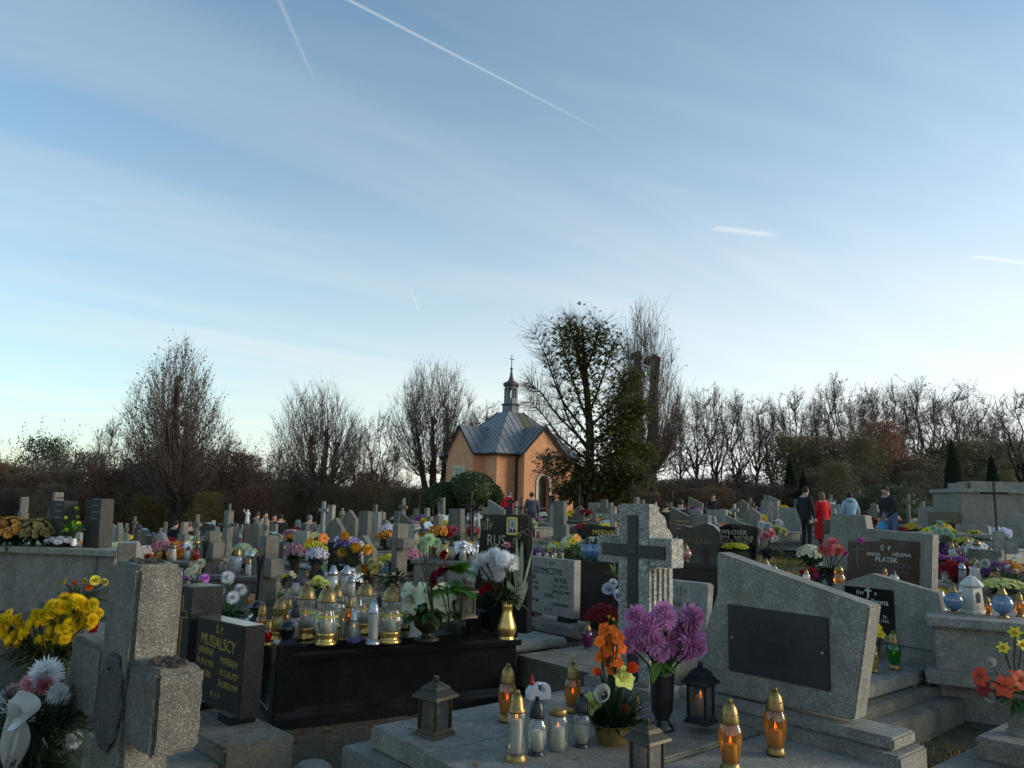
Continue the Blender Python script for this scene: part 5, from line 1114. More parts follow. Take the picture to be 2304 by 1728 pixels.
# ------------------------------------------------------------------ candles, one by one
GC = 'lamps on the terrazzo tomb'; zc = .452
lantern(at(977, 1652, zc), pxs(126, at(977, 1652, zc)), 'bronze square lantern at the foot of the terrazzo tomb', RAD(-38), group=GC)
p = at(1456, 1752, zc + .008); lantern(p, pxs(130, p), 'bronze square lantern cut by the lower picture edge', RAD(-50), group=GC, lit=True)
p = at(1577, 1625, .50); lantern(p, pxs(132, p), 'black square lantern with a burning flame beside the purple flowers', RAD(-40), M_BLKMET, True, .80, group=GC)
for k, px, py, h, col, lb in (('slim', 1140, 1622, 122, 'amber', 'slim amber candle with gold lid behind the waisted clear one'), ('hour', 1160, 1712, 152, 'clear', 'tall waisted clear candle with gold lid and base'), ('slim_dark', 1207, 1700, 125, 'clear', 'clear candle with black lid and white wax, left of the open jar'),
                          ('jar', 1255, 1690, 92, 'clear', 'short clear jar candle with a yellow lid'), ('slim_dark', 1308, 1682, 116, 'clear', 'clear candle with black lid, right of the open jar'), ('slim', 1288, 1602, 108, 'amber', 'slim amber candle with gold lid behind the flower pot'),
                          ('hour', 1432, 1645, 84, 'clear', 'clear ribbed candle half hidden by the flower pot'), ('slim', 1644, 1733, 152, 'amber', 'big amber candle with gold lid at the lower edge, burning'), ('slim', 1746, 1697, 142, 'amber', 'big amber candle with gold lid before the slanted headstone')):
    cpx(k, px, py, zc, h, col, lb, GC)
def bottle():
    p = at(1210, 1573, .452); t = thing('plastic_bottle', 'white plastic bottle with handle and red spout cap', 'bottle', p, RAD(20), None, pxs(54, p))
    b = MB().prism([(-.48, 0), (.48, 0), (.52, .10), (.50, .45), (.40, .62), (.16, .62), (.14, .50), (.24, .42), (.22, .30), (.02, .30), (-.05, .42), (-.08, .60), (-.20, .66), (-.40, .46), (-.50, .32)], -.22, .22)
    mk('body', b, plain('white_plastic', (.62, .64, .66), .35, 0, .03), t, bevel=.03); mk('handle', MB().tube([(.13, 0, .58), (.02, 0, .62), (-.12, 0, .62)], .07, 8), plain('white_plastic_handle', (.62, .64, .66), .35, 0, .03), t, smooth=True)
    mk('spout_cap', MB().lathe([(.10, .58), (.10, .70), (.055, .74), (.03, 1.0)], 12, (-.27, 0, 0)), plain('red_cap', (.55, .02, .015), .35), t, smooth=True)
bottle()
GR = 'lamps on the black tomb'; zr = .58
for k, px, py, h, col, lb in (('slim', 586, 1443, 84, 'amber', 'amber candle with gold lid behind the black stone tablet'), ('grand_unlit', 626, 1440, 92, 'yellow', 'bulging amber glass candle with pointed gold lid, left on black tomb'), ('slim', 602, 1452, 56, 'red', 'red glass candle beside the black ball post'),
                          ('grand', 731, 1450, 128, 'clear', 'big ribbed clear candle with gold crown base, second from left'), ('grand', 684, 1436, 118, 'clear', 'big ribbed clear candle with gold base, leftmost of the large ones'), ('grand', 877, 1446, 126, 'clear', 'big ribbed clear candle with gold base beside the lilies, burning'), ('grand', 818, 1424, 112, 'clear', 'big ribbed clear candle standing behind the white pillar candle'),
                          ('tower', 838, 1449, 99, 'white', 'slender white pillar candle with silver lid and foot'), ('silver', 795, 1446, 80, 'clear', 'small clear candle with pointed silver lid'), ('slim_dark', 660, 1442, 80, 'clear', 'clear candle with dark lid behind the ball post'), ('hour', 770, 1440, 70, 'clear', 'small clear glass candle left of the silver lidded one'),
                          ('slim_dark', 700, 1425, 84, 'clear', 'clear candle with black lid between the large ribbed ones'), ('grand_unlit', 752, 1410, 90, 'white', 'short wide white glass candle behind the ribbed ones'), ('slim', 910, 1414, 92, 'clear', 'clear candle with gold lid just left of the lilies')):
    cpx(k, px, py, zr, h, col, lb, GR, .88)
for i_, (px, py, k, h, c) in enumerate(((645, 1420, 'slim', 74, 'clear'), (672, 1414, 'hour', 66, 'clear'), (718, 1408, 'slim', 70, 'yellow'), (742, 1428, 'hour', 62, 'clear'), (783, 1416, 'slim', 72, 'amber'), (805, 1408, 'silver', 66, 'clear'), (850, 1412, 'slim_dark', 72, 'clear'), (858, 1432, 'hour', 60, 'clear'), (893, 1424, 'slim', 66, 'yellow'), (765, 1400, 'slim_dark', 64, 'teal'))): cpx(k, px, py, zr, h, c, '%s small candle from the left in the back row on the black tomb' % ('first', 'second', 'fourth', 'fifth', 'seventh', 'eighth', 'ninth', 'tenth', 'eleventh', 'sixth')[i_] if i_ != 1 else 'small waisted candle, second in the back row on the black tomb', GR, .9)
p = at(1043, 1389, .74); lantern(p, pxs(86, p), 'narrow black and gold lantern beside the portrait headstone', RAD(-52), M_BRONZE)
GB = 'lamps on the graves behind'
for k, px, py, z, h, col, lb in (('vial', 1322, 1456, .365, 55, 'purple', 'purple glass candle on the pale bed slab'), ('slim_dark', 1389, 1424, .365, 45, 'clear', 'clear candle with dark lid beside the dark red flowers'), ('slim', 2013, 1505, .385, 82, 'green', 'bright green candle before the pointed headstone'),
                             ('slim', 1966, 1512, .385, 66, 'yellow', 'pale yellow candle left of the green one'), ('ball', 2147, 1380, .80, 66, 'blue', 'pale blue ball candle on the granite tomb, left one'), ('ball', 2258, 1390, .80, 72, 'blue', 'pale blue ball candle on the granite tomb, right one'), ('slim', 2224, 1384, .80, 40, 'amber', 'small burning amber candle between the blue ball candles'),
                             ('slim', 2296, 1388, .80, 54, 'amber', 'burning amber candle at the right picture edge'), ('silver', 2165, 1362, .80, 46, 'teal', 'tall clear candle with silver lid behind the left blue ball'), ('tower', 2120, 1372, .80, 44, 'white', 'white pillar candle at the left end of the granite tomb')):
    cpx(k, px, py, z, h, col, lb, GB)
# small white tower lantern
p = at(2190, 1380, .80); t = thing('tower_lantern', 'white ceramic tower lantern between the blue ball candles', 'lantern', p, .3, None, pxs(84, p)); mk('body', MB().box((0, 0, .05), (.50, .50, .10), top=(.85, .85)).box((0, 0, .40), (.40, .40, .60), top=(.86, .86)), M_PAINT, t, bevel=.02, color=(.55, .54, .46)); mk('roof', MB().lathe([(.28, .70), (.30, .74), (.20, .86), (.06, .98), (.01, 1.0)], 8), M_PAINT, t, color=(.5, .49, .42)); mk('opening', MB().prism([(-.06, .30), (.06, .30), (.06, .50), (0, .58), (-.06, .50)], -.205, -.19), M_BLKMET, t)
for i, (px, py, lb) in enumerate(((1212, 1262, 'first'), (1229, 1262, 'second'), (1247, 1262, 'third'), (1266, 1262, 'fourth'))):
    cpx('slim_dark' if i < 3 else 'hour', px, py, aty(px, py, 9.3).z, 30 if i < 3 else 20, 'white', '%s clear candle from the left above the pale headstone' % lb, GB)
for i, px in enumerate((1322, 1341)): cpx('ball_dark', px, 1262, aty(px, 1262, 9.0).z, 54, 'blue', '%s blue glass candle with dark lid left of the terrazzo cross' % ('left' if i == 0 else 'right'), GB)
cpx('ball', 1544, 1263, aty(1544, 1263, 9.4).z, 40, 'rose', 'clear round candle with pointed lid before the heart-shaped stone', GB)
for i, (px, py, y, h, k, c, lb) in enumerate(((1725, 1298, 7.0, 42, 'ball', 'white', 'white ball candle peeking over the slanted headstone, left'), (1745, 1310, 7.0, 38, 'silver', 'white', 'white candle with dark lid over the slanted headstone'), (1815, 1315, 7.2, 36, 'vial', 'white', 'pale candle left of the magenta flower'), (1889, 1322, 7.4, 50, 'grand_unlit', 'amber', 'big amber candle with ribbed lid behind the pointed headstone'), (2012, 1318, 7.6, 36, 'ball_dark', 'white', 'milky round candle with dark lid before the large black plate'), (1992, 1308, 7.7, 30, 'slim', 'amber', 'little amber candle before the large black plate'))):
    p = aty(px, py, y); candle(k, p, pxs(h, p), c, lb, GB)
p = aty(1850, 1335, 7.3); t = thing('stone_block', 'rough grey stone block under the pink flowers', 'stone', flat0(p), RAD(-40)); mk('block', MB().box((0, .1, p.z/2), (.75, .5, p.z - .17)), M_GRAN, t, bevel=.01)

# ------------------------------------------------------------------ bouquets, one by one
import itertools
W, CR, YE, OR, RE, PU, PK, LI, GW = (.90, .90, .90), (.70, .68, .45), (.72, .50, .015), (.92, .17, .008), (.35, .008, .01), (.30, .10, .36), (.60, .18, .22), (.42, .34, .62), (.50, .68, .42)
def arr(name, label, base, vase, vhpx, heads, leaves, vcol=(.7, .7, .7), lcol=(.035, .075, .025), seed=1, vfat=1.0, y=None, z=None, cat='flowers', face=.9):
    p = at(base[0], base[1], z) if z is not None else aty(base[0], base[1], y); k = toP(p)[2]/FPX; r = random.Random(seed); hs = []
    for kind, px, py, rp, col in heads:
        o = aty(px, py, p.y + r.uniform(-.05, .05)) - p; d = Vector((o.x*3/(k*100) + r.uniform(-.45, .45), -face + r.uniform(-.3, .3), .55 + r.uniform(-.35, .35) + o.z*.4)); hs.append((kind, o, rp*k, col, d))
    return bouquet(name, label, p, vase, vhpx*k, hs, [(n_, a*k, b*k, c*k, *rest) for n_, a, b, c, *rest in leaves] if leaves else None, vcol, lcol, seed, cat, None, vfat)
def hp(p, base, z): return aty(p[0], p[1], at(*base, z).y) - at(*base, z)
arr('flower_vase', 'gold vase of big white chrysanthemums before the portrait headstone', (1140, 1438), 'gold', 84,
    [('mumw', 1064, 1289, 20, W), ('mumw', 1100, 1287, 21, W), ('mumw', 1123, 1291, 21, W), ('mumw', 1090, 1260, 21, W), ('mumw', 1113, 1250, 21, W), ('mumw', 1133, 1258, 21, W), ('mumw', 1152, 1266, 21, W), ('mumw', 1076, 1268, 18, W), ('mumw', 1117, 1272, 18, W), ('mumw', 1145, 1276, 16, W), ('mum', 1098, 1322, 14, RE), ('mum', 1118, 1330, 12, RE), ('mum', 1086, 1330, 11, RE), ('rose', 1141, 1227, 8, (.55, .22, .22))],
    [(26, 12, 40, 16), (18, 14, 34, 10, (0, 0, .32))], lcol=(.05, .085, .03), seed=2, z=.62, vfat=1.0)
arr('calla_leaf', 'single tall pale green leaf blade in the gold vase', (1165, 1436), None, 0, [], [(5, 3, 120, 13, (0, 0, .25), (1.2, 1.45), -.15), (3, 3, 90, 26, (0, 0, .2), (.9, 1.3), .1)], lcol=(.30, .36, .24), seed=6, z=.62, cat='leaf')
arr('flower_urn', 'bronze urn of white lilies with dark red tulips on the black tomb', (960, 1440), 'urn', 55,
    [('lily', 930, 1350, 42, (.82, .84, .58)), ('lily', 986, 1345, 46, (.84, .84, .56)), ('lily', 915, 1332, 30, (.82, .84, .60)), ('lily', 1004, 1372, 32, (.78, .80, .42)), ('lily', 955, 1330, 28, (.8, .84, .55)), ('tulip', 962, 1356, 13, (.14, .008, .03)), ('tulip', 950, 1400, 11, (.16, .01, .05)), ('mum', 922, 1368, 7, PK), ('tulip', 948, 1305, 9, PK)],
    [(40, 20, 55, 16), (16, 20, 60, 22, None and 0 or (0, 0, .22), (-.3, .4)), (24, 6, 50, 3)], lcol=(.07, .15, .035), seed=3, z=.58, face=1.2)
arr('rose_spray', 'tall spray of dark red roses with striped green leaves', (1012, 1400), None, 0, [('rose', 978, 1304, 18, (.26, .008, .03)), ('rose', 996, 1286, 18, (.26, .008, .03)), ('rose', 999, 1249, 11, (.26, .01, .02))], [(16, 10, 60, 22, (0, 0, .22), (-.2, .7), .3), (14, 10, 50, 20, (0, 0, .36), (-.1, .8), .3), (8, 5, 70, 34, (.06, -.02, .20), (-.1, .6), .2), (8, 5, 66, 30, (.06, -.02, .34), (0, .7), .2)], lcol=(.07, .20, .025), seed=4, z=.74)
arr('flower_cluster', 'pale mint-green chrysanthemum cluster on long white stems', (975, 1400), None, 0, [('mum', 950, 1225, 17, GW), ('mum', 966, 1216, 17, GW), ('mum', 982, 1222, 13, GW), ('mum', 957, 1238, 12, GW), ('daisy', 939, 1222, 11, (.7, .5, .3))], [(10, 10, 20, 8, (0, 0, .85))], seed=5, z=.74)
t = potted(at(801, 1446, .58), pxs(19, at(801, 1446, .58)), (.28, .22, .50), 'small mauve and white flower wreath lying on the black tomb', 3, pot=False, lift=.02, name='flower_wreath', flat=.5)
# terrazzo tomb: orchid pot, purple chrysanthemums
arr('flower_pot', 'straw pot of orange orchids with white calla and yellow-green anemones', (1377, 1672), 'basket', 44,
    [('orchid', 1361, 1418, 21, OR), ('orchid', 1372, 1446, 21, OR), ('orchid', 1390, 1436, 19, OR), ('orchid', 1362, 1462, 20, OR), ('orchid', 1384, 1468, 19, OR), ('orchid', 1371, 1488, 22, OR), ('orchid', 1390, 1492, 16, OR), ('orchid', 1378, 1400 + 18, 15, OR), ('tulip', 1412, 1504, 30, (.85, .12, .04)), ('tulip', 1350, 1516, 24, (.85, .18, .02)), ('orchid', 1401, 1526, 34, (.72, .76, .18)), ('orchid', 1335, 1582, 32, (.70, .76, .24)), ('calla', 1368, 1568, 46, (.66, .64, .54)), ('tulip', 1393, 1600, 30, (.80, .08, .02)), ('orchid', 1350, 1444, 17, OR), ('orchid', 1396, 1458, 18, OR), ('orchid', 1352, 1478, 19, OR), ('orchid', 1378, 1506, 20, OR), ('mum', 1370, 1388, 4, YE), ('mum', 1380, 1393, 4, YE)],
    [(700, 42, 72, 4, (0, 0, .10), (-.1, 1.4), .05), (30, 18, 44, 12)], lcol=(.018, .05, .022), seed=7, z=.455, face=1.2, vfat=1.85)
PV = (.74, .30, .56)
arr('flower_vase', 'dark stone vase overflowing with big purple chrysanthemums', (1490, 1643), 'stone', 130,
    [('mump', 1432, 1389, 31, PV), ('mump', 1456, 1415, 37, PV), ('mump', 1440, 1439, 35, PV), ('mump', 1470, 1443, 32, PV), ('mump', 1425, 1427, 28, PV), ('mump', 1494, 1381, 31, PV), ('mump', 1500, 1393, 26, PV), ('mump', 1556, 1389, 35, PV), ('mump', 1530, 1421, 29, PV), ('mump', 1510, 1453, 35, PV), ('mump', 1556, 1439, 40, PV), ('mump', 1486, 1465, 26, PV), ('mump', 1410, 1449, 24, PV), ('mump', 1544, 1465, 28, PV), ('mump', 1574, 1459, 20, PV), ('mump', 1466, 1398, 24, PV)],
    [(16, 34, 34, 22, (0, 0, .33), (-.7, .2)), (20, 30, 30, 12, (0, 0, .40))], lcol=(.12, .22, .03), seed=8, z=.455, vfat=.46, face=1.0)
potted(at(1357, 1428, .365), pxs(42, at(1357, 1428, .365)), (.16, .004, .006), 'round dark red chrysanthemum on the pale bed slab', 0, lift=pxs(34, at(1357, 1428, .365)))
arr('artificial_flower', 'white and lilac artificial flowers with narrow leaves behind the red ones', (1385, 1372), None, 0, [('rose', 1370, 1325, 14, (.55, .54, .62)), ('rose', 1393, 1340, 13, (.42, .38, .55)), ('rose', 1380, 1312, 9, (.6, .6, .62)), ('rose', 1400, 1322, 10, (.45, .4, .58))], [(14, 6, 45, 7, (0, 0, .30), (.6, 1.3))], lcol=(.10, .13, .04), seed=9, y=7.4)
# left edge
ry_ = random.Random(8); yh = []
for i in range(112):
    cx_, cy_, rx_, ry2 = (84, 1414, 90, 42) if i < 70 else (160, 1380, 62, 34); a_ = ry_.uniform(0, 6.28); e_ = sqrt(ry_.random()); yh.append(('mum', cx_ + rx_*e_*cos(a_), cy_ + ry2*e_*sin(a_), ry_.uniform(12, 17), (.90, .64 + ry_.uniform(-.07, .04), .012)))
arr('chrysanthemum_bush', 'large bright yellow chrysanthemum bush at the left edge', (100, 1560), 'pot', 50, yh, [(260, 60, 66, 9, (0, 0, .20)), (60, 30, 90, 4, (0, 0, .2), (.6, 1.4))], lcol=(.045, .06, .02), seed=11, y=4.35)
arr('flower_bouquet', 'white and pink chrysanthemum bouquet with a gauze ribbon, lower left corner', (58, 1800), 'pot', 60,
    [('mumw', 104, 1516, 38, W), ('mumw', 48, 1612, 46, W), ('mumw', 5, 1580, 34, W), ('mumw', 2, 1640, 34, W), ('mumw', 130, 1562, 26, W), ('mum', 70, 1540, 26, (.60, .30, .32)), ('mum', 100, 1545, 20, (.58, .16, .20)), ('mum', 30, 1560, 24, (.62, .36, .38)), ('mum', 92, 1530, 18, (.66, .60, .60)), ('calla', 62, 1655, 56, (.50, .50, .44)), ('mumw', 165, 1665, 20, (.5, .56, .58))],
    [(520, 90, 100, 8, (0, 0, .20), (-.9, 1.2), .1), (420, 80, 70, 8, (.02, -.02, .08), (-.9, .9), .1), (60, 60, 80, 16, (0, 0, .2))], lcol=(.03, .05, .025), seed=12, y=2.35, face=1.3)
arr('flower_bouquet', 'loose bouquet of yellow and orange roses before the pale tomb', (180, 1372), 'pot', 20, [('rose', 145, 1311, 9, (.70, .62, .10)), ('rose', 214, 1306, 10, (.72, .64, .08)), ('mum', 170, 1312, 8, OR), ('mum', 200, 1322, 9, OR), ('mum', 155, 1338, 8, RE), ('rose', 235, 1310, 8, (.35, .30, .05)), ('mum', 190, 1308, 8, (.5, .4, .1))], [(70, 30, 48, 7, (0, 0, .08)), (30, 10, 90, 3, (0, 0, .05), (.5, 1.4))], lcol=(.045, .06, .02), seed=13, y=6.6)
cpx('slim', 16, 1343, .30, 48, 'red', 'red candle standing against the pale tomb, far left', GB); p = at(208, 1432, .42); candle('slim', p, pxs(60, p), 'red', 'red glowing candle behind the yellow chrysanthemums', GB)
potted(aty(140, 1231, 8.5), .15, (.66, .68, .70), 'white flower bunch lying on the ledge of the pale tomb', 2, pot=False, lift=.05, name='flower_bunch', flat=.5)
arr('artificial_flower', 'tall lime-green artificial gladiolus before the broad dark slab', (165, 1228), 'white', 16, [('tulip', 173, 1150, 11, (.22, .42, .02)), ('tulip', 152, 1168, 9, (.35, .48, .05)), ('tulip', 178, 1182, 11, (.50, .50, .04)), ('tulip', 155, 1195, 11, (.22, .40, .02)), ('tulip', 176, 1166, 9, (.30, .46, .04))], [(20, 8, 40, 14, (0, 0, .15), (.2, 1.3))], lcol=(.10, .25, .02), seed=14, y=8.45)
potted(aty(20, 1226, 8.55), .22, (.22, .11, .02), 'rusty brown flower bush on the pale tomb, far left', 1, pot=False, lift=.12, name='flower_bush'); potted(aty(78, 1226, 8.6), .20, (.20, .16, .05), 'faded olive flower bush on the pale tomb', 1, pot=False, lift=.12, name='flower_bush')
# around the dark tablet
arr('flower_row', 'two purple and one white chrysanthemum behind the black pillar', (436, 1345), 'pot', 22, [('pomp', 414, 1300, 13, (.34, .12, .46)), ('pomp', 441, 1304, 14, (.66, .66, .74)), ('pomp', 461, 1302, 13, (.46, .14, .46)), ('tulip', 450, 1310, 8, (.7, .42, .02)), ('mum', 424, 1288, 10, (.55, .62, .46)), ('mum', 452, 1268, 12, (.58, .62, .48)), ('mum', 440, 1280, 10, (.56, .62, .46))], [(30, 20, 30, 8)], seed=15, y=5.9)
arr('flower_bouquet', 'white chrysanthemum bouquet with green leaves right of the black pillar', (508, 1420), 'pot', 24, [('mumw', 513, 1300, 16, W), ('mumw', 492, 1334, 18, W), ('mumw', 524, 1345, 15, W), ('mumw', 541, 1328, 15, (.6, .66, .66)), ('calla', 516, 1318, 10, (.55, .62, .40)), ('lily', 502, 1392, 14, (.55, .60, .40))], [(46, 22, 45, 14, (0, 0, .12)), (16, 10, 90, 8, (0, 0, .1), (.5, 1.2))], lcol=(.04, .11, .03), seed=16, y=6.3)
# middle distance, left of centre
potted(aty(661, 1292, 8.6), pxs(26, aty(661, 1292, 8.6)), (.42, .18, .24), 'dusty pink chrysanthemum dome right of the plain cross', 0, lift=pxs(46, aty(661, 1292, 8.6)))
potted(aty(709, 1320, 7.8), pxs(25, aty(709, 1320, 7.8)), (.48, .46, .54), 'pale lilac-white chrysanthemum dome in a dark pot', 0, lift=pxs(66, aty(709, 1320, 7.8)), lcol=(.02, .02, .012))
arr('flower_bouquet', 'orange and yellow lilies above the pink chrysanthemum dome', (712, 1262), None, 0, [('lily', 698, 1217, 13, (.75, .33, .01)), ('lily', 728, 1212, 15, (.75, .20, .02)), ('lily', 706, 1204, 10, (.60, .60, .15)), ('lily', 720, 1218, 10, (.66, .5, .06))], [(24, 10, 26, 9, (0, 0, .10))], seed=17, y=9.4)
arr('flower_bouquet', 'violet and white flowers with four golden chrysanthemum balls', (790, 1330), 'stone', 60, [('pomp', 776, 1206, 13, (.72, .34, .01)), ('pomp', 802, 1230, 16, (.72, .36, .01)), ('pomp', 828, 1236, 14, (.72, .34, .01)), ('pomp', 769, 1242, 14, (.70, .40, .01)), ('orchid', 770, 1216, 12, (.24, .14, .48)), ('orchid', 757, 1226, 10, (.22, .13, .46)), ('orchid', 778, 1222, 12, (.22, .13, .46)), ('orchid', 758, 1212, 9, (.55, .56, .66)), ('orchid', 790, 1214, 10, (.58, .60, .68)), ('orchid', 800, 1216, 9, (.3, .2, .5)), ('orchid', 812, 1224, 9, (.55, .56, .6)), ('orchid', 784, 1226, 9, (.5, .5, .6))], [(150, 40, 40, 9, (0, 0, .18))], lcol=(.025, .035, .015), seed=18, y=8.4)
t = thing('headstone', 'black headstone with brown lettering behind the violet and golden flowers', 'headstone', flat0(aty(765, 1320, 8.75)), RAD(-40)); o_ = flat0(aty(765, 1320, 8.75)); mk('tablet', MB().prism(poly(o_, RAD(-40), [(735, 1322), (800, 1325), (798, 1222), (738, 1220)]), 0, .12), M_BLACK, t, bevel=.006)
for k_, (s_, py_) in enumerate((('MAREK', 1243), ('JÓZEF', 1260), ('ANIELA  JAN', 1279), ('1921  1918', 1288), ('R I P', 1301))):
    q_ = onpl(o_, RAD(-40), 762, py_); text(s_, .06, t, q_[0], -.004, q_[1], plain('brown_lettering_%d' % k_, (.16, .12, .07), .6), .9)
arr('flower_bouquet', 'orange and cream daisies in a dark pot behind the candles', (830, 1325), 'pot', 30, [('daisy', 815, 1280, 14, (.78, .22, .01)), ('daisy', 830, 1286, 14, (.76, .20, .01)), ('mum', 841, 1278, 16, (.66, .58, .18)), ('mum', 808, 1284, 11, (.6, .6, .3)), ('mum', 836, 1266, 11, (.50, .52, .20)), ('mum', 855, 1272, 9, (.5, .5, .3))], [(34, 14, 26, 8), (20, 12, 40, 6, (0, 0, .2))], lcol=(.04, .10, .03), seed=19, y=7.2)
arr('flower_bouquet', 'pale lemon chrysanthemums behind the ribbed candles', (715, 1352), 'pot', 26, [('mum', 716, 1312, 18, (.62, .62, .16)), ('mum', 731, 1316, 13, (.60, .62, .20)), ('mum', 697, 1318, 12, (.60, .60, .24)), ('mum', 706, 1326, 11, (.62, .62, .2))], [(30, 14, 26, 10)], lcol=(.025, .04, .015), seed=20, y=6.9)
arr('flower_bouquet', 'cream daisies with dark leaves left of the lilies', (885, 1345), 'pot', 30, [('daisy', 888, 1300, 13, (.60, .62, .40)), ('daisy', 868, 1310, 11, (.56, .62, .40)), ('daisy', 880, 1312, 8, (.6, .62, .45)), ('tulip', 868, 1296, 6, (.5, .55, .45))], [(60, 20, 40, 9, (0, 0, .15))], lcol=(.03, .035, .018), seed=21, y=7.0)
arr('flower_bouquet', 'single yellow pansy with small blossoms behind the plain cross', (640, 1320), 'pot', 14, [('orchid', 640, 1298, 9, (.70, .46, .01)), ('mum', 656, 1290, 6, CR), ('mum', 662, 1296, 6, CR)], [(16, 8, 18, 7)], lcol=(.03, .04, .02), seed=22, y=7.6)
# centre and right, behind
potted(aty(985, 1228, 12.0), pxs(24, aty(985, 1228, 12)), (.50, .20, .01), 'golden-orange chrysanthemum dome left of the portrait headstone', 0, lift=pxs(26, aty(985, 1228, 12)))
arr('flower_bouquet', 'red and pink roses beside the golden-orange dome', (1020, 1232), None, 0, [('rose', 1008, 1194, 9, (.55, .03, .03)), ('rose', 1022, 1192, 9, (.60, .14, .18)), ('rose', 1014, 1202, 7, (.5, .04, .05)), ('rose', 1005, 1206, 6, (.5, .05, .04))], [(30, 12, 26, 8, (0, 0, .12))], seed=23, y=12.0)
arr('flower_bouquet', 'white and yellow flower spray above the mint-green cluster', (960, 1220), None, 0, [('mum', 953, 1174, 9, (.66, .46, .02)), ('lily', 962, 1182, 13, (.62, .68, .70)), ('lily', 970, 1190, 11, (.60, .66, .68)), ('mum', 948, 1202, 8, (.7, .35, .02)), ('lily', 955, 1192, 10, (.58, .64, .66))], [(34, 14, 34, 8, (0, 0, .2))], lcol=(.06, .10, .07), seed=24, y=13)
arr('flower_bouquet', 'orange lily with leaves above the pale headstone', (1290, 1262), None, 0, [('lily', 1297, 1210, 12, (.80, .28, .01)), ('lily', 1287, 1218, 12, (.62, .50, .04)), ('lily', 1262, 1238, 14, (.64, .66, .56)), ('lily', 1275, 1230, 10, (.6, .55, .1)), ('daisy', 1225, 1232, 8, (.62, .64, .3)), ('daisy', 1240, 1230, 8, (.6, .64, .36)), ('daisy', 1215, 1238, 7, (.62, .66, .4))], [(24, 20, 36, 12, (0, 0, .12)), (16, 16, 30, 10, (.0, 0, .02))], lcol=(.05, .12, .03), seed=25, y=9.5)
potted(aty(1340, 1232, 10.0), pxs(22, aty(1340, 1232, 10)), (.56, .66, .48), 'pale green-white flower bunch above the blue glass candles', 2, pot=False, lift=.06, flat=.7)
potted(aty(1655, 1265, 9.6), pxs(28, aty(1655, 1265, 9.6)), (.40, .36, .02), 'yellow-green heather pot before the black arched stone', 0, lift=pxs(32, aty(1655, 1265, 9.6)), flat=.5, lcol=(.05, .07, .02))
arr('flower_vase', 'dark vase of pink and white roses right of the black arched stone', (1726, 1264), 'stone', 30, [('rose', 1722, 1206, 11, (.62, .24, .24)), ('rose', 1737, 1200, 10, (.60, .20, .20)), ('rose', 1714, 1212, 8, (.6, .3, .3)), ('calla', 1708, 1226, 11, (.62, .66, .64)), ('calla', 1735, 1224, 11, (.62, .66, .64)), ('mum', 1745, 1212, 7, (.6, .5, .5))], [(40, 14, 34, 9, (0, 0, .10))], lcol=(.03, .05, .02), seed=26, y=11.0, vfat=.8)
arr('flower_bouquet', 'white and pale yellow flowers left of the man in dark clothes', (1735, 1215), 'white', 16, [('mum', 1714, 1181, 10, (.64, .68, .66)), ('mum', 1728, 1184, 10, (.64, .68, .68)), ('mum', 1752, 1178, 11, (.62, .66, .68)), ('mum', 1750, 1192, 12, (.60, .60, .26)), ('mum', 1764, 1196, 10, (.58, .58, .18)), ('tulip', 1720, 1168, 7, (.4, .6, .2)), ('mum', 1740, 1190, 9, (.62, .66, .6))], [(34, 20, 26, 8, (0, 0, .1))], lcol=(.05, .10, .03), seed=27, y=14.0)
arr('flower_vase', 'salmon pink chrysanthemum balls left of the large black plate', (1870, 1318), 'stone', 30, [('pomp', 1852, 1236, 16, (.62, .14, .14)), ('pomp', 1873, 1222, 17, (.64, .16, .16)), ('pomp', 1888, 1238, 16, (.62, .14, .14)), ('pomp', 1868, 1240, 13, (.6, .13, .13)), ('pomp', 1904, 1244, 8, (.52, .06, .36)), ('pomp', 1938, 1216, 10, (.50, .08, .40))], [(60, 22, 40, 12, (0, 0, .12))], lcol=(.025, .035, .015), seed=28, y=7.7, vfat=.8)
arr('artificial_flower', 'red and magenta artificial flower over the slanted headstone', (1832, 1330), None, 0, [('tulip', 1830, 1288, 11, (.50, .02, .03)), ('tulip', 1834, 1302, 12, (.42, .03, .30))], [(8, 6, 20, 6, (0, 0, .05))], seed=29, y=7.3)
arr('flower_bouquet', 'two yellow daffodil blooms before the glossy black plate', (1980, 1470), None, 0, [('orchid', 1974, 1412, 12, (.62, .52, .01)), ('orchid', 1982, 1428, 12, (.64, .52, .01)), ('orchid', 1970, 1424, 8, (.55, .48, .02))], [(14, 6, 24, 6, (0, 0, .06))], lcol=(.03, .04, .02), seed=30, y=6.0)
arr('stone_vase', 'grey stone vase with red amaryllis and yellow daffodils, lower right edge', (2296, 1652), 'grey', 92, [('lily', 2207, 1522, 26, (.66, .09, .04)), ('lily', 2262, 1545, 30, (.70, .11, .04)), ('lily', 2292, 1532, 30, (.70, .12, .04)), ('lily', 2215, 1550, 22, (.22, .02, .02)), ('daff', 2284, 1424, 17, (.70, .62, .04)), ('daff', 2258, 1458, 16, (.70, .62, .04)), ('daff', 2300, 1452, 16, (.70, .62, .04)), ('calla', 2232, 1495, 24, (.55, .54, .46)), ('mum', 2228, 1570, 12, (.6, .62, .6))], [(50, 26, 60, 12, (0, 0, .2)), (20, 20, 60, 22, (0, 0, .18), (-.3, .3))], lcol=(.04, .10, .03), seed=31, z=.40, vfat=.75, face=1.1)
potted(aty(2258, 1345, 7.0), pxs(44, aty(2258, 1345, 7)), (.56, .56, .18), 'wide pale yellow chrysanthemum above the blue ball candles', 0, pot=False, lift=.10, flat=.5)
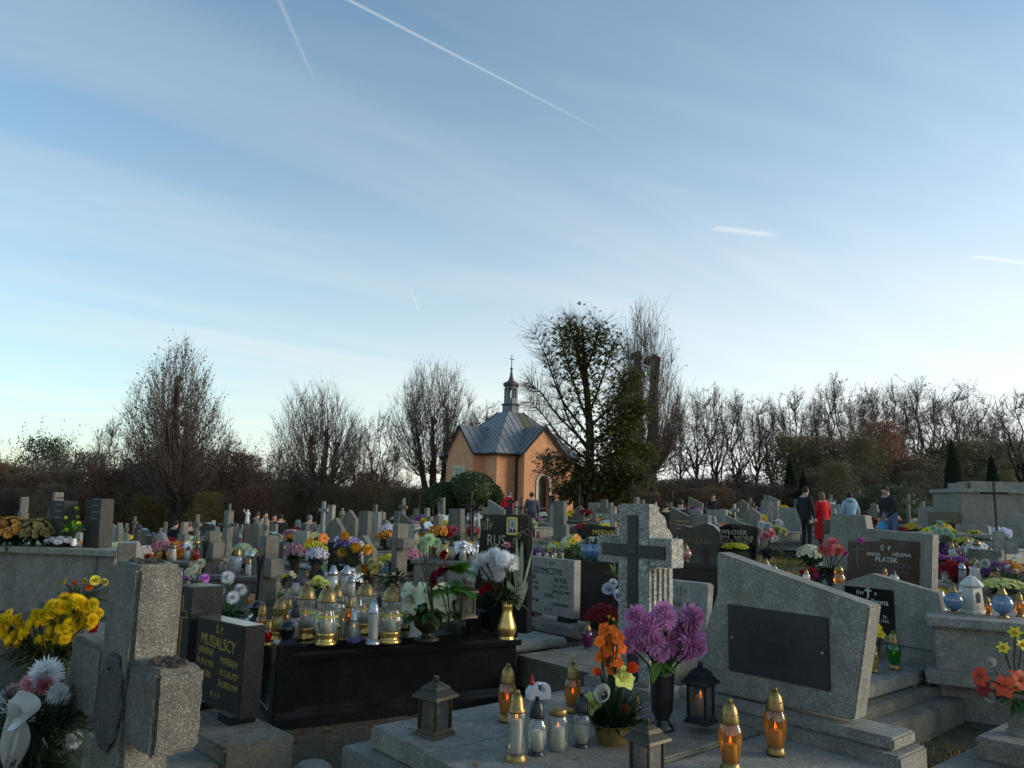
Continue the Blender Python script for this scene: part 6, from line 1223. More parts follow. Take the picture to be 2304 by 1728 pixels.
arr('flower_bouquet', 'white calla lilies at the right edge above the yellow dome', (2275, 1330), 'white', 12, [('calla', 2252, 1268, 12, (.60, .62, .52)), ('calla', 2276, 1258, 12, (.62, .64, .56)), ('calla', 2262, 1286, 12, (.6, .62, .5)), ('calla', 2280, 1290, 12, (.62, .64, .56)), ('mum', 2288, 1288, 8, (.65, .14, .03)), ('mum', 2218, 1268, 11, (.56, .60, .54)), ('mum', 2202, 1272, 10, (.54, .60, .5))], [(40, 24, 40, 9, (0, 0, .1))], lcol=(.05, .08, .03), seed=32, y=8.2)
arr('flower_bouquet', 'mint-green flowers hanging right of the large grey headstone', (2120, 1260), 'stone', 30, [('mum', 2100, 1190, 9, (.40, .58, .44)), ('mum', 2115, 1180, 10, (.42, .60, .48)), ('mum', 2112, 1196, 11, (.36, .56, .42)), ('mum', 2130, 1195, 10, (.40, .60, .46)), ('mum', 2140, 1205, 9, (.40, .60, .44)), ('mum', 2108, 1208, 9, (.3, .5, .36))], [(40, 16, 36, 7, (0, 0, .18))], lcol=(.03, .06, .04), seed=33, y=11)
potted(aty(2170, 1228, 11.5), pxs(24, aty(2170, 1228, 11.5)), (.48, .48, .06), 'yellow-green flower heap right of the mint-green flowers', 1, pot=False, lift=.05, flat=.6)
for px, py, y, rp, col, lb in ((2120, 1266, 10, 20, (.30, .07, .24), 'purple heather heap at the right, left one'), (2160, 1270, 10, 18, (.28, .08, .30), 'purple heather heap at the right, right one'), (2146, 1172, 15.3, 8, (.50, .44, .03), 'yellow flower bunch on the red-brown tomb, left one'), (2192, 1175, 15.3, 14, (.52, .46, .03), 'yellow flower bunch on the red-brown tomb, right one')):
    p = aty(px, py + (0 if y < 15 else 30), y); potted(p, pxs(rp, p), col, lb, 1, pot=False, lift=.05, flat=.6)

def ribbon():
    p = aty(46, 1600, 2.18); t = thing('gauze_ribbon', 'white gauze ribbon bow hanging from the lower left bouquet', 'ribbon', p); m_ = MB(); vs = []; k = 2.18/FPX; n = 12
    for i in range(n + 1):
        s = i/n; wd = (60*sin(pi*min(1, .12 + s*.75))*(1 - .55*s) + 6)*k; cx, cz = (8*sin(s*4))*k, (30 - 150*s)*k
        for j in range(5):
            u_ = j/4 - .5; vs.append((cx + u_*wd, -.03 + .018*sin(u_*9 + s*5) + .02*s, cz + .008*cos(u_*7)))
    m_.add(vs, [(i*5 + j, i*5 + j + 1, (i + 1)*5 + j + 1, (i + 1)*5 + j) for i in range(n) for j in range(4)]); mk('tail', m_, glass('gauze', (.85, .85, .78), .62, .5), t, smooth=True)
    l2 = MB(); vs = []
    for i in range(9):
        a = i/8*pi; 
        for j in range(3): vs.append(((52*sin(a)*k)*(1 - .2*j), -.02 - .015*j, (28*cos(a) + 18)*k - .012*j))
    l2.add(vs, [(i*3 + j, i*3 + j + 1, (i + 1)*3 + j + 1, (i + 1)*3 + j) for i in range(8) for j in range(2)]); mk('loop', l2, glass('gauze_loop', (.85, .85, .78), .62, .5), t, smooth=True)
ribbon()

# ------------------------------------------------------------------ people
def person(label, p, rz, h=1.74, top=(.02, .02, .025), legs=(.02, .02, .03), hair=(.03, .02, .015), lean=0.0, arms=None, coat=None, shoes=(.015, .014, .013), fingers=True, longhair=False, hood=False, bulk=1.0, hat=None, group='people visiting the graves'):
    t = thing('person', label, 'person', p, rz, group, h/1.75)
    J = {'pel': ((0, 0, .95), .145), 'spi': ((0, .0, 1.13), .135), 'che': ((0, .01, 1.34), .155), 'nec': ((0, .0, 1.50), .055), 'hea': ((0, -.02, 1.60), .082), 'hdt': ((0, -.01, 1.68), .075), 'nos': ((0, -.108, 1.605), .014)}
    E_ = [('pel', 'spi'), ('spi', 'che'), ('che', 'nec'), ('nec', 'hea'), ('hea', 'hdt'), ('hea', 'nos')]; LB = {'nec': 'skin', 'hea': 'skin', 'hdt': 'skin', 'nos': 'skin', 'pel': 'legs'}
    A = arms or {}
    for s, n in ((-1, 'l'), (1, 'r')):
        el, wr, ha = A.get(n, ((.25, .03, 1.15), (.245, -.05, .93), (.24, -.07, .85)))
        J['sh' + n] = ((s*.175, .01, 1.43), .072); J['el' + n] = ((s*el[0], el[1], el[2]), .052); J['wr' + n] = ((s*wr[0], wr[1], wr[2]), .036); J['ha' + n] = ((s*ha[0], ha[1], ha[2]), .040)
        E_ += [('che', 'sh' + n), ('sh' + n, 'el' + n), ('el' + n, 'wr' + n), ('wr' + n, 'ha' + n)]; LB['ha' + n] = 'skin'
        if fingers:
            d = (Vector(ha) - Vector(wr)).normalized()
            for k in range(5):
                o = (k - 2)*.014; ln = (.045, .075, .085, .078, .062)[k]; q = Vector((s*ha[0], ha[1], ha[2])) + Vector((s*d.x, d.y, d.z))*ln + Vector((0, o*1.3 - (.03 if k == 0 else 0), 0)); J['f%s%d' % (n, k)] = (tuple(q), .009); E_.append(('ha' + n, 'f%s%d' % (n, k))); LB['f%s%d' % (n, k)] = 'skin'
        J['hi' + n] = ((s*.09, 0, .90), .098); J['kn' + n] = ((s*.10, -.02, .50), .066); J['an' + n] = ((s*.10, .02, .09), .046); J['to' + n] = ((s*.11, -.13, .04), .040)
        E_ += [('pel', 'hi' + n), ('hi' + n, 'kn' + n), ('kn' + n, 'an' + n), ('an' + n, 'to' + n)]
        for q in ('hi', 'kn'): LB[q + n] = 'legs'
        for q in ('an', 'to'): LB[q + n] = 'shoes'
        J['ea' + n] = ((s*.078, .0, 1.60), .016); E_.append(('hea', 'ea' + n)); LB['ea' + n] = 'skin'
    R_ = Matrix.Rotation(lean, 3, 'X'); up = {'spi', 'che', 'nec', 'hea', 'hdt', 'nos', 'shl', 'shr', 'ell', 'elr', 'wrl', 'wrr', 'hal', 'har', 'eal', 'ear'}
    pos = {}
    for k, (c, r) in J.items():
        v = Vector(c)
        if k in up or k[0] == 'f': v = R_ @ (v - Vector((0, 0, .95))) + Vector((0, 0, .95))
        pos[k] = v
    names = list(J); me = bpy.data.meshes.new('body'); me.from_pydata([tuple(pos[k]) for k in names], [(names.index(a), names.index(b)) for a, b in E_], [])
    ob = link('body', me, None); ob.modifiers.new('s', 'SKIN'); sub = ob.modifiers.new('d', 'SUBSURF'); sub.levels = sub.render_levels = 1
    sv_ = me.skin_vertices[0].data
    for i, k in enumerate(names):
        b = bulk if k in ('spi', 'che', 'pel', 'shl', 'shr', 'ell', 'elr') else 1.0; r = J[k][1]*b; sv_[i].radius = (r*(1.28 if k in ('che', 'pel', 'spi') else 1.0), r*(.86 if k in ('che', 'spi', 'pel') else 1.0)); sv_[i].use_root = (k == 'pel')
    bpy.context.view_layer.update(); me2 = bpy.data.meshes.new_from_object(ob.evaluated_get(bpy.context.evaluated_depsgraph_get())); bpy.data.objects.remove(ob)
    def cm(nm, c): return CLM.setdefault((nm, c), plain('cloth_%s_%d' % (nm, len(CLM)), c, .9, 0, .2, 25, .2))
    mats = [cm('top', top), cm('legs', legs), M_SKIN, cm('shoes', shoes)]; idx = {'top': 0, 'legs': 1, 'skin': 2, 'shoes': 3}
    me2.materials.clear()
    for m_ in mats: me2.materials.append(m_)
    keys = [(pos[k], idx[LB.get(k, 'top')]) for k in names]
    for a, b in E_: keys.append(((pos[a] + pos[b])/2, idx[LB.get(a, 'top')] if a != 'pel' or b == 'spi' else 1))
    for pl in me2.polygons:
        c = pl.center; pl.material_index = min(keys, key=lambda q: (q[0] - c).length_squared)[1]; pl.use_smooth = True
    link('body', me2, t)
    hd = pos['hea']; hm = MB(); n = 12
    for j in range(8):
        ph = j/7*2.1
        for i in range(n):
            a = 2*pi*i/n; fr = max(0, -sin(a)); pp = min(ph, 1.15 if fr > .35 else (2.5 if longhair else 2.1)); hm.v.append((.098*sin(pp)*cos(a), .112*sin(pp)*sin(a) + .012, .112*cos(pp) + .045 - (.10*(ph/2.1)**3 if longhair and fr < .3 else 0)))
    hm.f = [(j*n + i, j*n + (i + 1) % n, (j + 1)*n + (i + 1) % n, (j + 1)*n + i) for j in range(7) for i in range(n)]; hm.m = [0]*len(hm.f)
    mk('hat' if hat else 'hair', hm, M_HAIR, t, hd, (lean, 0, 0), smooth=True, color=hat or hair)
    for s in (-1, 1): mk('eye', MB().ball((s*.032, -.083, .012), .009, 6, 4), M_BLKMET, t, hd, (lean, 0, 0))
    if coat: 
        zb = coat[1]; m_ = MB(); rows = [(1.47, .10, .08), (1.43, .20, .115), (1.30, .225, .15), (1.10, .20, .145), (.95, .225, .165), (.75, .245, .185), (zb, .265, .20)]
        for z, a, b in rows: m_.v += [(a*cos(2*pi*i/16), b*sin(2*pi*i/16), z) for i in range(16)]
        m_.f = [(j*16 + i, j*16 + (i + 1) % 16, (j + 1)*16 + (i + 1) % 16, (j + 1)*16 + i) for j in range(6) for i in range(16)]; m_.m = [0]*len(m_.f); mk('coat', m_, M_FABR, t, smooth=True, color=coat[0])
    if hood: mk('hood', MB().lathe([(.05, -.06), (.125, -.02), (.145, .03), (.11, .07), (.085, .08)], 14, sx=1.1, sy=.8), M_FABR, t, pos['nec'] + Vector((0, .055, -.02)), (.5 + lean, 0, 0), smooth=True, color=top)
    return t
CLM = {}
def stand(px, feet_py, head_py, lift=None):
    """ground spot and height for a figure seen between two picture rows"""
    y = 1.74*FPX/(feet_py - head_py); p = aty(px, feet_py, y); return p
p1 = aty(1816, 1240, 21.5); person('man in dark jacket and trousers standing left of the red coat', p1, RAD(115), 1.76, (.012, .013, .018), (.014, .013, .015), (.025, .018, .014), bulk=1.12)
p2 = aty(1853, 1240, 22.2); person('person in a long bright red coat with light brown hair', p2, RAD(195), 1.66, (.50, .012, .015), (.42, .012, .015), (.16, .10, .055), coat=((.50, .012, .015), .35), longhair=True)
p3 = aty(1916, 1240, 22.6); person('person in a light blue hooded jacket seen from behind', p3, RAD(180), 1.68, (.27, .40, .50), (.06, .07, .10), (.02, .014, .012), hood=True, bulk=1.15)
ARM_BAG = {'l': ((.26, -.03, 1.16), (.23, -.20, .98), (.22, -.25, .90)), 'r': ((.25, -.06, 1.17), (.20, -.27, 1.02), (.19, -.32, .95))}
p4 = aty(2012, 1243, 21.0); P4 = person('man in dark grey jacket and blue jeans bending with a blue bag', p4, RAD(-78), 1.80, (.022, .023, .027), (.12, .16, .26), (.02, .015, .012), lean=RAD(16), arms=ARM_BAG, bulk=1.1)
def bag():
    p = aty(1986, 1168, 20.95); t = thing('plastic_bag', 'bright blue plastic bag hanging from the bending man\'s hand', 'bag', (p.x, p.y, p.z - .36), .3)
    b = MB(); n = 10
    for z, a, c in ((0, .10, .06), (.03, .15, .085), (.16, .16, .09), (.26, .12, .06), (.31, .07, .035)): b.v += [(a*cos(2*pi*i/n)*(1 + .08*sin(i*2.3 + z*20)), c*sin(2*pi*i/n), z) for i in range(n)]
    b.f = [(j*n + i, j*n + (i + 1) % n, (j + 1)*n + (i + 1) % n, (j + 1)*n + i) for j in range(4) for i in range(n)] + [tuple(range(n - 1, -1, -1))]; b.m = [0]*len(b.f)
    mk('sack', b, plain('blue_film', (.03, .30, .50), .35), t, smooth=True)
    for s in (-1, 1): mk('handle', MB().tube([(s*.05, 0, .29), (s*.03, 0, .35), (0, 0, .37)], .008, 5), plain('blue_film_%d' % s, (.03, .30, .50), .35), t)
bag()
for a in ((1497, 1132, 23.0, 180, (.014, .015, .02), (.012, .012, .014), (.03, .022, .018), 'left one of a dark-clad pair seen from behind', 1.70), (1531, 1124, 22.0, 172, (.010, .011, .016), (.012, .012, .014), (.035, .022, .016), 'right, larger one of a dark-clad pair seen from behind', 1.80),
          (1605, 1133, 30.0, 0, (.012, .013, .017), (.014, .014, .016), (.10, .09, .08), 'distant man in a dark suit facing the camera', 1.72), (597, 1152, 27.5, 75, (.30, .25, .16), (.05, .05, .05), (.018, .014, .012), 'man in a beige coat facing right, left of centre', 1.74),
          (580, 1152, 29.5, 170, (.012, .012, .014), (.012, .012, .014), (.05, .04, .03), 'dark-clad person behind the man in beige', 1.72), (632, 1158, 27.0, 200, (.010, .011, .02), (.012, .012, .015), (.02, .014, .012), 'dark-clad person right of the man in beige, nearer one', 1.72), (618, 1158, 29.0, 20, (.014, .016, .024), (.012, .012, .015), (.02, .014, .012), 'dark-clad person right of the man in beige, farther one', 1.70),
          (697, 1160, 25.0, 185, (.10, .09, .09), (.04, .04, .045), (.16, .14, .13), 'grey-haired person in a mottled grey jacket seen from behind', 1.68), (428, 1175, 24.0, 190, (.008, .008, .018), (.012, .012, .015), (.10, .06, .04), 'person in a navy jacket among the left rows', 1.70), (396, 1172, 25.0, 160, (.006, .006, .010), (.01, .01, .012), (.012, .01, .01), 'person in black among the left rows', 1.70),
          (565, 1168, 30.0, 30, (.02, .022, .03), (.02, .02, .024), (.06, .04, .03), 'small distant person beside the white statue', 1.66), (1140, 1130, 27.0, 150, (.50, .01, .012), (.03, .03, .04), (.10, .10, .11), 'person in a red jacket and grey hat before the chapel', 1.70), (1196, 1148, 24.0, 185, (.05, .06, .08), (.03, .03, .04), (.035, .022, .016), 'dark-haired person just right of the portrait headstone', 1.68)):
    q = aty(a[0], a[1], a[2]); z = q.z - a[8]*.985; gz = ground(q.x, q.y)
    red = 'red jacket' in a[7]
    person(a[7], (q.x, q.y, min(z, gz + .25) if abs(z - gz) < .6 else gz), RAD(a[3]), a[8] if abs(z - gz) < .6 else max(1.45, q.z - gz), a[4], a[5], a[6], fingers=False, hat=(.10, .10, .11) if red else None, lean=RAD(18) if red else 0.0, coat=((.30, .25, .16), .5) if 'beige' in a[7] and 'man in a beige' in a[7] else None, bulk=1.1)

# ------------------------------------------------------------------ farther graves
def proto_bed(t, mat, wd=.95, ln=1.75, h=.30, deep=True):
    mk('bed', MB().box((0, -.2 - ln/2, h/2 - .1), (wd, ln, h + .2)), mat, t, bevel=.02, seg=1)
    if deep: mk('bed_slab', MB().box((0, -.2 - ln/2, h + .022), (wd + .08, ln + .06, .045)), mat, t, bevel=.01, seg=1)
OUT = {'rectangular': [(-.40, 0), (.40, 0), (.40, .72), (-.40, .72)], 'arched': [(-.38, 0), (.38, 0), (.38, .62)] + [(.38*cos(a), .62 + .16*sin(a)) for a in [i*pi/8 for i in range(1, 8)]] + [(-.38, .62)],
       'slanted': [(-.42, 0), (.40, 0), (.46, .52), (-.36, .82)], 'wavy': [(-.45, 0), (.45, 0), (.45, .58), (.30, .60), (.12, .70), (-.10, .74), (-.30, .66), (-.45, .68)], 'gabled': [(-.36, 0), (.36, 0), (.36, .66), (0, .90), (-.36, .66)],
       'narrow': [(-.20, 0), (.20, 0), (.17, 1.02), (-.17, 1.02)], 'shouldered': [(-.42, 0), (.42, 0), (.42, .50), (.20, .54), (.20, .90), (-.20, .90), (-.20, .54), (-.42, .50)], 'trapezoid': [(-.46, 0), (.46, 0), (.34, .74), (-.34, .74)]}
PROTO = {}
def proto_stone(kind, mat, word, let=M_GREYT):
    t = link('headstone', None); mk('tablet', MB().prism([(x, z + .38) for x, z in OUT[kind]], -.05, .06), mat, t, bevel=.008, seg=1); mk('base', MB().box((0, 0, .2), (.95, .30, .40)), mat, t, bevel=.01, seg=1); proto_bed(t, mat)
    L_ = MB()
    for k in range(4): L_.box((0, -.053, .38 + .50 - k*.085), ((.40, .30, .36, .20)[k]*(.6 if kind == 'narrow' else 1), .003, .011))
    stuff(mk('lettering', L_, let, t)); PROTO['%s %s headstone' % (word, kind)] = (t, 'headstone')
for kind, mat, word, let in (('rectangular', M_GRAN, 'grey', M_GREYT), ('arched', M_GRAN, 'grey', M_GREYT), ('slanted', M_GRAN, 'grey', M_GREYT), ('gabled', M_SAND, 'brownish', M_GREYT), ('narrow', M_CONC, 'weathered', M_GREYT), ('shouldered', M_CONC, 'weathered', M_GREYT), ('trapezoid', M_LIGHT, 'pale', M_GREYT), ('rectangular', M_LIGHT, 'pale', M_GREYT),
                       ('wavy', M_DARKG, 'dark polished', M_GREYT), ('arched', M_BLACK, 'black polished', M_GOLDT), ('rectangular', M_BLACK, 'black polished', M_GOLDT), ('slanted', M_BROWN, 'brown polished', M_GOLDT), ('wavy', M_LIGHT, 'pale', M_GREYT), ('shouldered', M_SAND, 'sandstone', M_GREYT)):
    proto_stone(kind, mat, word, let)
def proto_cross(mat, word, h=1.35, w_=.16, aw=.22, z=.98, slab=False):
    t = link('stone_cross', None); mk('shaft', MB().box((0, 0, h/2), (w_, .14, h), top=(.9, .95)), mat, t, bevel=.012, seg=1)
    for s in (-1, 1): mk('arm', MB().box((s*(w_/2 + aw/2 - .012), 0, z), (aw, .13, w_)), mat, t, bevel=.012, seg=1)
    mk('base', MB().box((0, 0, .18), (.5, .34, .36)), mat, t, bevel=.012, seg=1); proto_bed(t, M_CONC, deep=False)
    if slab: mk('plate', MB().box((0, -.076, .55), (.15, .012, .2)), M_BLACK, t)
    PROTO['%s stone cross' % word] = (t, 'cross')
proto_cross(M_ROUGH, 'rough grey'); proto_cross(M_LIGHT, 'pale', 1.25, .15, .17, .92, True); proto_cross(M_CONC, 'weathered', 1.55, .13, .20, 1.22); proto_cross(M_SAND, 'brownish', 1.15, .18, .15, .82)
def proto_iron():
    t = link('iron_cross', None); mk('upright', MB().tube([(0, 0, .1), (0, 0, 1.75)], .024, 6), M_IRON, t); mk('crossbar', MB().tube([(-.34, 0, 1.42), (.34, 0, 1.42)], .022, 6), M_IRON, t); mk('figure', MB().tube([(-.2, -.03, 1.44), (0, -.03, 1.36), (.2, -.03, 1.44)], .016, 5).tube([(0, -.03, 1.40), (0, -.03, 1.05)], .022, 5), M_IRON, t)
    mk('base', MB().box((0, 0, .14), (.4, .34, .3)), M_CONC, t, bevel=.01, seg=1); proto_bed(t, M_CONC, deep=False); PROTO['dark iron crucifix'] = (t, 'cross')
proto_iron()
used = {k: False for k in PROTO}
NOGO = [(o.location.x, o.location.y) for o in ALL if o.get('category') in ('tomb', 'headstone', 'cross', 'person', 'bush', 'tree', 'stone') and o.location.y < 42]
FAR = []; r_ = random.Random(31)
X_, Y_ = axes(RZ); keys = list(PROTO)
wts = {k: 1.0 for k in keys}
for k in keys:
    if 'cross' in k: wts[k] = 1.7
    if 'black' in k or 'dark polished' in k: wts[k] = .8
chp = Vector((-.2, 43.6))
for i in range(-40, 41):
    for j in range(-30, 40):
        c = X_*(i*1.42 + r_.uniform(-.12, .12)) + Y_*(j*2.62 + r_.uniform(-.15, .15)) + Vector((0, 12, 0))
        if not 9.3 < c.y < 39: continue
        px, py, dp = toP((c.x, c.y, ground(c.x, c.y) + .7))
        if not -60 < px < 2370: continue
        if (Vector((c.x, c.y)) - chp).length < 5.6: continue
        lim = 1.15
        if any((c.x - a)**2 + (c.y - b)**2 < lim*lim for a, b in NOGO): continue
        if 1690 < px < 1880 and 10.5 < c.y < 22.5: continue
        if c.y < 11.2 and (px < 300 or 1180 < px < 1560): continue
        if r_.random() < .10 + (.12 if c.y > 26 else 0): continue
        FAR.append((c.x, c.y, px))
FAR.sort(key=lambda q: q[1])
ZONES = ((300, 'left of the granite cross'), (470, 'left of the beige-coated man'), (700, 'below the fan-shaped lime'), (900, 'left of the clipped bush'), (1080, 'below the clipped bush'), (1290, 'below the chapel'), (1560, 'below the cypress'), (1800, 'right of the dark-clad pair'), (2050, 'near the red coat'), (9999, 'right of the bending man'))
def zone(px, y):
    z = [b for a, b in ZONES if px < a][0]; return ('near row ' if y < 15 else 'middle row ' if y < 23 else 'far row ') + z
AUTO = {}
def auto(o, base, px, y, grp): AUTO.setdefault('%s, %s' % (base, zone(px, y)), []).append((px, o)); o['group'] = grp
PAL = (('white', (.80, .82, .80), 5), ('cream', (.74, .72, .46), 4), ('yellow', (.74, .60, .03), 3.6), ('pink', (.58, .24, .31), 2.6), ('red', (.34, .02, .02), 2.2), ('purple', (.26, .10, .32), 2.2), ('orange', (.62, .24, .02), 1.8), ('pale green', (.40, .52, .30), 1.2))
CPAL = (('clear', 5), ('white', 4), ('amber', 2.5), ('red', 3), ('yellow', 2), ('green', .4), ('blue', .8), ('rose', 1))
nC = nB = 0
for x, y, px in FAR:
    k = r_.choices(keys, [wts[q] for q in keys])[0]; z = ground(x, y)
    if y > 24 and 'black' in k and r_.random() < .5: k = 'rough grey stone cross'
    pr, cat = PROTO[k]
    if not used[k]: o = pr; used[k] = True; ALL.append(o)
    else: o = copy_tree(pr)
    s = r_.uniform(.74, 1.02); o.location = (x, y, z - .05); o.rotation_euler = (r_.gauss(0, .012), r_.gauss(0, .012), RZ + r_.gauss(0, .06)); o.scale = (s, s, s*r_.uniform(.9, 1.1)); o['category'] = cat
    auto(o, k, px, y, 'graves in the rows behind')
    rz = o.rotation_euler.z; Xl, Yl = axes(rz); bz = z - .05 + .325*o.scale.z
    nb = r_.choices((0, 1, 2, 3), (.05, .25, .40, .30))[0] if y < 17 else r_.choices((0, 1, 2, 3), (.12, .38, .35, .15))[0]
    for _ in range(nb):
        if nB >= 520: break
        cn, cc, _w = r_.choices(PAL, [q[2] for q in PAL])[0]; q = Vector((x, y, bz)) + Xl*r_.uniform(-.36, .36) + Yl*r_.uniform(-1.5, -.30); v = r_.choices((0, 1, 2, 3), (2, 2, 2, 1.5))[0]; rad = r_.uniform(.13, .25)
        t = potted(tuple(q), rad, tuple(c*r_.uniform(.85, 1.1) for c in cc), '', v, lift=rad*r_.uniform(.6, 1.6), pot=y < 20, flat=r_.uniform(.7, 1.0), name='flower_bouquet' if v > 1 else 'potted_chrysanthemum'); auto(t, '%s %s' % (cn, ('chrysanthemum dome', 'flower cushion', 'flower bunch', 'big-bloomed bouquet')[v]), toP(q)[0], y, 'flowers in the rows behind'); nB += 1
    nc = r_.choices((0, 1, 2, 3, 4), (.08, .20, .28, .26, .18))[0] if y < 18 else r_.choices((0, 1, 2), (.5, .35, .15))[0]
    for _ in range(nc):
        if nC >= 235: break
        cn = r_.choices([q[0] for q in CPAL], [q[1] for q in CPAL])[0]; q = Vector((x, y, bz)) + Xl*r_.uniform(-.40, .40) + Yl*r_.uniform(-1.75, -.35); hh = r_.uniform(.20, .33)
        o2 = link('grave_candle', r_.choice(FC), None, q, r_.uniform(0, 6), hh, GCOL[cn]); o2['category'] = 'grave candle'; ALL.append(o2); auto(o2, '%s glass grave candle' % cn, toP(q)[0], y, 'candles in the rows behind'); nC += 1
for k, u_ in used.items():
    if not u_:
        for ch in list(PROTO[k][0].children): bpy.data.objects.remove(ch)
        bpy.data.objects.remove(PROTO[k][0])

# ------------------------------------------------------------------ single landmarks among the rows
def statue(label, px, top, y, h, arms, mat, ped=True):
    q = aty(px, top, y); g = ground(q.x, q.y); t = thing('statue', label, 'statue', (q.x, q.y, q.z - h), .2); 
    mk('robe', MB().lathe([(.17*h, 0), (.14*h, .2*h), (.12*h, .5*h), (.15*h, .70*h), (.13*h, .80*h), (.05*h, .84*h)], 12, sy=.75), mat, t, smooth=True); mk('head', MB().ball((0, 0, .91*h), .075*h, 10, 7), mat, t, smooth=True)
    for a in arms: mk('arm', MB().tube([(a[0][0]*h, a[0][1]*h, a[0][2]*h), (a[1][0]*h, a[1][1]*h, a[1][2]*h), (a[2][0]*h, a[2][1]*h, a[2][2]*h)], [.04*h, .035*h, .022*h], 7), mat, t, smooth=True)
    if ped: mk('pedestal', MB().box((0, 0, (g - q.z + h)/2 - .1), (.42*h, .36*h, q.z - h - g + .2)), M_CONC, t, bevel=.01)
WS = plain('whitewashed', (.62, .62, .58), .7)
statue('white statue with one raised arm among the left rows', 558, 1146, 28, .50, [((-.12, 0, .76), (-.24, 0, .82), (-.27, -.02, 1.02)), ((.12, 0, .74), (.18, -.05, .62), (.10, -.1, .55))], WS)
statue('small pale praying statue on a pedestal left of the pointed stones', 771, 1142, 26, .62, [((-.12, 0, .74), (-.14, -.1, .58), (0, -.14, .62)), ((.12, 0, .74), (.14, -.1, .58), (0, -.14, .62))], M_SAND)
statue('pale hooded statue left of the portrait headstone', 1042, 1150, 17, .55, [((-.12, 0, .74), (-.14, -.1, .58), (0, -.14, .62)), ((.12, 0, .74), (.14, -.1, .58), (0, -.14, .62))], M_SAND)
def tall_post(label, px, top, y, wpx, mat, arm=None, roof=False):
    q = aty(px, top, y); g = ground(q.x, q.y); h = q.z - g; t = thing('tall_cross', label, 'cross', (q.x, q.y, g), RAD(-25)); w_ = wpx*y/FPX
    mk('shaft', MB().box((0, 0, h/2 - .05), (w_, w_*.8, h + .1)), mat, t, bevel=.008)
    if arm:
        za = aty(px, arm[0], y).z - g
        for s in (-1, 1): mk('arm', MB().box((s*(w_/2 + arm[1]*y/FPX/2 - .005), 0, za), (arm[1]*y/FPX, w_*.75, w_*.9)), mat, t, bevel=.008)
    mk('base', MB().box((0, 0, .2), (w_*2.4, w_*2.2, .5)), M_CONC, t, bevel=.01)
tall_post('tall pale post cross with a rusty roofed crossbar, left rows', 517, 1133, 13.5, 7, M_CONC, (1180, 26)); tall_post('tall pale cross beside a broad stele, left of centre', 729, 1128, 19, 8, M_LIGHT, (1147, 9)); tall_post('broad pale stele beside the tall pale cross', 746, 1136, 19.4, 15, M_LIGHT); tall_post('grey square pillar left of the clipped bush', 845, 1135, 22, 8, M_CONC); tall_post('dark thin wooden cross left of the clipped bush', 985, 1140, 20, 3, M_IRON, (1160, 10)); tall_post('black iron cross before the clipped bush', 1065, 1125, 17, 6, M_IRON, (1146, 22)); tall_post('heavy dark cross in front of the chapel downpipe', 1150, 1122, 24, 7, M_IRON, (1128, 7))
tall_post('thin rusty cross left of the cut-off trunks', 1420, 1092, 30, 4, M_IRON, (1104, 16)); tall_post('low rusty crucifix right of the thin rusty one', 1461, 1108, 30, 4, M_IRON, (1119, 18)); tall_post('thin dark cross with a white figure right of the dark-clad pair', 1693, 1095, 28, 3, M_IRON, (1106, 5)); tall_post('pale square pillar cross near the man in dark clothes', 1732, 1130, 24, 9, M_LIGHT, (1143, 5))

# ------------------------------------------------------------------ low tombs crowded with lamps and flowers
def shelf(px0, px1, py, y, label, mat, seed, nc, nb, dep=.9, rz=-12):
    r = random.Random(seed); a = aty((px0 + px1)/2, py, y); wd = (px1 - px0)*y/FPX; g = ground(a.x, a.y); h = a.z - g; t = thing('low_tomb', label, 'tomb', (a.x, a.y, g), RAD(rz)); Xl, Yl = axes(RAD(rz))
    mk('wall', MB().box((0, dep/2, h/2 - .15), (wd, dep, h + .24)), mat, t, bevel=.01); mk('cover_slab', MB().box((0, dep/2, h - .025), (wd + .08, dep + .08, .05)), mat, t, bevel=.008)
    for i in range(nc):
        q = Vector((a.x, a.y, a.z)) + Xl*wd*((i + .5)/nc - .5 + r.uniform(-.03, .03))*.94 + Yl*r.uniform(.06, dep*.7); cn = r.choices([c[0] for c in CPAL], [c[1] for c in CPAL])[0]; o2 = link('grave_candle', r.choice(FC), None, q, r.uniform(0, 6), r.uniform(.18, .32), GCOL[cn]); o2['category'] = 'grave candle'; ALL.append(o2)
        AUTO.setdefault('%s candle on the %s' % (cn, label.split(',')[0]), []).append((toP(q)[0], o2)); o2['group'] = 'candles on the low tombs'
    for i in range(nb):
        q = Vector((a.x, a.y, a.z)) + Xl*wd*((i + .5)/nb - .5 + r.uniform(-.08, .08))*.85 + Yl*r.uniform(.25, dep*.9); cn, cc, _w = r.choices(PAL, [c[2] for c in PAL])[0]; rad = r.uniform(.10, .17)
        o2 = potted(tuple(q), rad, cc, '', r.randint(0, 3), lift=rad*r.uniform(.6, 1.2), name='flower_bouquet'); AUTO.setdefault('%s flowers on the %s' % (cn, label.split(',')[0]), []).append((toP(q)[0], o2)); o2['group'] = 'flowers on the low tombs'
shelf(2104, 2236, 1264, 10.6, 'dark brown low tomb, right of the large grey headstone', M_BROWN, 1, 10, 4)
shelf(2128, 2320, 1322, 8.4, 'grey low tomb behind the blue ball candles', M_GRAN, 2, 9, 4, .7, -25)
shelf(440, 585, 1296, 9.2, 'weathered low tomb left of the plain cross', M_CONC, 3, 9, 3)
shelf(640, 775, 1345, 7.6, 'grey low tomb behind the ribbed candles', M_GRAN, 4, 8, 2, .7)
shelf(930, 1062, 1262, 10.4, 'grey low tomb left of the portrait headstone', M_GRAN, 5, 9, 3)
shelf(1205, 1300, 1264, 9.6, 'dark low tomb above the pale headstone', M_DARKG, 6, 2, 2, .8)
shelf(300, 430, 1262, 11.2, 'pale low tomb behind the granite cross', M_CONC, 7, 10, 4)
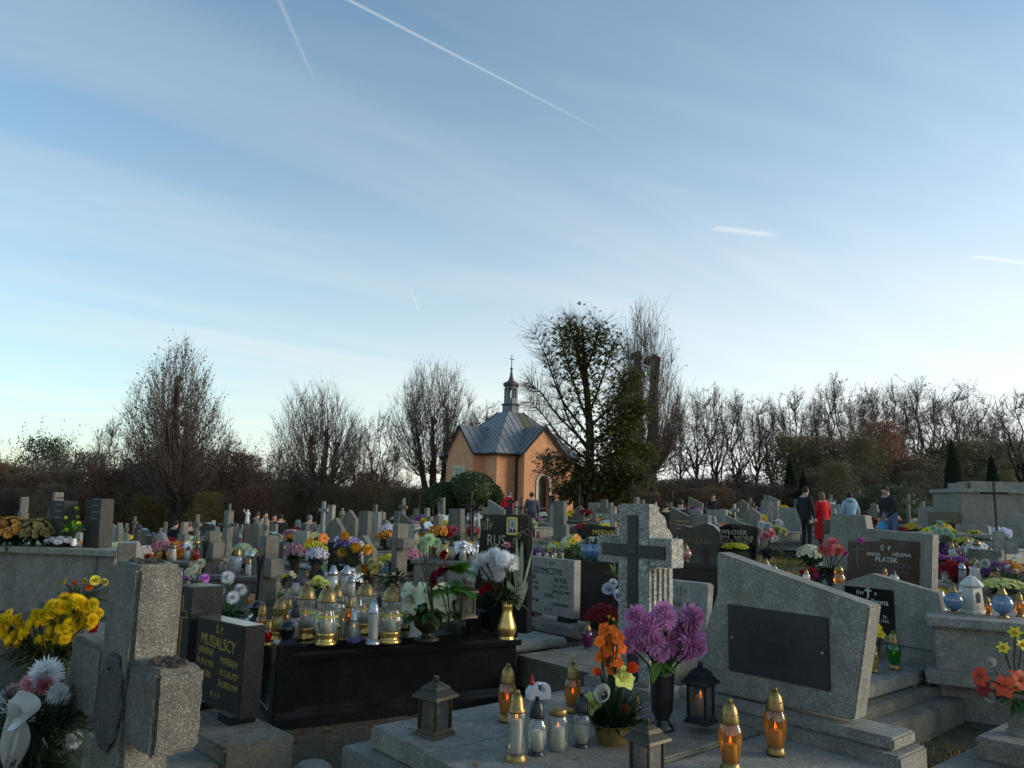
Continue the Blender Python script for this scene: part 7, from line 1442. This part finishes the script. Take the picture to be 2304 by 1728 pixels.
# fallen leaves that lie on the slabs
def slab_leaves():
    r = random.Random(77); m_ = MB()
    for _ in range(110):
        px, py, z = r.choice(((r.uniform(900, 1900), r.uniform(1570, 1726), .4635), (r.uniform(470, 620), r.uniform(1655, 1700), .424), (r.uniform(1960, 2100), r.uniform(1500, 1560), .383), (r.uniform(1215, 1360), r.uniform(1445, 1490), .366)))
        q = at(px, py, z); X, Y = axes(RZ); l = Vector((q.x - K0.x, q.y - K0.y, 0)); lx, ly = l.dot(X), l.dot(Y)
        if z > .46 and not (.02 < lx < 1.9 and .02 < ly < 1.55): continue
        a = r.uniform(0, 6.28); s = r.uniform(.012, .026)
        m_.add([(q.x + s*cos(a + k*pi/2)*(1 if k % 2 else .55), q.y + s*sin(a + k*pi/2)*(1 if k % 2 else .55), z + r.uniform(.0, .008)) for k in range(4)], [(0, 1, 2, 3)])
    o = stuff(mk('scattered_leaves', m_, M_LEAF, color=(.20, .11, .04))); o['label'] = 'dry brown leaves blown onto the slabs'
slab_leaves()
texts_to_mesh()
# ------------------------------------------------------------------ labels that single out each of the many
ORD = ['first', 'second', 'third', 'fourth', 'fifth', 'sixth', 'seventh', 'eighth', 'ninth', 'tenth', 'eleventh', 'twelfth', 'thirteenth', 'fourteenth', 'fifteenth', 'sixteenth']
def finish(base, items):
    items.sort(key=lambda q: q[0]); n = len(items)
    for i, (px, o) in enumerate(items):
        o['label'] = base if n == 1 else '%s, %s' % (base, 'leftmost' if i == 0 else 'rightmost' if i == n - 1 else '%s from left' % ORD[min(i, 15)])
for base, items in AUTO.items(): finish(base, items)
sh = {}
for o in ALL:
    if o.name.startswith('shrub') and o.get('group') == GS:
        px = toP(o.location)[0]; near = 'front row' if o.location.y < 52.5 else 'back row'
        z = 'left of the leafy lime' if px < 330 else 'under the leafy lime' if px < 560 else 'left of the chapel' if px < 960 else 'beside the chapel' if px < 1330 else 'behind the cut-off trunks' if px < 1760 else 'behind the people on the slope'
        sh.setdefault('%s, %s %s' % (o['label'].split(' at the back')[0], near, z), []).append((px, o))
for base, items in sh.items(): finish(base, items)
